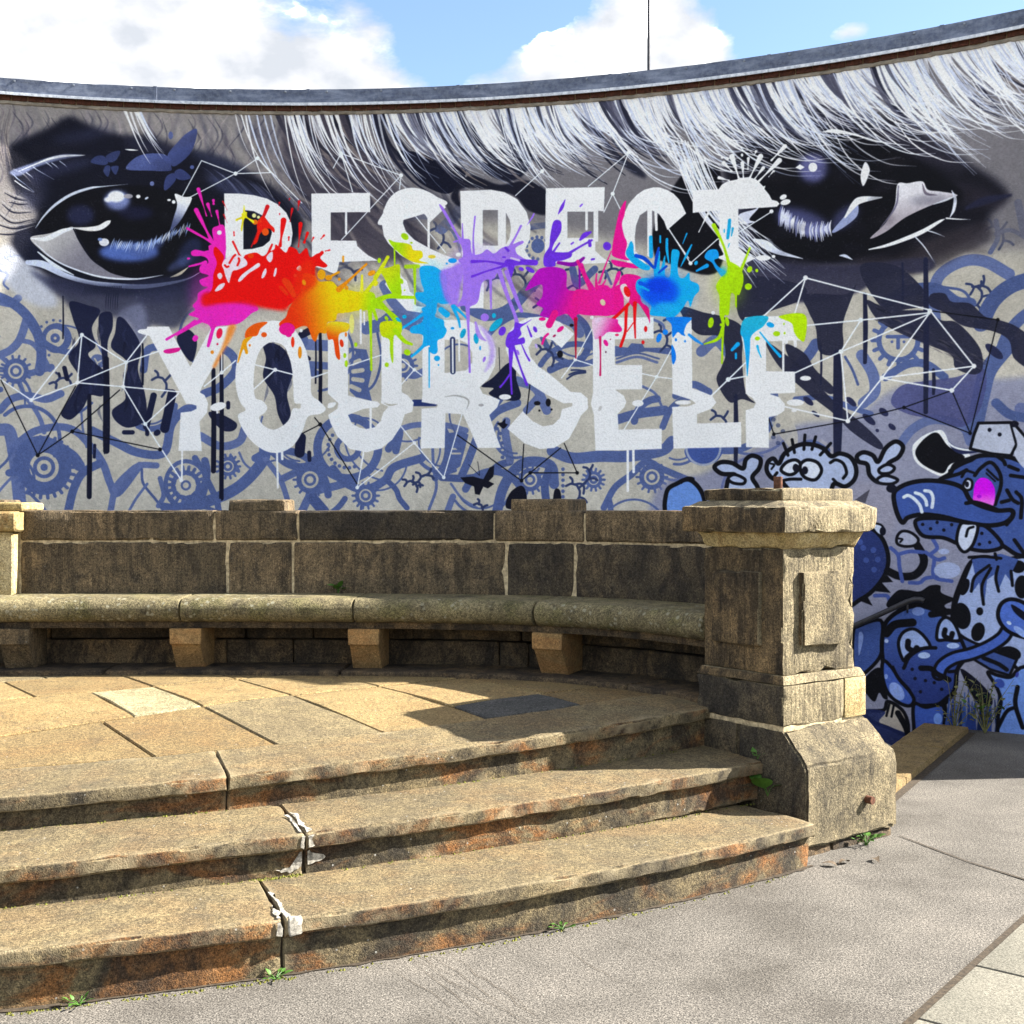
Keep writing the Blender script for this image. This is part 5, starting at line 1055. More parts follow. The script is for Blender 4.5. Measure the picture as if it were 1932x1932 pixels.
    for (p, q, w_) in (((385, 975), (345, 850), 30), ((408, 970), (402, 885), 22), ((432, 920), (434, 860), 16), ((440, 970), (500, 850), 30), ((470, 970), (515, 912), 20), ((490, 985), (602, 872), 30), ((560, 870), (632, 795), 26), ((345, 930), (300, 885), 22), ((330, 980), (275, 965), 18), ((468, 840), (476, 822), 14), ((545, 960), (570, 930), 10), ((165, 1260), (215, 1160), 14)): drop('C', p, q, w_ * .45, w_, WHT)
    for (x, y, rx, ry, r_) in ((624, 1070, 20, 13, -25), (636, 1098, 28, 15, -15), (515, 1401, 40, 15, 0), (571, 1393, 10, 9, 0), (320, 862, 9, 9, 0), (292, 855, 7, 7, 0), (400, 842, 7, 9, 0), (572, 930, 7, 6, 0), (340, 1398, 70, 14, 0)): dot('C', (x, y), rx, ry, WHT, rot=r_)
    fill('D', [(760, 352), (800, 335), (800, 326), (918, 325), (940, 372), (1035, 545), (1148, 330), (1280, 320), (1245, 400), (1165, 535), (1105, 638), (1085, 682), (1112, 698), (1130, 740), (1126, 790), (1084, 842), (1097, 1001), (970, 1001), (982, 793), (1040, 786), (1068, 772), (1068, 755), (1040, 746), (1012, 745), (985, 692), (812, 375), (770, 366)], WHT, sm=False); dot('D', (778, 352), 30, 13, WHT)
    fill('D', [(1490, 293), (1560, 310), (1620, 368), (1665, 460), (1688, 580), (1692, 690), (1735, 730), (1770, 772), (1740, 800), (1674, 815), (1645, 890), (1595, 970), (1520, 1010), (1440, 1000), (1360, 940), (1310, 865), (1294, 806), (1335, 778), (1305, 735), (1282, 650), (1283, 540), (1310, 430), (1360, 350), (1420, 305)], WHT,
         holes=[[(1490, 410), (1540, 430), (1572, 490), (1590, 580), (1594, 650), (1600, 735), (1632, 745), (1630, 770), (1592, 772), (1570, 830), (1530, 868), (1480, 885), (1430, 860), (1408, 818), (1440, 792), (1452, 762), (1424, 728), (1388, 712), (1378, 640), (1385, 540), (1410, 460), (1450, 420)]])
    L_('E', [(-29, 302), (80, 302), (80, 700), (180, 725), (240, 733), (254, 748), (240, 764), (165, 772), (80, 806), (100, 850), (140, 874), (180, 882), (225, 872), (258, 838), (272, 792), (300, 760), (260, 742), (262, 690), (260, 302), (372, 302), (372, 682), (405, 700), (437, 738), (428, 788), (388, 802), (366, 870), (320, 940), (260, 988), (180, 1008), (90, 990), (20, 920), (-15, 850), (-28, 805), (22, 772), (28, 742), (-5, 712), (-29, 690)])
    st('E', [(278, 742), (310, 752), (350, 746)], [4, 11, 3], BEI); st('E', [(203, 770), (203, 880)], 12, WHT); dot('E', (-8, 752), 26, 12, WHT, rot=-30)
    fill('E', [(485, 290), (640, 288), (720, 291), (800, 320), (858, 378), (884, 455), (878, 540), (842, 610), (795, 655), (812, 690), (860, 705), (905, 725), (890, 765), (848, 806), (875, 890), (910, 984), (785, 985), (745, 890), (705, 802), (610, 795), (605, 985), (475, 988), (480, 772), (560, 765), (570, 750), (520, 742), (480, 735), (485, 690)], WHT, sm=False, holes=[[(605, 398), (680, 394), (728, 418), (755, 468), (755, 520), (722, 563), (605, 578)]])
    st('E', [(605, 708), (660, 700), (715, 712), (736, 735), (724, 775)], [3, 8, 9, 9, 3], (170, 168, 164)); dot('E', (803, 752), 15, 8, (160, 158, 158)); st('E', [(648, 395), (650, 570)], 30, DBL); st('E', [(648, 395), (650, 574)], 9, WHT); st('E', [(684, 395), (684, 512)], 10, WHT)
    fill('E', [(1310, 365), (1240, 442), (1195, 402), (1130, 380), (1082, 398), (1060, 440), (1072, 490), (1112, 540), (1180, 588), (1245, 642), (1290, 680), (1345, 684), (1382, 715), (1384, 770), (1345, 810), (1322, 860), (1280, 935), (1200, 985), (1120, 990), (1040, 960), (945, 880), (1030, 785), (1080, 838), (1140, 868), (1195, 858), (1232, 822), (1242, 775), (1298, 758), (1300, 740), (1250, 742), (1150, 690), (1040, 620), (970, 540), (938, 450), (945, 370), (990, 310), (1060, 276), (1140, 270), (1230, 300)], WHT, sm=False)
    L_('E', [(1410, 280), (1740, 274), (1740, 390), (1530, 395), (1530, 535), (1678, 534), (1678, 665), (1530, 668), (1578, 700), (1592, 735), (1580, 765), (1545, 800), (1550, 885), (1785, 880), (1785, 990), (1640, 995), (1425, 1000), (1416, 805), (1400, 745), (1412, 680)]); dot('E', (1655, 742), 31, 18, WHT); dot('E', (1450, 770), 9, 16, (190, 188, 186), rot=25)
    L_('F', [(17, 275), (125, 275), (130, 662), (185, 680), (238, 702), (260, 738), (232, 772), (155, 802), (155, 852), (395, 845), (396, 980), (28, 988), (20, 762), (110, 758), (150, 742), (120, 722), (22, 690)]); dot('F', (80, 738), 46, 14, BEI); dot('F', (80, 738), 42, 11, WHT)
    L_('F', [(415, 275), (740, 262), (742, 400), (530, 405), (530, 568), (688, 570), (688, 685), (545, 690), (600, 708), (632, 745), (630, 782), (592, 808), (545, 818), (546, 985), (422, 980), (420, 780), (462, 768), (476, 740), (455, 712), (420, 690), (420, 500), (395, 370)]); st('F', [(624, 400), (624, 570)], 12, WHT); st('F', [(640, 395), (640, 410)], 18, WHT); st('F', [(688, 395), (690, 430)], 16, WHT)
    for (x, y, rx, ry) in ((745, 606, 30, 13), (690, 738, 46, 18), (683, 782, 15, 8)): dot('F', (x, y), rx, ry, WHT)
    dot('D', (1185, 760), 44, 22, WHT, rot=-14); dot('D', (1800, 752), 18, 14, WHT); dot('E', (933, 708), 33, 15, WHT)
    for (reg, p, q, w_) in (('D', (990, 990), (988, 1160), 9), ('D', (1505, 1000), (1510, 1200), 11), ('D', (1532, 990), (1534, 1045), 13), ('E', (165, 1000), (150, 1090), 8), ('E', (1600, 985), (1600, 1218), 13), ('E', (1630, 985), (1632, 1115), 14), ('D', (1180, 770), (1180, 795), 8)): st(reg, [p, q], w_, WHT)
    # brushy wear in the white: faint greyer sweeps
    # ---- colour splashes: first the overspray
    for (reg, x, y, rx, ry, c_) in (('S', 300, 1000, 200, 300, (238, 60, 180)), ('S', 700, 900, 420, 200, (250, 30, 20)), ('S', 1200, 1100, 260, 220, (255, 130, 10)), ('S', 1560, 1070, 180, 140, (230, 220, 20)), ('T', 470, 950, 160, 330, (60, 170, 246)), ('T', 850, 700, 260, 220, (166, 130, 240)), ('T', 1560, 950, 240, 190, (180, 30, 180)), ('V', 150, 1040, 200, 140, (250, 60, 160)), ('V', 680, 980, 240, 200, (30, 140, 244)), ('V', 1200, 920, 130, 190, (170, 214, 30))): dot(reg, (x, y), rx, ry, c_, a=.28, blur=60)
    PK = (238, 44, 176); RD = (252, 12, 8); OR = (255, 104, 0); YE = (255, 214, 0); LI = (166, 214, 8); CY = (20, 164, 250); BL = (0, 92, 232); PU = (158, 120, 240); VI = (112, 58, 214); MG = (176, 10, 178); HP = (252, 22, 140)
    fill('S', [(405, 420), (340, 420), (300, 450), (310, 560), (270, 590), (260, 640), (150, 625), (125, 660), (240, 690), (265, 740), (200, 760), (195, 820), (270, 850), (190, 890), (215, 940), (260, 950), (180, 1000), (170, 1060), (130, 1110), (150, 1150), (95, 1190), (180, 1220), (200, 1250), (270, 1280), (300, 1330), (345, 1290), (520, 1270), (640, 1180), (700, 1130), (560, 1000), (420, 800), (420, 600)], PK)
    for p, q, a_, b_ in (((300, 560), (85, 440), 34, 22), ((290, 540), (160, 280), 34, 40), ((250, 330), (180, 100), 12, 34), ((295, 335), (262, 230), 10, 32), ((365, 410), (340, 290), 12, 26), ((312, 225), (310, 195), 22, 24), ((260, 660), (140, 655), 60, 50), ((240, 735), (100, 770), 34, 14), ((100, 700), (90, 702), 16, 18), ((200, 1240), (-10, 1370), 40, 10), ((320, 1260), (265, 1460), 54, 26), ((150, 1400), (155, 1390), 46, 46)): drop('S', p, q, a_, b_, PK)
    fill('D', [(890, 465), (900, 450), (975, 440), (970, 460), (920, 472)], (214, 30, 140)); st('D', [(1060, 300), (980, 350), (905, 395)], [24, 12, 14], PK)
    dot('S', (362, 476), 20, 20, WHT)
    fill('S', [(330, 600), (400, 680), (390, 740), (440, 690), (560, 700), (590, 670), (680, 650), (740, 680), (800, 640), (840, 620), (850, 580), (880, 600), (940, 650), (970, 600), (1030, 620), (1060, 660), (1120, 610), (1150, 690), (1210, 660), (1260, 650), (1240, 700), (1300, 760), (1270, 780), (1200, 770), (1190, 840), (1180, 900), (1100, 950), (1000, 1080), (900, 1130), (740, 1110), (600, 1060), (400, 1080), (240, 1070), (300, 960), (310, 840), (340, 740), (310, 650)], RD, blur=1.5)
    fill('S', [(240, 1000), (500, 1020), (760, 1060), (950, 1080), (930, 1150), (760, 1130), (560, 1090), (380, 1090), (220, 1110)], RD, blur=18, a=.9)
    for p, q, a_, b_ in (((890, 590), (920, 370), 30, 50), ((1050, 600), (1068, 400), 12, 36), ((1100, 560), (1128, 480), 24, 26), ((975, 380), (995, 270), 8, 22), ((1045, 280), (1055, 205), 8, 24), ((770, 690), (820, 580), 34, 16), ((545, 690), (480, 555), 24, 18), ((640, 600), (780, 250), 10, 36), ((1220, 690), (1255, 650), 40, 30), ((1165, 550), (1180, 520), 8, 16), ((1245, 530), (1272, 500), 10, 18), ((1285, 636), (1320, 628), 10, 14), ((430, 280), (392, 205), 4, 14), ((430, 390), (400, 320), 4, 14), ((965, 540), (966, 515), 14, 16), ((490, 500), (488, 470), 14, 12), ((880, 240), (884, 215), 8, 16), ((970, 192), (972, 180), 8, 12), ((885, 320), (886, 312), 8, 12)): drop('S', p, q, a_, b_, (200, 20, 30) if q[1] < 350 else (236, 14, 14))
    for p_ in ([(385, 750), (430, 690), (520, 670), (590, 710), (600, 760), (520, 800), (480, 810), (460, 860), (445, 915), (420, 870), (400, 800)], [(525, 890), (560, 840), (640, 780), (700, 740), (712, 770), (620, 830), (545, 900)], [(728, 870), (740, 820), (765, 785), (772, 820), (750, 865)], [(832, 850), (845, 790), (860, 785), (858, 825), (845, 858)], [(1032, 790), (1060, 762), (1078, 790), (1060, 812)], [(345, 840), (370, 825), (388, 850), (375, 880), (352, 872)], [(322, 980), (360, 930), (410, 915), (390, 960), (345, 985)], [(770, 690), (820, 640), (825, 700), (800, 735)]): fill('S', p_, (252, 214, 226))
    for p_, w_ in (([(450, 740), (480, 690), (500, 670)], 18), ([(410, 760), (425, 775), (440, 770)], 18), ([(520, 760), (535, 720), (530, 700)], 18)): st('S', p_, w_, RD)
    dot('S', (635, 678), 26, 22, (255, 70, 0)); fill('S', [(690, 400), (740, 330), (800, 400), (840, 440), (835, 475), (790, 440), (720, 480), (690, 560), (655, 575), (690, 480)], (232, 30, 10)); dot('S', (762, 470), 30, 32, (250, 90, 20)); dot('S', (672, 385), 24, 22, (255, 110, 20)); dot('S', (712, 375), 16, 15, (250, 60, 20))
    fill('S', [(555, 310), (600, 295), (605, 340), (660, 370), (655, 395), (585, 350), (560, 460), (548, 440), (558, 360), (510, 375), (505, 360), (555, 335)], (250, 214, 30)); st('S', [(576, 240), (578, 310)], [6, 26], (250, 220, 60)); dot('S', (664, 328), 18, 18, (252, 232, 150)); dot('S', (702, 342), 13, 13, (252, 232, 150))
    og = grad((240, 60, 0), (255, 200, 0), 'S', (950, 1150), (1420, 1050))
    fill('S', [(1000, 1080), (960, 1150), (940, 1210), (880, 1270), (930, 1330), (1010, 1320), (1080, 1290), (1130, 1300), (1170, 1400), (1200, 1420), (1230, 1350), (1290, 1350), (1300, 1260), (1370, 1240), (1390, 1180), (1460, 1160), (1460, 980), (1400, 960), (1340, 900), (1230, 900), (1190, 850), (1100, 830), (1080, 900), (1060, 1000)], og, blur=3)
    fill('S', [(1030, 820), (1150, 700), (1210, 900), (1100, 1000), (1000, 1080)], (246, 50, 6), blur=26, a=.8)
    st('S', [(1010, 1020), (960, 930), (930, 895)], [40, 64, 50], (240, 66, 14)); st('S', [(950, 1010), (905, 960), (885, 945)], [24, 34, 14], (236, 60, 16)); dot('S', (1098, 910), 16, 26, (255, 140, 10), rot=-20); dot('S', (1022, 850), 16, 15, (246, 60, 30))
    st('S', [(1400, 970), (1500, 880), (1640, 750)], [50, 22, 20], (250, 140, 10)); dot('S', (1250, 840), 36, 44, (255, 160, 20)); dot('S', (1312, 868), 30, 24, (255, 150, 10)); st('S', [(1340, 850), (1400, 820)], 20, (255, 150, 20)); dot('S', (1686, 828), 36, 22, (240, 150, 20), rot=-25); st('S', [(1438, 685), (1438, 725)], 18, (250, 150, 20)); dot('S', (1468, 958), 16, 22, (250, 150, 20)); dot('S', (1405, 880), 14, 14, (250, 150, 30))
    dot('S', (950, 1315), 70, 55, HP); dot('S', (965, 1365), 26, 20, HP)
    yg = grad((255, 206, 0), LI, 'S', (1480, 1050), (1720, 1080))
    fill('S', [(1440, 985), (1560, 990), (1620, 985), (1700, 1000), (1720, 1060), (1700, 1140), (1640, 1150), (1560, 1155), (1440, 1160)], yg, blur=2)
    for p_, w_, c_ in (([(1640, 990), (1740, 850), (1825, 690)], [34, 24, 30], (210, 216, 20)), ([(1600, 990), (1602, 850)], [30, 20], (232, 220, 60)), ([(1700, 1080), (1800, 1030), (1890, 1010)], [50, 26, 22], LI), ([(1700, 1110), (1800, 1140), (1890, 1210), (1932, 1260)], [46, 30, 34, 30], LI), ([(1670, 1130), (1680, 1400), (1682, 1670)], [40, 20, 20], LI), ([(1700, 1140), (1730, 1230)], [30, 24], LI), ([(1590, 1150), (1592, 1440)], [18, 14], WHT), ([(1620, 1170), (1622, 1275)], [16, 12], WHT)): st('S', p_, w_, c_)
    dot('S', (1512, 1270), 22, 84, (246, 230, 130)); dot('S', (1720, 918), 20, 26, (220, 216, 40), rot=30); dot('S', (1752, 718), 16, 22, LI); dot('S', (1815, 1222), 14, 22, LI, rot=-30)
    fill('S', [(1306, 1262), (1478, 1262), (1478, 1330), (1400, 1370), (1412, 1560), (1392, 1575), (1370, 1530), (1350, 1410), (1306, 1400)], grad((255, 206, 40), (250, 80, 0), 'S', (1450, 1270), (1370, 1450)), blur=1.5); dot('S', (1425, 1438), 17, 34, (240, 60, 10), rot=-10); dot('S', (1462, 1362), 10, 20, (244, 120, 20)); dot('S', (1452, 1545), 13, 22, LI); dot('S', (1465, 1615), 14, 30, LI); dot('S', (1548, 1450), 14, 20, LI)
    fill('S', [(440, 1290), (505, 1285), (460, 1400), (390, 1520), (330, 1640), (300, 1640), (370, 1500), (410, 1390)], (255, 130, 50), blur=12, a=.9); dot('S', (362, 1352), 26, 46, (240, 30, 80), rot=12); dot('S', (300, 1516), 15, 16, (255, 140, 30)); dot('S', (345, 1445), 9, 9, (200, 20, 60))
    fill('S', [(585, 1390), (600, 1320), (680, 1265), (780, 1255), (720, 1310), (690, 1370), (630, 1380)], (255, 92, 6)); fill('S', [(555, 1450), (580, 1400), (650, 1380), (600, 1440), (612, 1520), (590, 1530), (570, 1490), (530, 1600), (520, 1590)], (255, 156, 20), blur=2); dot('S', (750, 1364), 25, 22, (250, 90, 10)); dot('S', (1000, 1428), 15, 46, (240, 60, 20)); dot('S', (1062, 1518), 17, 52, (255, 140, 20)); dot('S', (626, 1456), 9, 12, (255, 130, 20)); dot('S', (1072, 1327), 15, 15, WHT)
    # lime and blue of the S, U, R
    fill('T', [(95, 460), (150, 480), (240, 490), (290, 510), (310, 550), (380, 560), (390, 610), (360, 640), (440, 665), (330, 660), (250, 625), (180, 570), (120, 510)], grad(LI, (250, 214, 20), 'T', (150, 540), (350, 560)), blur=1.5); st('T', [(145, 500), (147, 680)], 14, LI); dot('T', (235, 433), 26, 36, LI, rot=-50); dot('T', (292, 487), 12, 8, LI); dot('T', (470, 608), 34, 16, (236, 206, 70)); dot('T', (650, 642), 38, 22, (20, 150, 240)); dot('T', (600, 668), 10, 8, (20, 150, 240)); dot('T', (700, 590), 22, 18, WHT)
    fill('T', [(20, 720), (100, 700), (185, 675), (195, 760), (200, 850), (205, 940), (150, 950), (100, 890), (60, 800)], grad((196, 210, 20), LI, 'T', (60, 740), (180, 880))); st('T', [(-10, 1010), (80, 960), (200, 960), (315, 962)], [40, 30, 30, 26], LI); st('T', [(245, 695), (350, 690)], 36, LI, a=.8); st('T', [(320, 700), (325, 1020)], [30, 12], LI, a=.9); dot('T', (205, 820), 16, 26, LI, rot=-25); dot('T', (233, 900), 8, 8, LI); dot('T', (14, 640), 14, 22, LI); st('T', [(-20, 790), (40, 690), (90, 610)], [40, 30, 24], (206, 214, 30))
    fill('T', [(370, 700), (480, 690), (560, 740), (600, 800), (600, 900), (640, 1000), (560, 1020), (520, 1010), (510, 1080), (500, 1130), (570, 1160), (580, 1210), (600, 1250), (570, 1310), (520, 1340), (520, 1430), (490, 1455), (450, 1430), (450, 1380), (390, 1390), (390, 1290), (290, 1270), (290, 1220), (380, 1180), (400, 1110), (380, 1060), (420, 1030), (340, 980), (330, 920), (400, 910), (375, 820)], CY, blur=1)
    fill('T', [(540, 740), (640, 700), (700, 660), (760, 700), (720, 860), (690, 1040), (600, 1000), (560, 900)], PU, blur=14, a=.9)
    for p_, w_ in (([(430, 1080), (320, 1160), (190, 1245)], [36, 24, 22]), ([(660, 1040), (720, 1090), (790, 1160)], [36, 22, 16]), ([(650, 1040), (700, 1150), (715, 1220)], [30, 24, 16]), ([(400, 1380), (350, 1430), (295, 1475)], [30, 26, 20]), ([(447, 1400), (447, 1745)], [14, 10]), ([(550, 1070), (600, 1110)], [50, 56])): st('T', p_, w_, CY)
    dot('T', (515, 1492), 26, 24, CY); dot('T', (528, 1550), 7, 8, CY); dot('T', (175, 1180), 28, 46, (10, 170, 214), rot=-15); dot('T', (232, 1130), 20, 16, (10, 170, 214)); dot('T', (741, 1275), 22, 44, (16, 160, 200), rot=22); dot('T', (855, 1320), 22, 46, (16, 160, 200), rot=-6); dot('T', (1028, 1200), 30, 76, (16, 168, 206), rot=45); dot('T', (1010, 1120), 18, 22, (16, 168, 206)); dot('T', (650, 1230), 16, 11, (30, 150, 230)); dot('T', (890, 1402), 8, 20, (30, 150, 230))
    fill('T', [(30, 1178), (200, 1180), (195, 1300), (140, 1300), (135, 1510), (120, 1515), (105, 1420), (100, 1330), (30, 1290)], grad((206, 216, 0), LI, 'T', (60, 1200), (180, 1350)), blur=1); st('T', [(150, 1250), (230, 1340), (295, 1370)], [40, 34, 22], LI); dot('T', (256, 1440), 30, 26, LI, rot=25); dot('T', (78, 1548), 18, 20, LI); st('T', [(20, 1010), (110, 1110), (160, 1180)], [44, 34, 30], LI)
    # purple
    fill('T', [(540, 175), (570, 180), (650, 320), (720, 440), (800, 460), (810, 540), (830, 590), (900, 580), (950, 545), (1010, 580), (1080, 530), (1150, 510), (1250, 470), (1265, 490), (1200, 530), (1210, 580), (1250, 610), (1320, 660), (1200, 690), (1150, 740), (1100, 700), (1030, 760), (1010, 800), (910, 830), (870, 1000), (800, 1050), (800, 1150), (770, 1140), (760, 1040), (690, 1040), (730, 960), (740, 850), (740, 700), (700, 640), (740, 600), (720, 500), (660, 480), (700, 460)], PU)
    for p_, w_, c_ in (([(835, 600), (830, 440), (845, 260)], [24, 14, 16], PU), ([(1150, 520), (1200, 430), (1245, 340)], [26, 18, 20], PU), ([(1300, 330), (1340, 270), (1358, 235)], [4, 16, 14], PU), ([(740, 500), (735, 320)], [24, 8], PU), ([(1120, 740), (1190, 930), (1250, 1080)], [40, 34, 30], PU), ([(1060, 740), (1110, 900), (1190, 1110), (1210, 1190)], [40, 34, 30, 40], PU), ([(980, 800), (985, 1060)], [26, 14], PU), ([(780, 1020), (790, 1300), (800, 1610)], [40, 18, 20], PU),
                       ([(820, 650), (960, 650), (1120, 680)], [30, 16, 30], VI), ([(820, 780), (960, 730), (1100, 690)], [22, 14, 20], VI), ([(1130, 660), (1250, 655), (1370, 660)], [60, 50, 50], VI), ([(1110, 530), (1135, 555)], [20, 24], VI), ([(1160, 700), (1160, 780)], [60, 12], VI), ([(690, 470), (660, 480)], [20, 12], PU)): st('T', p_, w_, c_)
    st('T', [(1160, 620), (1230, 640)], 18, (206, 190, 240)); dot('T', (1248, 715), 24, 16, VI, rot=20); dot('T', (1325, 722), 44, 20, VI, rot=30); dot('T', (930, 1135), 36, 34, PU); dot('T', (1082, 1255), 30, 42, VI, rot=25); dot('T', (1098, 612), 18, 8, VI)
    fill('T', [(870, 1200), (960, 1260), (1010, 1360), (1020, 1460), (990, 1550), (920, 1620), (960, 1520), (970, 1400), (920, 1280)], (178, 150, 240), blur=14, a=.85); dot('T', (926, 1500), 12, 26, PU, rot=20); st('T', [(850, 1180), (880, 1290), (940, 1340)], [20, 40, 10], PU, a=.8)
    fill('T', [(1195, 1180), (1260, 1190), (1340, 1150), (1290, 1190), (1240, 1230), (1250, 1280), (1220, 1320), (1270, 1310), (1275, 1360), (1190, 1380), (1180, 1400), (1130, 1400), (1110, 1360), (1130, 1280), (1180, 1240)], VI)
    for p_, w_ in (([(1160, 1380), (1155, 1600), (1165, 1800)], [50, 22, 16]), ([(1155, 1620), (1100, 1700), (1065, 1740)], [18, 16, 18]), ([(1180, 1390), (1240, 1570), (1295, 1720)], [24, 16, 26]), ([(1250, 1370), (1285, 1450), (1318, 1510)], [10, 14, 18]), ([(1300, 1210), (1335, 1300)], [10, 20])): st('T', p_, w_, VI)
    dot('T', (1368, 1240), 16, 28, VI, rot=-25); dot('T', (1218, 1440), 12, 26, PU, rot=-25); dot('T', (1378, 1385), 12, 22, (190, 170, 240), rot=-20)
    fill('T', [(1530, 300), (1590, 300), (1595, 380), (1560, 450), (1530, 500), (1520, 560), (1600, 570), (1680, 570), (1680, 610), (1610, 640), (1550, 650), (1540, 690), (1450, 690), (1445, 600), (1490, 520), (1500, 420)], VI)
    for p_, w_ in (([(1570, 235), (1600, 180), (1628, 115)], [8, 30, 8]), ([(1530, 560), (1580, 490)], [20, 14]), ([(1660, 580), (1760, 520), (1860, 465)], [26, 18, 20]), ([(1840, 470), (1845, 510)], [26, 30]), ([(1760, 460), (1800, 420), (1850, 395)], [20, 44, 20]), ([(1760, 170), (1778, 152)], [12, 12]), ([(1682, 498), (1700, 485)], [14, 14]), ([(1860, 632), (1880, 628)], [18, 18])): st('T', p_, w_, VI)
    # magenta block and pink of P-E-C
    mg = grad(MG, HP, 'T', (1520, 900), (1800, 1000))
    fill('T', [(1430, 705), (1560, 700), (1640, 745), (1650, 890), (1780, 900), (2000, 900), (2110, 860), (2110, 1100), (1760, 1105), (1740, 1150), (1722, 1190), (1690, 1150), (1640, 1105), (1560, 1130), (1500, 1140), (1410, 1120), (1440, 1060), (1380, 1020), (1430, 950), (1420, 850), (1300, 900), (1290, 880), (1370, 750)], mg, blur=.8)
    st('T', [(1570, 660), (1680, 675), (1740, 660), (1790, 620)], [30, 36, 40, 24], (140, 8, 160)); st('T', [(1755, 680), (1755, 890)], [24, 14], (140, 8, 160)); st('T', [(1770, 680), (1810, 780), (1870, 890)], [36, 26, 40], (220, 20, 150)); st('T', [(1720, 1150), (1722, 1490)], [30, 10], (176, 14, 60)); st('T', [(1540, 1100), (1490, 1200)], [60, 60], HP); dot('T', (1430, 1150), 30, 16, HP); dot('T', (1588, 1238), 36, 18, HP, rot=-40); st('T', [(1430, 1365), (1450, 1310), (1480, 1280)], [20, 22, 20], HP); dot('T', (1535, 1296), 16, 9, (170, 20, 90), rot=-35)
    fill('V', [(-20, 960), (130, 960), (160, 920), (230, 920), (270, 940), (310, 820), (340, 815), (330, 870), (290, 950), (290, 1060), (270, 1150), (180, 1160), (-20, 1130)], (246, 26, 146)); dot('V', (198, 1055), 20, 26, (206, 190, 160), rot=-25)
    for p_, w_ in (([(150, 940), (145, 870), (150, 830)], [30, 14, 12]), ([(170, 900), (220, 760), (265, 650)], [20, 12, 8]), ([(100, 950), (40, 820), (0, 730)], [30, 22, 26]), ([(190, 930), (220, 880)], [20, 10])): st('V', p_, w_, (230, 30, 140))
    fill('V', [(380, 250), (370, 360), (350, 430), (365, 520), (390, 590), (375, 680), (410, 720), (350, 715), (280, 690), (270, 650), (285, 540), (320, 370), (340, 310)], HP); fill('V', [(265, 720), (350, 730), (470, 760), (470, 785), (400, 780), (300, 765)], HP); dot('V', (232, 610), 32, 34, VI, rot=-30)
    fill('V', [(330, 920), (345, 850), (400, 830), (490, 850), (500, 900), (500, 1040), (560, 1100), (570, 1220), (555, 1180), (500, 1090), (470, 1060), (440, 1090), (410, 1060), (370, 1010)], grad(HP, (226, 10, 120), 'V', (380, 860), (540, 1120))); fill('V', [(335, 930), (380, 910), (410, 990), (400, 1050), (360, 1000)], (244, 200, 206)); dot('V', (390, 970), 24, 44, (236, 30, 30), rot=-20)
    for p_, w_ in (([(400, 1070), (330, 1140), (235, 1225)], [26, 24, 30]), ([(385, 1090), (380, 1190), (375, 1290), (340, 1400)], [28, 24, 22, 24]), ([(452, 1060), (450, 1200), (455, 1335)], [32, 20, 12]), ([(390, 1285), (440, 1215)], [8, 8])): st('V', p_, w_, (226, 10, 20))
    dot('V', (537, 1265), 13, 24, (214, 16, 24)); dot('V', (516, 1370), 12, 16, (214, 16, 24))
    fill('V', [(124, 1182), (300, 1185), (320, 1220), (350, 1265), (330, 1290), (240, 1290), (200, 1320), (150, 1345), (130, 1330)], grad((252, 190, 214), HP, 'V', (140, 1210), (320, 1290)), blur=3); st('V', [(177, 1330), (180, 1500), (178, 1630)], [20, 10, 16], (196, 14, 96)); dot('V', (222, 1375), 16, 28, HP, rot=-28); dot('V', (310, 1312), 16, 9, (220, 30, 100)); dot('V', (222, 1447), 6, 8, (80, 20, 50)); dot('V', (258, 1347), 5, 5, (120, 20, 60))
    # blue ball of C
    CB = (14, 166, 244)
    fill('V', [(420, 570), (400, 610), (380, 670), (430, 740), (500, 790), (560, 800), (570, 770), (520, 740), (450, 680), (440, 600)], CB, blur=1.5); st('V', [(577, 540), (580, 690)], [30, 32], CB, a=.95)
    fill('V', [(470, 880), (540, 860), (600, 870), (600, 790), (620, 700), (650, 650), (650, 800), (690, 680), (690, 840), (730, 840), (740, 660), (770, 635), (805, 660), (790, 760), (800, 850), (840, 860), (880, 820), (890, 880), (950, 910), (960, 960), (920, 1010), (890, 1090), (870, 1040), (830, 1100), (760, 1170), (660, 1165), (570, 1150), (580, 1080), (500, 1010), (460, 950)], CB)
    dot('V', (650, 970), 150, 120, (0, 84, 226), blur=34, a=.95); dot('V', (640, 920), 90, 60, (0, 70, 214), blur=18, a=.9); dot('V', (690, 1090), 80, 40, (40, 170, 244), blur=20, a=.8)
    for p_, w_, c_ in (([(460, 685), (530, 710), (600, 780)], [30, 30, 20], (0, 80, 200)), ([(610, 780), (625, 690), (640, 625)], [20, 26, 18], (0, 80, 200)), ([(640, 820), (700, 770)], [16, 20], (0, 80, 200)), ([(720, 740), (705, 640), (705, 555)], [10, 22, 20], CB), ([(652, 580), (652, 530)], [14, 14], CB), ([(815, 770), (860, 680), (900, 600)], [6, 20, 12], CB), ([(830, 590), (862, 510)], [6, 12], CB), ([(490, 900), (540, 930), (560, 980)], [30, 40, 20], (0, 90, 220)), ([(500, 930), (560, 960)], [20, 14], CB)): st('V', p_, w_, c_)
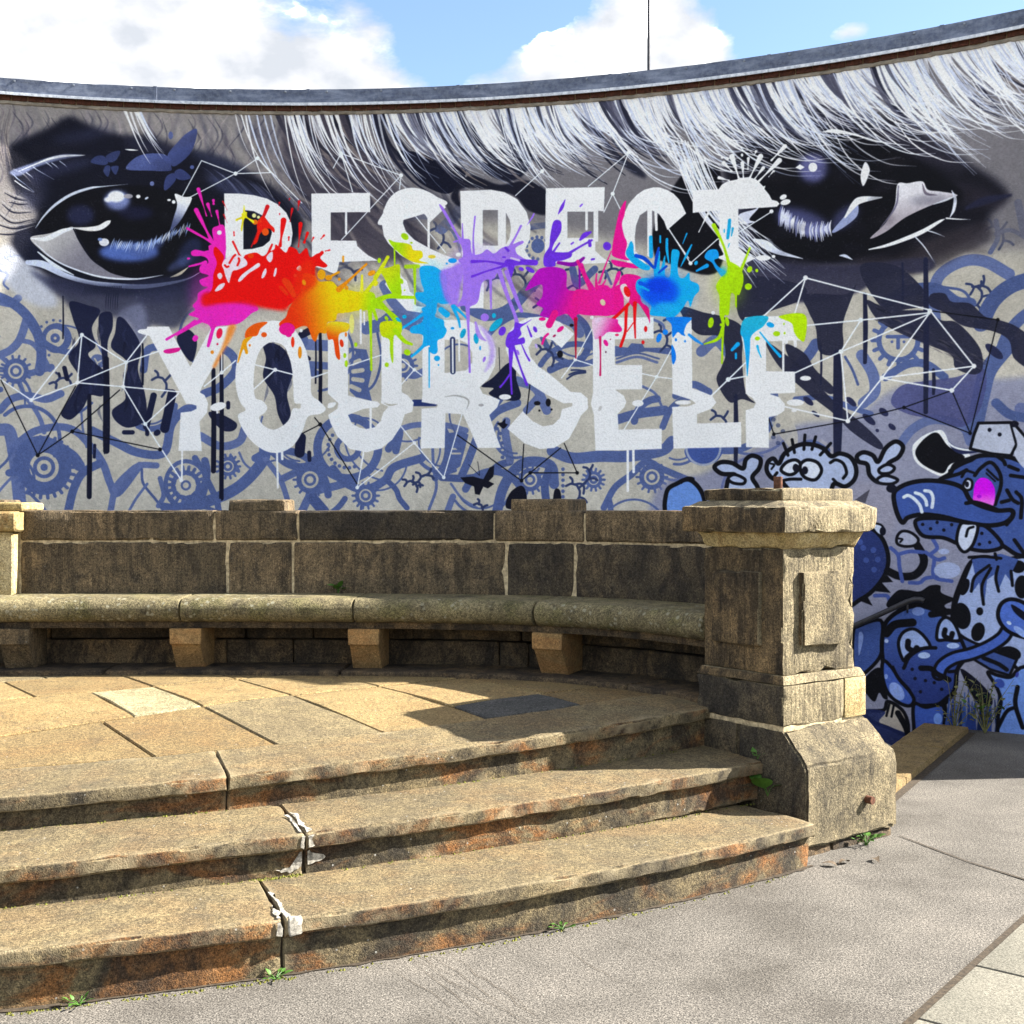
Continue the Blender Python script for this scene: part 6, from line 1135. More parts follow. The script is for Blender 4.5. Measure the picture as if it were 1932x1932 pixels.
    fill('V', [(700, 1175), (895, 1175), (860, 1230), (840, 1290), (850, 1320), (820, 1310), (790, 1290), (750, 1330), (740, 1230)], (10, 126, 240)); fill('V', [(742, 1390), (770, 1440), (776, 1500), (755, 1545), (742, 1500)], (10, 126, 240)); st('V', [(880, 1310), (930, 1350), (985, 1385)], [20, 24, 12], (30, 140, 240)); dot('V', (776, 1350), 9, 13, (10, 126, 240)); dot('V', (848, 1362), 8, 10, (10, 126, 240)); dot('V', (642, 1335), 20, 38, (20, 130, 236), rot=18); dot('V', (692, 1290), 22, 22, (20, 130, 236))
    dot('V', (935, 743), 14, 18, CB, rot=25); st('V', [(940, 805), (1020, 765)], [16, 34], CB, a=.9)
    # lime of T
    fill('V', [(1040, 640), (1100, 640), (1115, 700), (1080, 720), (1110, 770), (1180, 820), (1150, 860), (1090, 790), (1060, 740), (1010, 710), (1005, 680)], (20, 150, 236))
    fill('V', [(1200, 740), (1230, 745), (1290, 790), (1310, 880), (1280, 990), (1260, 1000), (1258, 1090), (1244, 1080), (1240, 1000), (1210, 990), (1195, 1145), (1160, 1160), (1155, 1240), (1120, 1150), (1120, 1010), (1092, 930), (1130, 860), (1170, 820)], (170, 218, 6)); dot('V', (1150, 810), 30, 40, (60, 184, 190), a=.7, blur=14)
    for p_, w_ in (([(1200, 770), (1150, 600), (1075, 445)], [30, 18, 34]), ([(1290, 800), (1330, 700), (1360, 625)], [26, 18, 16]), ([(1150, 1200), (1145, 1350), (1140, 1535)], [26, 18, 14]), ([(1150, 1240), (1110, 1340), (1000, 1385)], [24, 28, 10])): st('V', p_, w_, LI)
    for (x, y, rx, ry, r_) in ((1358, 793, 20, 26, 25), (1415, 803, 12, 14, 0), (1348, 930, 28, 26, 0), (1052, 1215, 22, 42, 10), (1180, 1205, 16, 38, -10), (1132, 1232, 10, 12, 0)): dot('V', (x, y), rx, ry, LI, rot=r_)
    for p_, w_ in (([(1185, 545), (1195, 470), (1200, 405)], [24, 28, 26]), ([(1215, 530), (1225, 470)], [8, 18]), ([(1158, 480), (1158, 500)], [10, 10]), ([(1188, 620), (1198, 590)], [5, 8])): st('V', p_, w_, (20, 160, 210))
    fill('V', [(1325, 1180), (1500, 1165), (1470, 1240), (1400, 1290), (1365, 1340), (1360, 1450), (1340, 1640), (1328, 1500), (1310, 1350), (1285, 1290)], grad((30, 176, 214), (20, 160, 236), 'V', (1400, 1200), (1330, 1500)), blur=2); fill('V', [(1590, 1165), (1795, 1152), (1795, 1350), (1750, 1345), (1710, 1290), (1690, 1220)], (178, 222, 0)); dot('V', (1522, 1232), 32, 20, CB, rot=20); dot('V', (1572, 1302), 28, 20, LI); dot('V', (1420, 1340), 20, 16, LI); dot('V', (1635, 1298), 8, 10, LI); dot('V', (1630, 1225), 6, 9, LI)
    st('V', [(1440, 1290), (1520, 1390), (1600, 1480)], [10, 16, 24], CB); st('V', [(1420, 1400), (1430, 1440), (1450, 1490)], [20, 14, 6], CB); st('V', [(1220, 1430), (1265, 1385)], [24, 34], CB); st('V', [(1250, 1460), (1250, 1495)], 18, CB)
    dot('V', (1070, 1137), 15, 15, WHT); dot('V', (112, 1174), 14, 14, WHT)

    # line work goes on where the bench and the pillar hide the wall
    for k in range(110):
        x = rnd.uniform(-400, 1640); y = rnd.uniform(985, 1400) if x < 1290 else rnd.uniform(940, 1420)
        r = rnd.uniform(20, 75); a0 = rnd.uniform(0, 360); ring('U', (x, y), r, rnd.choice([4, 7, 12, 18]), BLU, a0, a0 + rnd.uniform(60, 240))
        if k % 9 == 0: dot('U', (x, y), r * .5, r * .5, BLU); gear('U', (x, y), r * .5, 12, 6, BLU); dot('U', (x, y), r * .3, r * .3, BEI)
    # ---- cartoon figures, lower right
    SK = (166, 178, 210); BD = (58, 76, 130); BM = (68, 90, 150)
    def fig(reg, pts, col, w=20, sm=True):
        fill(reg, pts, col, sm=sm); P = list(pts) + [pts[0]]
        if sm: st('U', crom(toU(reg, pts), True, 6).tolist() + [toU(reg, pts[:1])[0].tolist()], w * 1.2 * REG[reg][2], BLK, sm=False)
        else: st(reg, P, w, BLK, sm=False)
    def ln(reg, pts, w=18, col=BLK): st(reg, pts, w * 1.12, col)
    fig('G', [(-10, 500), (50, 452), (110, 432), (165, 475), (195, 545), (190, 640), (0, 640)], (104, 140, 208)); ln('G', [(70, 450), (95, 425), (130, 425), (140, 445)], 12)
    fig('G', [(250, 365), (285, 338), (345, 342), (405, 372), (420, 325), (455, 302), (500, 322), (492, 372), (456, 420), (485, 475), (500, 560), (330, 560), (322, 440), (360, 405), (290, 400)], SK); fig('G', [(325, 425), (360, 405), (415, 430), (405, 455), (350, 450)], SK, 14)
    fig('G', [(600, 345), (632, 290), (700, 247), (770, 240), (840, 262), (885, 305), (930, 290), (990, 312), (1020, 372), (1010, 432), (960, 470), (900, 455), (860, 520), (700, 520), (610, 440), (565, 425), (535, 385), (540, 338), (570, 318)], SK)
    fig('G', [(612, 380), (640, 340), (690, 325), (718, 352), (690, 395), (650, 405)], (206, 212, 228), 15); fig('G', [(718, 350), (755, 325), (810, 340), (832, 385), (800, 432), (750, 425), (722, 395)], (206, 212, 228), 15); dot('G', (692, 368), 17, 22, INK); dot('G', (742, 382), 17, 22, INK)
    ln('G', [(880, 340), (910, 325), (950, 345), (968, 395), (950, 425)], 15); ln('G', [(590, 395), (575, 420), (600, 440), (660, 430), (720, 430)], 15); ln('G', [(555, 345), (575, 352), (560, 375)], 10); ln('G', [(895, 430), (920, 455)], 14)
    for a_, b_ in (((625, 235), (650, 300)), ((672, 215), (685, 285)), ((742, 190), (736, 268)), ((800, 200), (780, 268)), ((882, 235), (825, 298))): ln('G', [a_, b_], 15)
    fig('G', [(1025, 305), (1060, 284), (1110, 300), (1140, 335), (1180, 262), (1235, 225), (1275, 255), (1250, 310), (1190, 350), (1150, 445), (1095, 410), (1080, 350), (1035, 335)], SK); fig('G', [(1145, 375), (1190, 350), (1228, 368), (1205, 395), (1155, 398)], SK, 14); fig('G', [(1135, 430), (1180, 410), (1245, 432), (1215, 455), (1150, 452)], SK, 14)
    fill('G', [(1010, 545), (1095, 485), (1070, 560)], BLK, sm=False)
    fill('G', [(1000, 470), (1180, 480), (1230, 650), (1180, 760), (1010, 740)], (150, 146, 160), a=.5, blur=20)
    # round dark shape with spikes, beside the pillar
    fig('H', [(-60, 520), (40, 440), (150, 410), (250, 480), (300, 600), (290, 720), (220, 830), (120, 910), (-40, 960)], (48, 62, 114), 24)
    for (x, y) in ((130, 560), (200, 575), (150, 645), (230, 640), (205, 710), (110, 520)): dot('H', (x, y), 20, 20, (74, 94, 158), a=.8)
    for t_ in ([(280, 730), (335, 795), (265, 800)], [(250, 790), (320, 870), (215, 860)], [(150, 880), (195, 960), (105, 925)]): fill('H', t_, BLK, sm=False)
    fig('H', [(190, 395), (250, 400), (275, 440), (255, 475), (215, 450)], (190, 200, 224), 12); dot('H', (265, 445), 22, 30, INK)
    ln('H', [(300, 720), (380, 755), (480, 750), (540, 690), (545, 620), (500, 540)], 48); fig('H', [(365, 480), (400, 445), (460, 455), (510, 500), (490, 540), (420, 550), (365, 530)], (160, 164, 186), 16); ln('H', [(365, 495), (400, 500), (385, 520)], 12)
    for p_ in ([(320, 560), (370, 610), (380, 690), (400, 790)], [(370, 605), (450, 585), (540, 590)], [(450, 800), (520, 800), (560, 770), (640, 760)], [(560, 590), (640, 640), (690, 630)], [(610, 500), (640, 560), (600, 600)], [(210, 890), (290, 890), (310, 920)], [(620, 640), (620, 760), (740, 790)]): st('H', p_, 26, (74, 92, 156))
    dot('H', (710, 715), 92, 56, (156, 168, 206)); dot('H', (686, 585), 38, 20, (156, 168, 206))
    # hat and head of the big figure
    fill('G', [(1325, 262), (1345, 225), (1400, 185), (1470, 162), (1500, 178), (1540, 245), (1640, 300), (1560, 350), (1500, 415), (1400, 378), (1340, 330)], (228, 232, 242)); fill('G', [(1345, 268), (1400, 202), (1462, 178), (1520, 250), (1610, 310), (1530, 350), (1490, 398), (1400, 362), (1352, 318)], BLK); fill('G', [(1478, 172), (1560, 250), (1700, 272), (1640, 290), (1560, 282)], (40, 48, 86))
    ln('G', [(1480, 168), (1530, 240), (1600, 268), (1705, 272)], 10, (224, 228, 240))
    fig('G', [(1470, 450), (1530, 400), (1560, 350), (1640, 318), (1720, 300), (1850, 310), (1960, 350), (2100, 380), (2100, 830), (1932, 850), (1830, 800), (1700, 700), (1600, 520)], BM, 20)
    fig('G', [(1640, 265), (1660, 190), (1685, 125), (1860, 122), (1892, 240), (1862, 302), (1760, 292)], (176, 182, 202), 16, sm=False); dot('G', (1745, 162), 11, 11, INK); dot('G', (1800, 187), 11, 11, INK); fill('G', [(1870, 130), (1940, 180), (2050, 260), (1960, 380), (1880, 300), (1895, 240)], (176, 182, 202)); ln('G', [(1875, 125), (1940, 200), (1990, 260)], 14); dot('G', (1880, 130), 24, 18, INK)
    for p_ in ([(1530, 385), (1590, 350), (1650, 325)], [(1510, 420), (1580, 400), (1620, 380)], [(1620, 330), (1660, 318)], [(1780, 300), (1820, 330), (1830, 350)], [(1850, 360), (1900, 380)], [(1860, 410), (1932, 420)], [(1840, 490), (1870, 540), (1900, 560)], [(1890, 500), (1920, 540), (1915, 640)], [(1810, 555), (1850, 545)], [(1880, 760), (1930, 830)]): ln('G', p_, 18)
    fig('H', [(340, 200), (370, 150), (460, 110), (580, 95), (720, 110), (820, 150), (880, 240), (1040, 300), (1150, 300), (1160, 340), (1100, 390), (980, 405), (820, 380), (680, 345), (540, 330), (440, 350), (400, 385), (360, 310)], (66, 90, 156), 26); dot('H', (325, 150), 36, 30, INK)
    fig('H', [(490, 375), (600, 355), (760, 370), (880, 400), (980, 415), (1090, 540), (1000, 580), (880, 570), (780, 530), (680, 490), (540, 475)], BM, 22)
    fig('H', [(800, 400), (850, 390), (920, 405), (895, 520), (850, 580), (810, 580), (775, 510)], (190, 198, 222), 18); ln('H', [(890, 415), (855, 430), (840, 480)], 16)
    for p_ in ((540, 398), (640, 384), (740, 400), (595, 428), (686, 437), (948, 460), (1040, 470), (932, 535), (1003, 522)): dot('H', p_, 12, 12, INK)
    fig('H', [(820, 130), (845, 85), (880, 100), (875, 150), (840, 160)], (200, 206, 226), 14); dot('H', (846, 122), 14, 20, INK)
    ln('H', [(900, 60), (940, 10), (1010, -30), (1070, 40), (1080, 130), (1040, 260)], 22); ln('H', [(985, 20), (1060, 90)], 14); ln('H', [(980, 45), (1040, 100)], 10); ln('H', [(810, 70), (840, 30), (890, 40)], 16)
    fill('H', [(890, 190), (905, 110), (950, 75), (1010, 100), (1040, 170), (1025, 270), (960, 265), (895, 240)], grad((206, 10, 240), (236, 120, 240), 'H', (950, 150), (960, 270))); dot('H', (930, 205), 16, 12, (150, 0, 190), a=.8)
    ln('H', [(840, 252), (900, 245), (990, 270), (1060, 300)], 24); ln('H', [(1150, 300), (1165, 340), (1120, 400)], 22)
    for p_ in ([(410, 210), (440, 198), (480, 220), (520, 265), (535, 312)], [(490, 180), (530, 195), (560, 230), (568, 265)], [(555, 165), (595, 175), (612, 220), (605, 280)]): ln('H', p_, 20, (206, 216, 240))
    # spotted body
    fig('H', [(870, 660), (960, 620), (1100, 640), (1250, 620), (1500, 640), (1500, 1400), (1240, 1420), (1050, 1250), (900, 1220), (760, 1120), (750, 960), (800, 800)], (150, 166, 210), 20)
    for (x, y, rx, ry, r_) in ((810, 1030, 62, 92, -10), (922, 1140, 46, 66, 15), (934, 998, 24, 28, 0), (830, 830, 30, 60, 20), (1200, 690, 50, 44, 0), (1225, 830, 50, 80, 0), (1140, 1290, 80, 50, 10), (1330, 1000, 60, 80, 0)): dot('H', (x, y), rx, ry, BLK, rot=r_)
    fill('H', [(880, 640), (1080, 600), (1200, 640), (1160, 720), (1170, 820), (1110, 740), (1060, 860), (1040, 740), (985, 780), (965, 950), (930, 800), (880, 870), (900, 740)], BM, sm=False)
    for p_ in ([(860, 625), (960, 620), (1080, 632)], [(875, 860), (900, 760), (1000, 680)], [(960, 950), (950, 820), (1010, 700)], [(1065, 860), (1045, 770), (1060, 690)], [(1160, 820), (1150, 720)], [(1040, 600), (1050, 640)], [(740, 1050), (790, 880), (870, 670)]): ln('H', p_, 18)
    # lower head, seen tilted, with a long pipe-like tube
    fill('H', [(290, 960), (360, 860), (430, 850), (520, 860), (590, 820), (660, 820), (670, 870), (760, 910), (740, 930), (690, 960), (730, 1010), (600, 1040), (420, 1000)], BLK)
    fig('H', [(100, 1100), (250, 1060), (260, 1200), (240, 1320), (120, 1440), (60, 1440), (60, 1150)], BM, 20); fill('H', [(100, 1150), (130, 1160), (120, 1240), (98, 1300)], (130, 150, 210))
    fig('H', [(265, 1340), (260, 1200), (290, 1070), (400, 985), (520, 960), (640, 1000), (740, 1080), (800, 1180), (840, 1300), (780, 1400), (760, 1540), (680, 1640), (560, 1650), (480, 1640), (380, 1600), (290, 1500)], grad((76, 102, 170), (46, 62, 122), 'H', (480, 1000), (520, 1640)), 24)
    fig('H', [(330, 1390), (380, 1470), (450, 1550), (480, 1610), (450, 1650), (380, 1630), (300, 1560), (262, 1440), (270, 1340)], (70, 98, 180), 20); dot('H', (362, 1550), 42, 70, (140, 162, 224), rot=-35); dot('H', (288, 1448), 12, 18, (140, 162, 224)); dot('H', (290, 1202), 14, 14, (170, 186, 230))
    fig('H', [(375, 1200), (410, 1140), (480, 1120), (550, 1170), (590, 1245), (500, 1260), (430, 1310), (410, 1340), (380, 1270)], (150, 170, 220), 18); fig('H', [(640, 1190), (650, 1090), (695, 1040), (750, 1070), (790, 1150), (790, 1200), (700, 1195)], (150, 170, 220), 18)
    ln('H', [(440, 1205), (440, 1250), (480, 1270), (500, 1250)], 34); ln('H', [(695, 1125), (690, 1165), (730, 1185), (745, 1150)], 30); ln('H', [(290, 1150), (350, 1090), (470, 1075)], 50); ln('H', [(410, 1390), (450, 1310), (540, 1255), (630, 1250)], 22); ln('H', [(600, 1020), (660, 1010), (720, 1000)], 40)
    dot('H', (550, 1302), 42, 22, (160, 180, 228)); dot('H', (750, 1235), 44, 20, (160, 180, 228)); dot('H', (510, 998), 44, 30, (130, 152, 214), a=.9); ln('H', [(335, 1380), (370, 1450), (450, 1540)], 16)
    fig('H', [(800, 1170), (950, 1240), (1080, 1290), (1190, 1330), (1140, 1440), (1010, 1400), (860, 1310)], BM, 18, sm=False); ln('H', [(960, 1320), (1060, 1360), (1120, 1400)], 26)
    for off, w_, c_ in ((0, 86, BLK), (0, 48, (74, 102, 182))): ln('H', [(650, 1430), (680, 1370), (760, 1320), (880, 1290), (1000, 1240), (1090, 1180), (1130, 1120)], w_, c_)
    ln('H', [(530, 1390), (600, 1395), (640, 1430), (720, 1470)], 34); ln('H', [(720, 1415), (780, 1410)], 20)
    fig('H', [(1060, 1030), (1080, 950), (1140, 915), (1220, 930), (1300, 990), (1340, 1100), (1300, 1180), (1180, 1160), (1100, 1110)], (82, 112, 196), 22); fill('H', [(1155, 950), (1250, 1010), (1320, 1090), (1240, 1060), (1170, 1000)], INK); dot('H', (1136, 1078), 18, 12, (190, 206, 240), rot=35); dot('H', (1215, 1140), 60, 22, (140, 164, 226), rot=40)
    for p_ in ((468, 1398), (488, 1462), (560, 1476), (620, 1490), (525, 1553), (672, 1536)): dot('H', p_, 12, 12, INK)
    fig('H', [(480, 1640), (560, 1660), (680, 1650), (700, 1800), (690, 1960), (500, 1960), (480, 1800)], (64, 92, 172), 20); ln('H', [(580, 1645), (650, 1635), (720, 1580)], 18); dot('H', (645, 1740), 30, 40, (120, 152, 226))
    fig('H', [(140, 1690), (270, 1680), (300, 1620), (400, 1680), (440, 1780), (420, 1850), (300, 1800), (200, 1760)], (176, 168, 158), 20); fill('H', [(120, 1500), (200, 1400), (260, 1400), (280, 1520), (300, 1600), (270, 1600), (240, 1560), (210, 1620), (170, 1590)], BLK); fill('H', [(130, 1680), (280, 1690), (240, 1760), (330, 1800), (450, 1860), (440, 1960), (240, 1880), (120, 1780)], (40, 52, 100), a=.9); ln('H', [(310, 1640), (290, 1720)], 14); ln('H', [(340, 1650), (325, 1725)], 14); ln('H', [(370, 1700), (420, 1790), (440, 1850)], 36)
    for k in range(22):
        x = 700 + k * 26; st('H', [(x, 1640 + rnd.uniform(-120, 0)), (x + rnd.uniform(-20, 20), 1760), (x + rnd.uniform(-50, 50), 1960)], [6, rnd.uniform(16, 46), 30], rnd.choice([BLK, (50, 72, 140), (36, 52, 96), (90, 112, 170), (64, 92, 160)]))
    fig('H', [(990, 1420), (1060, 1440), (1150, 1450), (1240, 1380), (1500, 1400), (1500, 2000), (1100, 2000), (1060, 1760), (1080, 1620), (1050, 1520)], (108, 140, 212), 20); fill('H', [(800, 1400), (880, 1440), (1000, 1560), (1020, 1640), (960, 1640), (880, 1560)], INK); ln('H', [(1195, 1520), (1180, 1640), (1230, 1800)], 26); dot('H', (1070, 1495), 38, 30, (62, 84, 160), rot=30); dot('H', (1192, 1435), 12, 20, (62, 70, 150), rot=20); ln('H', [(830, 1430), (880, 1560), (960, 1660)], 18); ln('H', [(1060, 1800), (1120, 1690), (1180, 1660)], 22)

    # ---- spray grain over everything, then photo tones -> paint albedo
    C *= 1 + .10 * (fbm(5, 9, 2)[..., None] - .5)
    C *= 1 + .10 * (fbm(40, 21, 4, .35)[..., None] - .5)          # streaky coverage
    sp = (fbm(3, 31, 1) > .86) & (fbm(60, 32, 2) > .5); C[sp] = C[sp] * .9 + .1 * np.array(BEI, np.float32) / 255     # paint missing in the pores
    C = np.clip(C, 0, 1); mx_ = C.max(2); bl = (C[..., 2] > C[..., 0] + .04) & (C[..., 1] > C[..., 0] * .85) & (mx_ < .86) & (C[..., 0] > .10)
    C = np.where(bl[..., None], C * .93 + .07 * C.mean(2, keepdims=True), C)
    C = np.clip(C, 0, 1); C = C + .16 * (C - .5) * (1 - np.abs(2 * C - 1) ** 2) - .012
    C = np.clip(C, 0, 1)
    linc = np.where(C <= .04045, C / 12.92, ((C + .055) / 1.055) ** 2.4)
    linc = np.minimum(linc * 1.12, .90) + .004
    return np.where(linc <= .0031308, linc * 12.92, 1.055 * linc ** (1 / 2.4) - .055).astype(np.float32)
# ------------------------------------------------------------------ painted wall
TEX_RES = 0.004
S0, S1, H0, H1 = PH0 * WR, PH1 * WR, -.40, WALL_TOP
art = paint_mural()
th, tw = art.shape[:2]
img = bpy.data.images.new('mural_paint', tw, th, alpha=False)
buf = np.ones((th, tw, 4), np.float32); buf[..., :3] = np.clip(art, 0, 1)
img.pixels.foreach_set(buf.ravel()); img.update(); img.pack()
wall = empty('mural_wall', (*wall_pt(.1), 0)); tag(wall, 'tall curved wall painted with giant eyes, colour splashes and RESPECT YOURSELF lettering', 'wall')
K = 110; phs = np.linspace(PH0, PH1, K + 1); zs = [PIT, H0] + list(np.linspace(0, WALL_TOP, 6))
vs = []; fs = []; uv = []
for p in phs:
    for z in zs:
        vs.append((*wall_pt(p), z)); uv.append(((p * WR - S0) / (S1 - S0), (z - H0) / (H1 - H0)))
nz_ = len(zs)
for i in range(K):
    for j in range(nz_ - 1):
        a = i * nz_ + j; fs.append((a, a + nz_, a + nz_ + 1, a + 1))
base = len(vs)
for p in phs:                                # back of the wall
    for z in (PIT, WALL_TOP): vs.append((*wall_pt(p, WR + .42), z)); uv.append((0, 0))
for i in range(K):
    a = base + 2 * i; fs.append((a, a + 1, a + 3, a + 2))
    fs.append((i * nz_ + nz_ - 1, (i + 1) * nz_ + nz_ - 1, base + 2 * (i + 1) + 1, base + 2 * i + 1))
for i, rev in ((0, 0), (K, 1)):
    q = tuple(i * nz_ + j for j in range(nz_)) + (base + 2 * i + 1, base + 2 * i); fs.append(q)
me = bpy.data.meshes.new('plaster'); me.from_pydata(vs, [], fs)
ul = me.uv_layers.new(name='mural')
for lp in me.loops: ul.data[lp.index].uv = uv[lp.vertex_index]
bm = bmesh.new(); bm.from_mesh(me); bmesh.ops.recalc_face_normals(bm, faces=bm.faces); bm.to_mesh(me); bm.free()
for p in me.polygons: p.use_smooth = True
me.set_sharp_from_angle(angle=R_(40))
t = NT('painted plaster'); ti = t.n('ShaderNodeTexImage', image=img, extension='EXTEND', interpolation='Cubic'); uvn = t.n('ShaderNodeUVMap', uv_map='mural'); t.l(uvn.outputs[0], ti.inputs[0])
g1 = t.noise(70, 4, .7); g2 = t.noise(190, 2, .6); big = t.noise(.9, 4, .6)
c = t.mix(.26, ti.outputs[0], t.ramp(g1, [(.36, .6), (.5, 1.05), (.64, 1.3)]), 'MULTIPLY')
c = t.mix(.5, c, t.ramp(big, [(.36, .9), (.64, 1.08)]), 'MULTIPLY')
t.b.inputs['Roughness'].default_value = .9; t.b.inputs['Specular IOR Level'].default_value = .12
plaster = link('plaster', me, t.done(c, t.bump(g2, .5, .004, t.bump(g1, .8, .012))), wall)
# brick course under the coping, each brick laid as a header
bme = block('brick', [(-.058, -.05), (.058, -.05), (.058, .05), (-.058, .05)], 0, .052, amp=.002, r=.004, step=.2)
bme.materials.append(M['brick'])
BP = .1265 / WR; nb = int((PH1 - PH0) / BP)
mo = sweep('brick_mortar', Curve([wall_pt(p, WR) for p in phs], flip=True), .02, (PH1 - PH0) * WR - .02, [(.006, WALL_TOP), (.006, WALL_TOP + .062), (-.38, WALL_TOP + .062), (-.38, WALL_TOP)], ds=.2, amp=.002, r=0, step=.2)
link('brick_mortar', mo, plain('brick mortar', (128, 108, 82), .95, 0, 40, .5, .5), wall)
# ragged mortar lip under the bricks
lipc = Curve([wall_pt(p, WR) for p in np.linspace(PH0, PH1, 400)], flip=True)
lip = sweep('mortar_lip', lipc, .02, lipc.length - .02, [(.012, WALL_TOP - .026), (.016, WALL_TOP - .012), (.010, WALL_TOP), (-.02, WALL_TOP), (-.02, WALL_TOP - .03)], ds=.03, amp=.008, r=0, sc=20, step=.05)
link('mortar_lip', lip, M['concrete'], wall)
for i in range(nb):
    p = PH0 + (i + .5) * BP
    o = bpy.data.objects.new('brick', bme); COL.objects.link(o); o.parent = wall; o.matrix_parent_inverse = world_of(wall).inverted()
    x, y = wall_pt(p, WR - .018 + .05 + random.uniform(-.004, .004)); o.location = (x, y, WALL_TOP + .004); o.rotation_euler = (0, 0, -p + random.uniform(-.015, .015))
# sheet-metal coping in lengths, with a drip edge and screws
CZ = WALL_TOP + .046
cop = Curve([wall_pt(p, WR - .052) for p in np.linspace(PH0 - .004, PH1 + .004, 500)], flip=True)
L = cop.length; s = 0.0; prof = [(0, CZ), (0, CZ + .124), (-.46, CZ + .135), (-.52, CZ + .132), (-.52, CZ + .0), (-.505, CZ), (-.50, CZ + .10), (-.02, CZ + .092), (-.012, CZ)]
screw = block('screw', [(-.008, -.006), (.008, -.006), (.008, .006), (-.008, .006)], -.008, .008, amp=0, r=.003, step=1); screw.materials.append(plain('screw zinc', (120, 126, 136), .5, .3))
while s < L - .05:
    e = min(s + 1.27, L)
    seg = link('coping_sheet', sweep('coping_sheet', cop, s, e - .003, prof, ds=.08, amp=.0022, r=0, step=.2, edge=.001, sc=2.5), M['zinc'], wall)
    link('drip_edge', sweep('drip_edge', cop, s, e - .003, [(.000, CZ - .012), (.010, CZ - .012), (.011, CZ + .010), (.000, CZ + .012)], ds=.08, amp=.0008, r=0, step=.2, edge=.0005), plain('drip zinc', (196, 202, 212), .6, .0) if 'drip zinc' not in bpy.data.materials else bpy.data.materials['drip zinc'], seg)
    link('seam', sweep('seam', cop, max(s - .012, 0), s + .018, [(.002, CZ - .002), (.004, CZ + .127), (-.3, CZ + .136), (-.3, CZ + .10)], ds=.03, amp=0, r=0, step=.2, edge=.001), M['zinc'], seg)
    for q in (.16, .62, 1.08):
        if s + q < L:
            x, y = cop.at(s + q, .002); x2, y2 = cop.at(s + q, 1); o = bpy.data.objects.new('screw', screw); COL.objects.link(o); o.parent = seg; o.matrix_parent_inverse = world_of(seg).inverted()
            o.location = (x, y, CZ + .104); o.rotation_euler = (0, 0, math.atan2(y2 - y, x2 - x) - math.pi / 2)
    s = e
# thin rod above the wall
rx = (1224 - 966) / FPX * 9.78
rod = link('lightning_rod', tube('lightning_rod', [(rx, 9.78, CZ + .05), (rx, 9.78, 6.3), (rx, 9.78, 7.4)], .011, 8, [.013, .011, .006]), M['galv'])
tag(rod, 'thin metal rod standing up behind the wall coping against the sky', 'rod')
# handrail fixed to the wall above the stairwell
def on_wall(U, V, off=.0):
    dx, dz = (U - 966) / FPX, (HY - V) / FPX
    r = WR - off
    A = dx * dx + 1; B = -2 * (WC[0] * dx + WC[1]); Cc = WC[0] ** 2 + WC[1] ** 2 - r * r
    d = (-B + math.sqrt(B * B - 4 * A * Cc)) / (2 * A)
    return Vector((dx * d, d, EYE + dz * d))
hr_ = empty('handrail', tuple(on_wall(1700, 1150, .0))); tag(hr_, 'dark metal handrail on the painted wall just right of the pillar', 'handrail')
pts = [on_wall(1490, 1232, .07), on_wall(1560, 1203, .07), on_wall(1622, 1176, .07), on_wall(1680, 1150, .07), on_wall(1712, 1135, .07), on_wall(1725, 1131, .07), on_wall(1737, 1131, .07), on_wall(1743, 1134, .07)]
link('rail', tube('rail', pts, .021, 10), M['galv'], hr_)
for U, V in ((1540, 1211), (1712, 1137)):
    a = on_wall(U, V, .07); b = on_wall(U, V + 18, -.005)
    link('bracket', tube('bracket', [a, a - Vector((0, 0, .05)), b], .008, 8), M['galv'], hr_)

# ------------------------------------------------------------------ small growth and litter
def leaf_mesh(name, size, bend=.25, heart=False):
    n = 9; vs = []; fs = []
    for i in range(n):
        t_ = i / (n - 1); w = math.sin(math.pi * (t_ ** .62)) * .5 * size * (1.2 if heart else .55)
        z = -bend * size * (t_ - .4) ** 2
        vs += [(-w, t_ * size, z + abs(w) * .25), (0, t_ * size, z), (w, t_ * size, z + abs(w) * .25)]
    for i in range(n - 1):
        for k in range(2): fs.append((3 * i + k, 3 * i + k + 1, 3 * i + k + 4, 3 * i + k + 3))
    return mesh(name, vs, fs, smooth=True, fix=False)
def leafy(name, loc, label, n, size, spread, up, heart=False, mat='leaf', seed=1):
    rnd = random.Random(seed); e = empty(name, loc); tag(e, label, 'plant')
    for i in range(n):
        a = 2 * math.pi * i / n + rnd.uniform(-.4, .4); ln = spread * rnd.uniform(.4, 1)
        tip = Vector((loc[0] + math.cos(a) * ln, loc[1] + math.sin(a) * ln, loc[2] + up * rnd.uniform(.5, 1)))
        link('stem', tube('stem', [loc, Vector(loc).lerp(tip, .5) + Vector((0, 0, up * .2)), tip], .0016, 5), M['leaf'], e)
        o = link('leaf', leaf_mesh('leaf', size * rnd.uniform(.7, 1.15), heart=heart), M[mat], e)
        o.matrix_parent_inverse.identity(); o.location = tip - Vector(loc); o.rotation_euler = (rnd.uniform(.1, .9), rnd.uniform(-.4, .4), a - math.pi / 2)
    return e
p = rl(-.012, .075); leafy('broadleaf_weed', (p[0] - .01, p[1] - .01, .25), 'round-leaved green weed growing beside the plinth above the bottom step', 3, .085, .05, .07, True, seed=4)
p = rl(-.012, .15); leafy('broadleaf_weed', (p[0], p[1], .41), 'tiny green sprout where the middle step meets the plinth', 3, .035, .025, .03, True, seed=5)
p = rl(.40, -.16); leafy('ground_weed', (p[0], p[1], .0), 'bright green tufted weed at the foot of the plinth', 14, .045, .05, .05, seed=6)
q = at_h(640 * .83854 * 1.0 + 0, 1116, 1.075) if False else bench.at(bench.s_of_px(638, .385), .385)
leafy('bench_weed', (q[0], q[1], SEAT + .005), 'small spiky green weed on the seat against the bench back', 9, .06, .02, .05, seed=8)
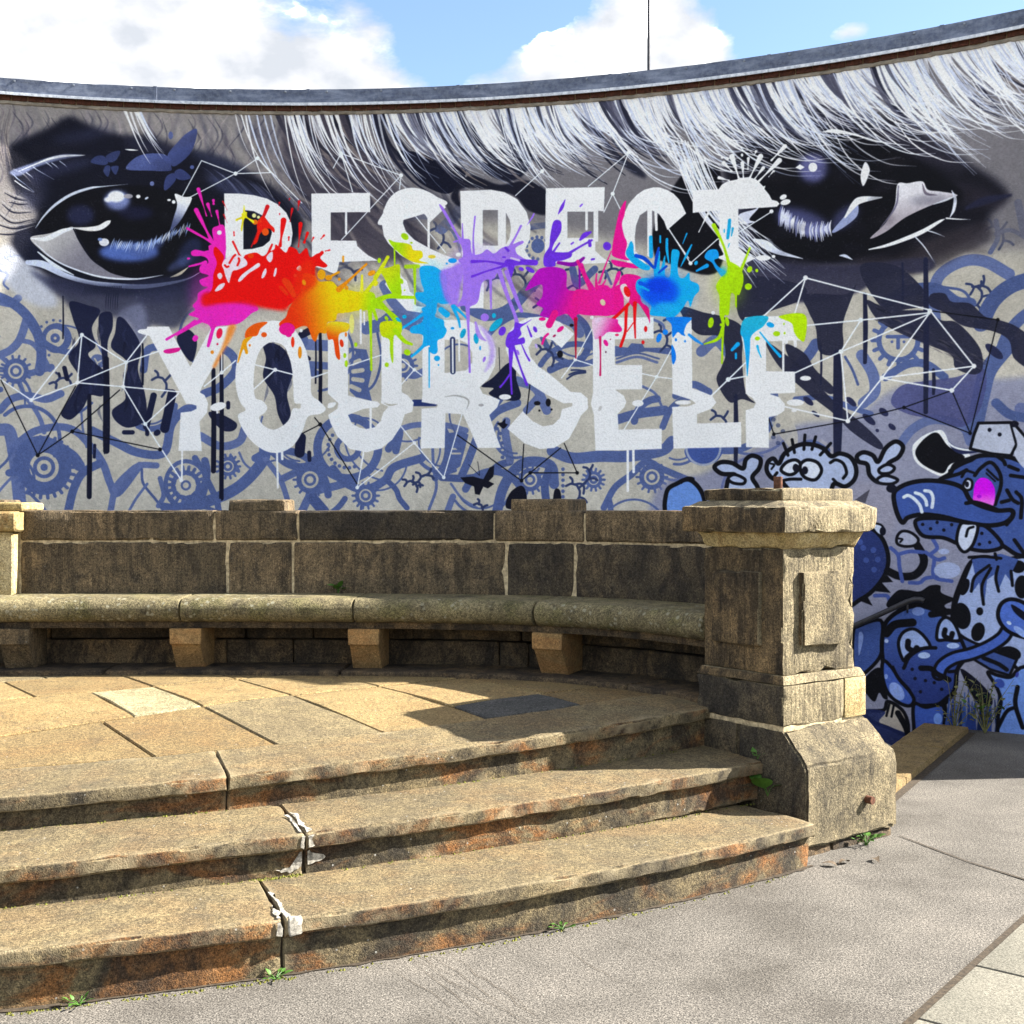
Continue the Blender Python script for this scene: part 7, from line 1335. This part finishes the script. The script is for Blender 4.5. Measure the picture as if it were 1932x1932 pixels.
for i, (U, mm) in enumerate(((518, 'green sprig at the foot of the bottom step beside its open joint'), (1055, 'small green sprig at the foot of the bottom step, right of centre'), (150, 'green sprig at the foot of the bottom step near the left edge'))):
    s_ = nose1.s_of_px(U, .02); x, y = nose1.at(s_, .0); leafy('step_weed', (x, y, 0), mm, 8, .03, .035, .02, seed=20 + i)
# tall dry weeds at the wall foot
for i, (U, mm) in enumerate(((1800, 'thin dry weed with fine side shoots at the wall foot, left of two'), (1858, 'bushier green-brown weed at the wall foot beyond the kerb'))):
    rnd = random.Random(40 + i); b = on_wall(U, 1384, .10); b.z = 0
    e = empty('wall_weed', tuple(b)); tag(e, mm, 'plant')
    for k in range(9 + 5 * i):
        a = rnd.uniform(0, 6.28); h = rnd.uniform(.18, .42); lean = rnd.uniform(.05, .22)
        tip = b + Vector((math.cos(a) * lean, -abs(math.sin(a)) * lean * .7, h)); mid = b.lerp(tip, .5) + Vector((0, 0, .04))
        link('stalk', tube('stalk', [b, mid, tip], .003, 5, [.004, .003, .0015]), M['stalk'], e)
        for j in range(5):
            q = b.lerp(tip, .35 + .13 * j); o = link('leaf', leaf_mesh('leaf', .05 * rnd.uniform(.7, 1.3)), M['leaf' if i and j % 2 else 'stalk'], e)
            o.matrix_parent_inverse.identity(); o.location = q - b; o.rotation_euler = (rnd.uniform(-.2, .8), 0, rnd.uniform(0, 6.28))
# moss lines in the step corners
def moss(name, curve, n, z, spots, label, seed):
    rnd = random.Random(seed); vs = []; fs = []
    for (s0, s1, dens) in spots:
        for k in range(int((s1 - s0) * dens)):
            s_ = rnd.uniform(s0, s1); x, y = curve.at(s_, n + rnd.gauss(0, .008)); zz = z(x, y) if callable(z) else z
            r = rnd.uniform(.002, .008); b = len(vs)
            for (ox, oy, oz) in ((-r, 0, 0), (0, -r, 0), (r, 0, 0), (0, r, 0), (0, 0, r * 1.1)): vs.append((x + ox, y + oy, zz + oz - .001))
            fs += [(b, b + 1, b + 4), (b + 1, b + 2, b + 4), (b + 2, b + 3, b + 4), (b + 3, b, b + 4)]
    o = link(name, mesh(name, vs, fs, fix=False), M['moss']); return tag(o, label, 'moss', kind='stuff')
moss('moss', nose1, -.004, 0.0, [(nose1.s_of_px(-100), nose1.s_of_px(560), 200), (nose1.s_of_px(600), nose1.s_of_px(1200), 90), (nose1.s_of_px(1200), nose1.s_of_px(1500), 60)], 'patchy moss and dirt along the foot of the bottom step', 1)
def gap(curve_a, curve_b): return None
moss('moss', nose2, .028, .2, [(nose2.s_of_px(470), nose2.s_of_px(575), 500), (nose2.s_of_px(640), nose2.s_of_px(1430), 60), (nose2.s_of_px(-50), nose2.s_of_px(470), 60)], 'green moss line in the corner behind the bottom tread', 2)
moss('moss', nose3, .028, tread2_h, [(nose3.s_of_px(0), nose3.s_of_px(430), 90), (nose3.s_of_px(800), nose3.s_of_px(1300), 50)], 'pale moss line in the corner behind the middle tread', 3)
# white repair mortar smeared over the step joints
def blot(curve, pts, on, zf, off):
    """thin uneven smear of mortar: outline in (arc length, n) on a tread or (arc length, z) on a riser"""
    k = 5; out = []
    for i in range(len(pts)):
        a, b = Vector(pts[i]), Vector(pts[(i + 1) % len(pts)])
        for j in range(k):
            q = a.lerp(b, j / k); w = .22 * min((b - a).length, .08); out.append(q + Vector((mn.noise(Vector((q.x * 60, q.y * 60, 1))) * w, mn.noise(Vector((q.x * 60, q.y * 60, 9))) * w)))
    bm = bmesh.new(); layers = []
    for h in (0.0, .004):
        lay = []
        for q in out:
            if on == 'tread': x, y = curve.at(q.x, q.y); lay.append(bm.verts.new((x, y, zf(x, y) + off + h)))
            else: x, y = curve.at(q.x, off - h); lay.append(bm.verts.new((x, y, zf(x, y) + q.y)))
        layers.append(lay)
    n = len(out); bm.faces.new(layers[1]); 
    for i in range(n): bm.faces.new((layers[0][i], layers[0][(i + 1) % n], layers[1][(i + 1) % n], layers[1][i]))
    bmesh.ops.triangulate(bm, faces=[f for f in bm.faces if len(f.verts) > 4]); bmesh.ops.recalc_face_normals(bm, faces=bm.faces)
    me = bpy.data.meshes.new('mortar_smear'); bm.to_mesh(me); bm.free(); return me
Z2 = lambda x, y: .2
j1 = s1c[2]; j2 = s2c[2]
for cv, pts, on, zf, off in (
        (nose1, [(j1 + .008, .012), (j1 + .024, .02), (j1 + .018, .10), (j1 + .022, .18), (j1 + .012, .30), (j1 + .006, .30)], 'tread', Z2, .001),
        (nose1, [(j1 - .022, .016), (j1 - .008, .012), (j1 - .008, .16), (j1 - .018, .10)], 'tread', Z2, .001),
        (nose1, [(j1 - .026, -.05), (j1 - .022, -.01), (j1 - .008, -.006), (j1 - .008, -.055)], 'riser', Z2, -.0015),
        (nose2, [(j2 - .020, .014), (j2 - .008, .012), (j2 - .007, .26), (j2 - .014, .26), (j2 - .018, .12)], 'tread', tread2_h, .001),
        (nose2, [(j2 + .007, .012), (j2 + .034, .03), (j2 + .018, .10), (j2 + .022, .16), (j2 + .034, .25), (j2 + .008, .28)], 'tread', tread2_h, .001),
        (nose2, [(j2 - .022, -.05), (j2 - .016, -.008), (j2 - .007, -.006), (j2 - .007, -.056)], 'riser', tread2_h, -.0015),
        (nose2, [(j2 + .010, -.054), (j2 + .008, -.012), (j2 + .030, -.008), (j2 + .022, -.03), (j2 + .034, -.05)], 'riser', tread2_h, -.0015),
        (nose2, [(j2 - .105, -.140), (j2 - .06, -.134), (j2 - .03, -.115), (j2 - .016, -.078), (j2 - .008, -.078), (j2 - .008, -.132), (j2 - .05, -.148)], 'riser', tread2_h, .0325),
        (nose2, [(j2 + .014, -.080), (j2 + .022, -.074), (j2 + .032, -.094), (j2 + .075, -.098), (j2 + .088, -.108), (j2 + .06, -.124), (j2 + .014, -.126)], 'riser', tread2_h, .0325)):
    link('mortar_smear', blot(cv, pts, on, zf, off), M['whitefill'], steps)
link('mortar_patch', sweep('mortar_patch', nose1, j1 + .012, j1 + .066, [(-.004, .140), (-.004, .203), (.022, .204), (.03, .19), (.03, .140)], ds=.015, amp=.004, r=.008, sc=26, step=.02), M['whitefill'], steps)
# dead leaves by the plinth
for i, (U, V) in enumerate(((1580, 1636), (1601, 1628), (1648, 1622))):
    p = at_h(U, V, 0); o = link('dead_leaf', leaf_mesh('dead_leaf', .07, .6), M['leaf_dry']); o.location = (p.x, p.y, .012); o.rotation_euler = (.15, .1 * i, 1.2 + i)
    tag(o, ('grey dead leaf on the asphalt below the plinth corner', 'curled dead leaf between the plinth corner and the green tuft', 'dead leaf on the asphalt right beside the green tuft')[i], 'leaf')
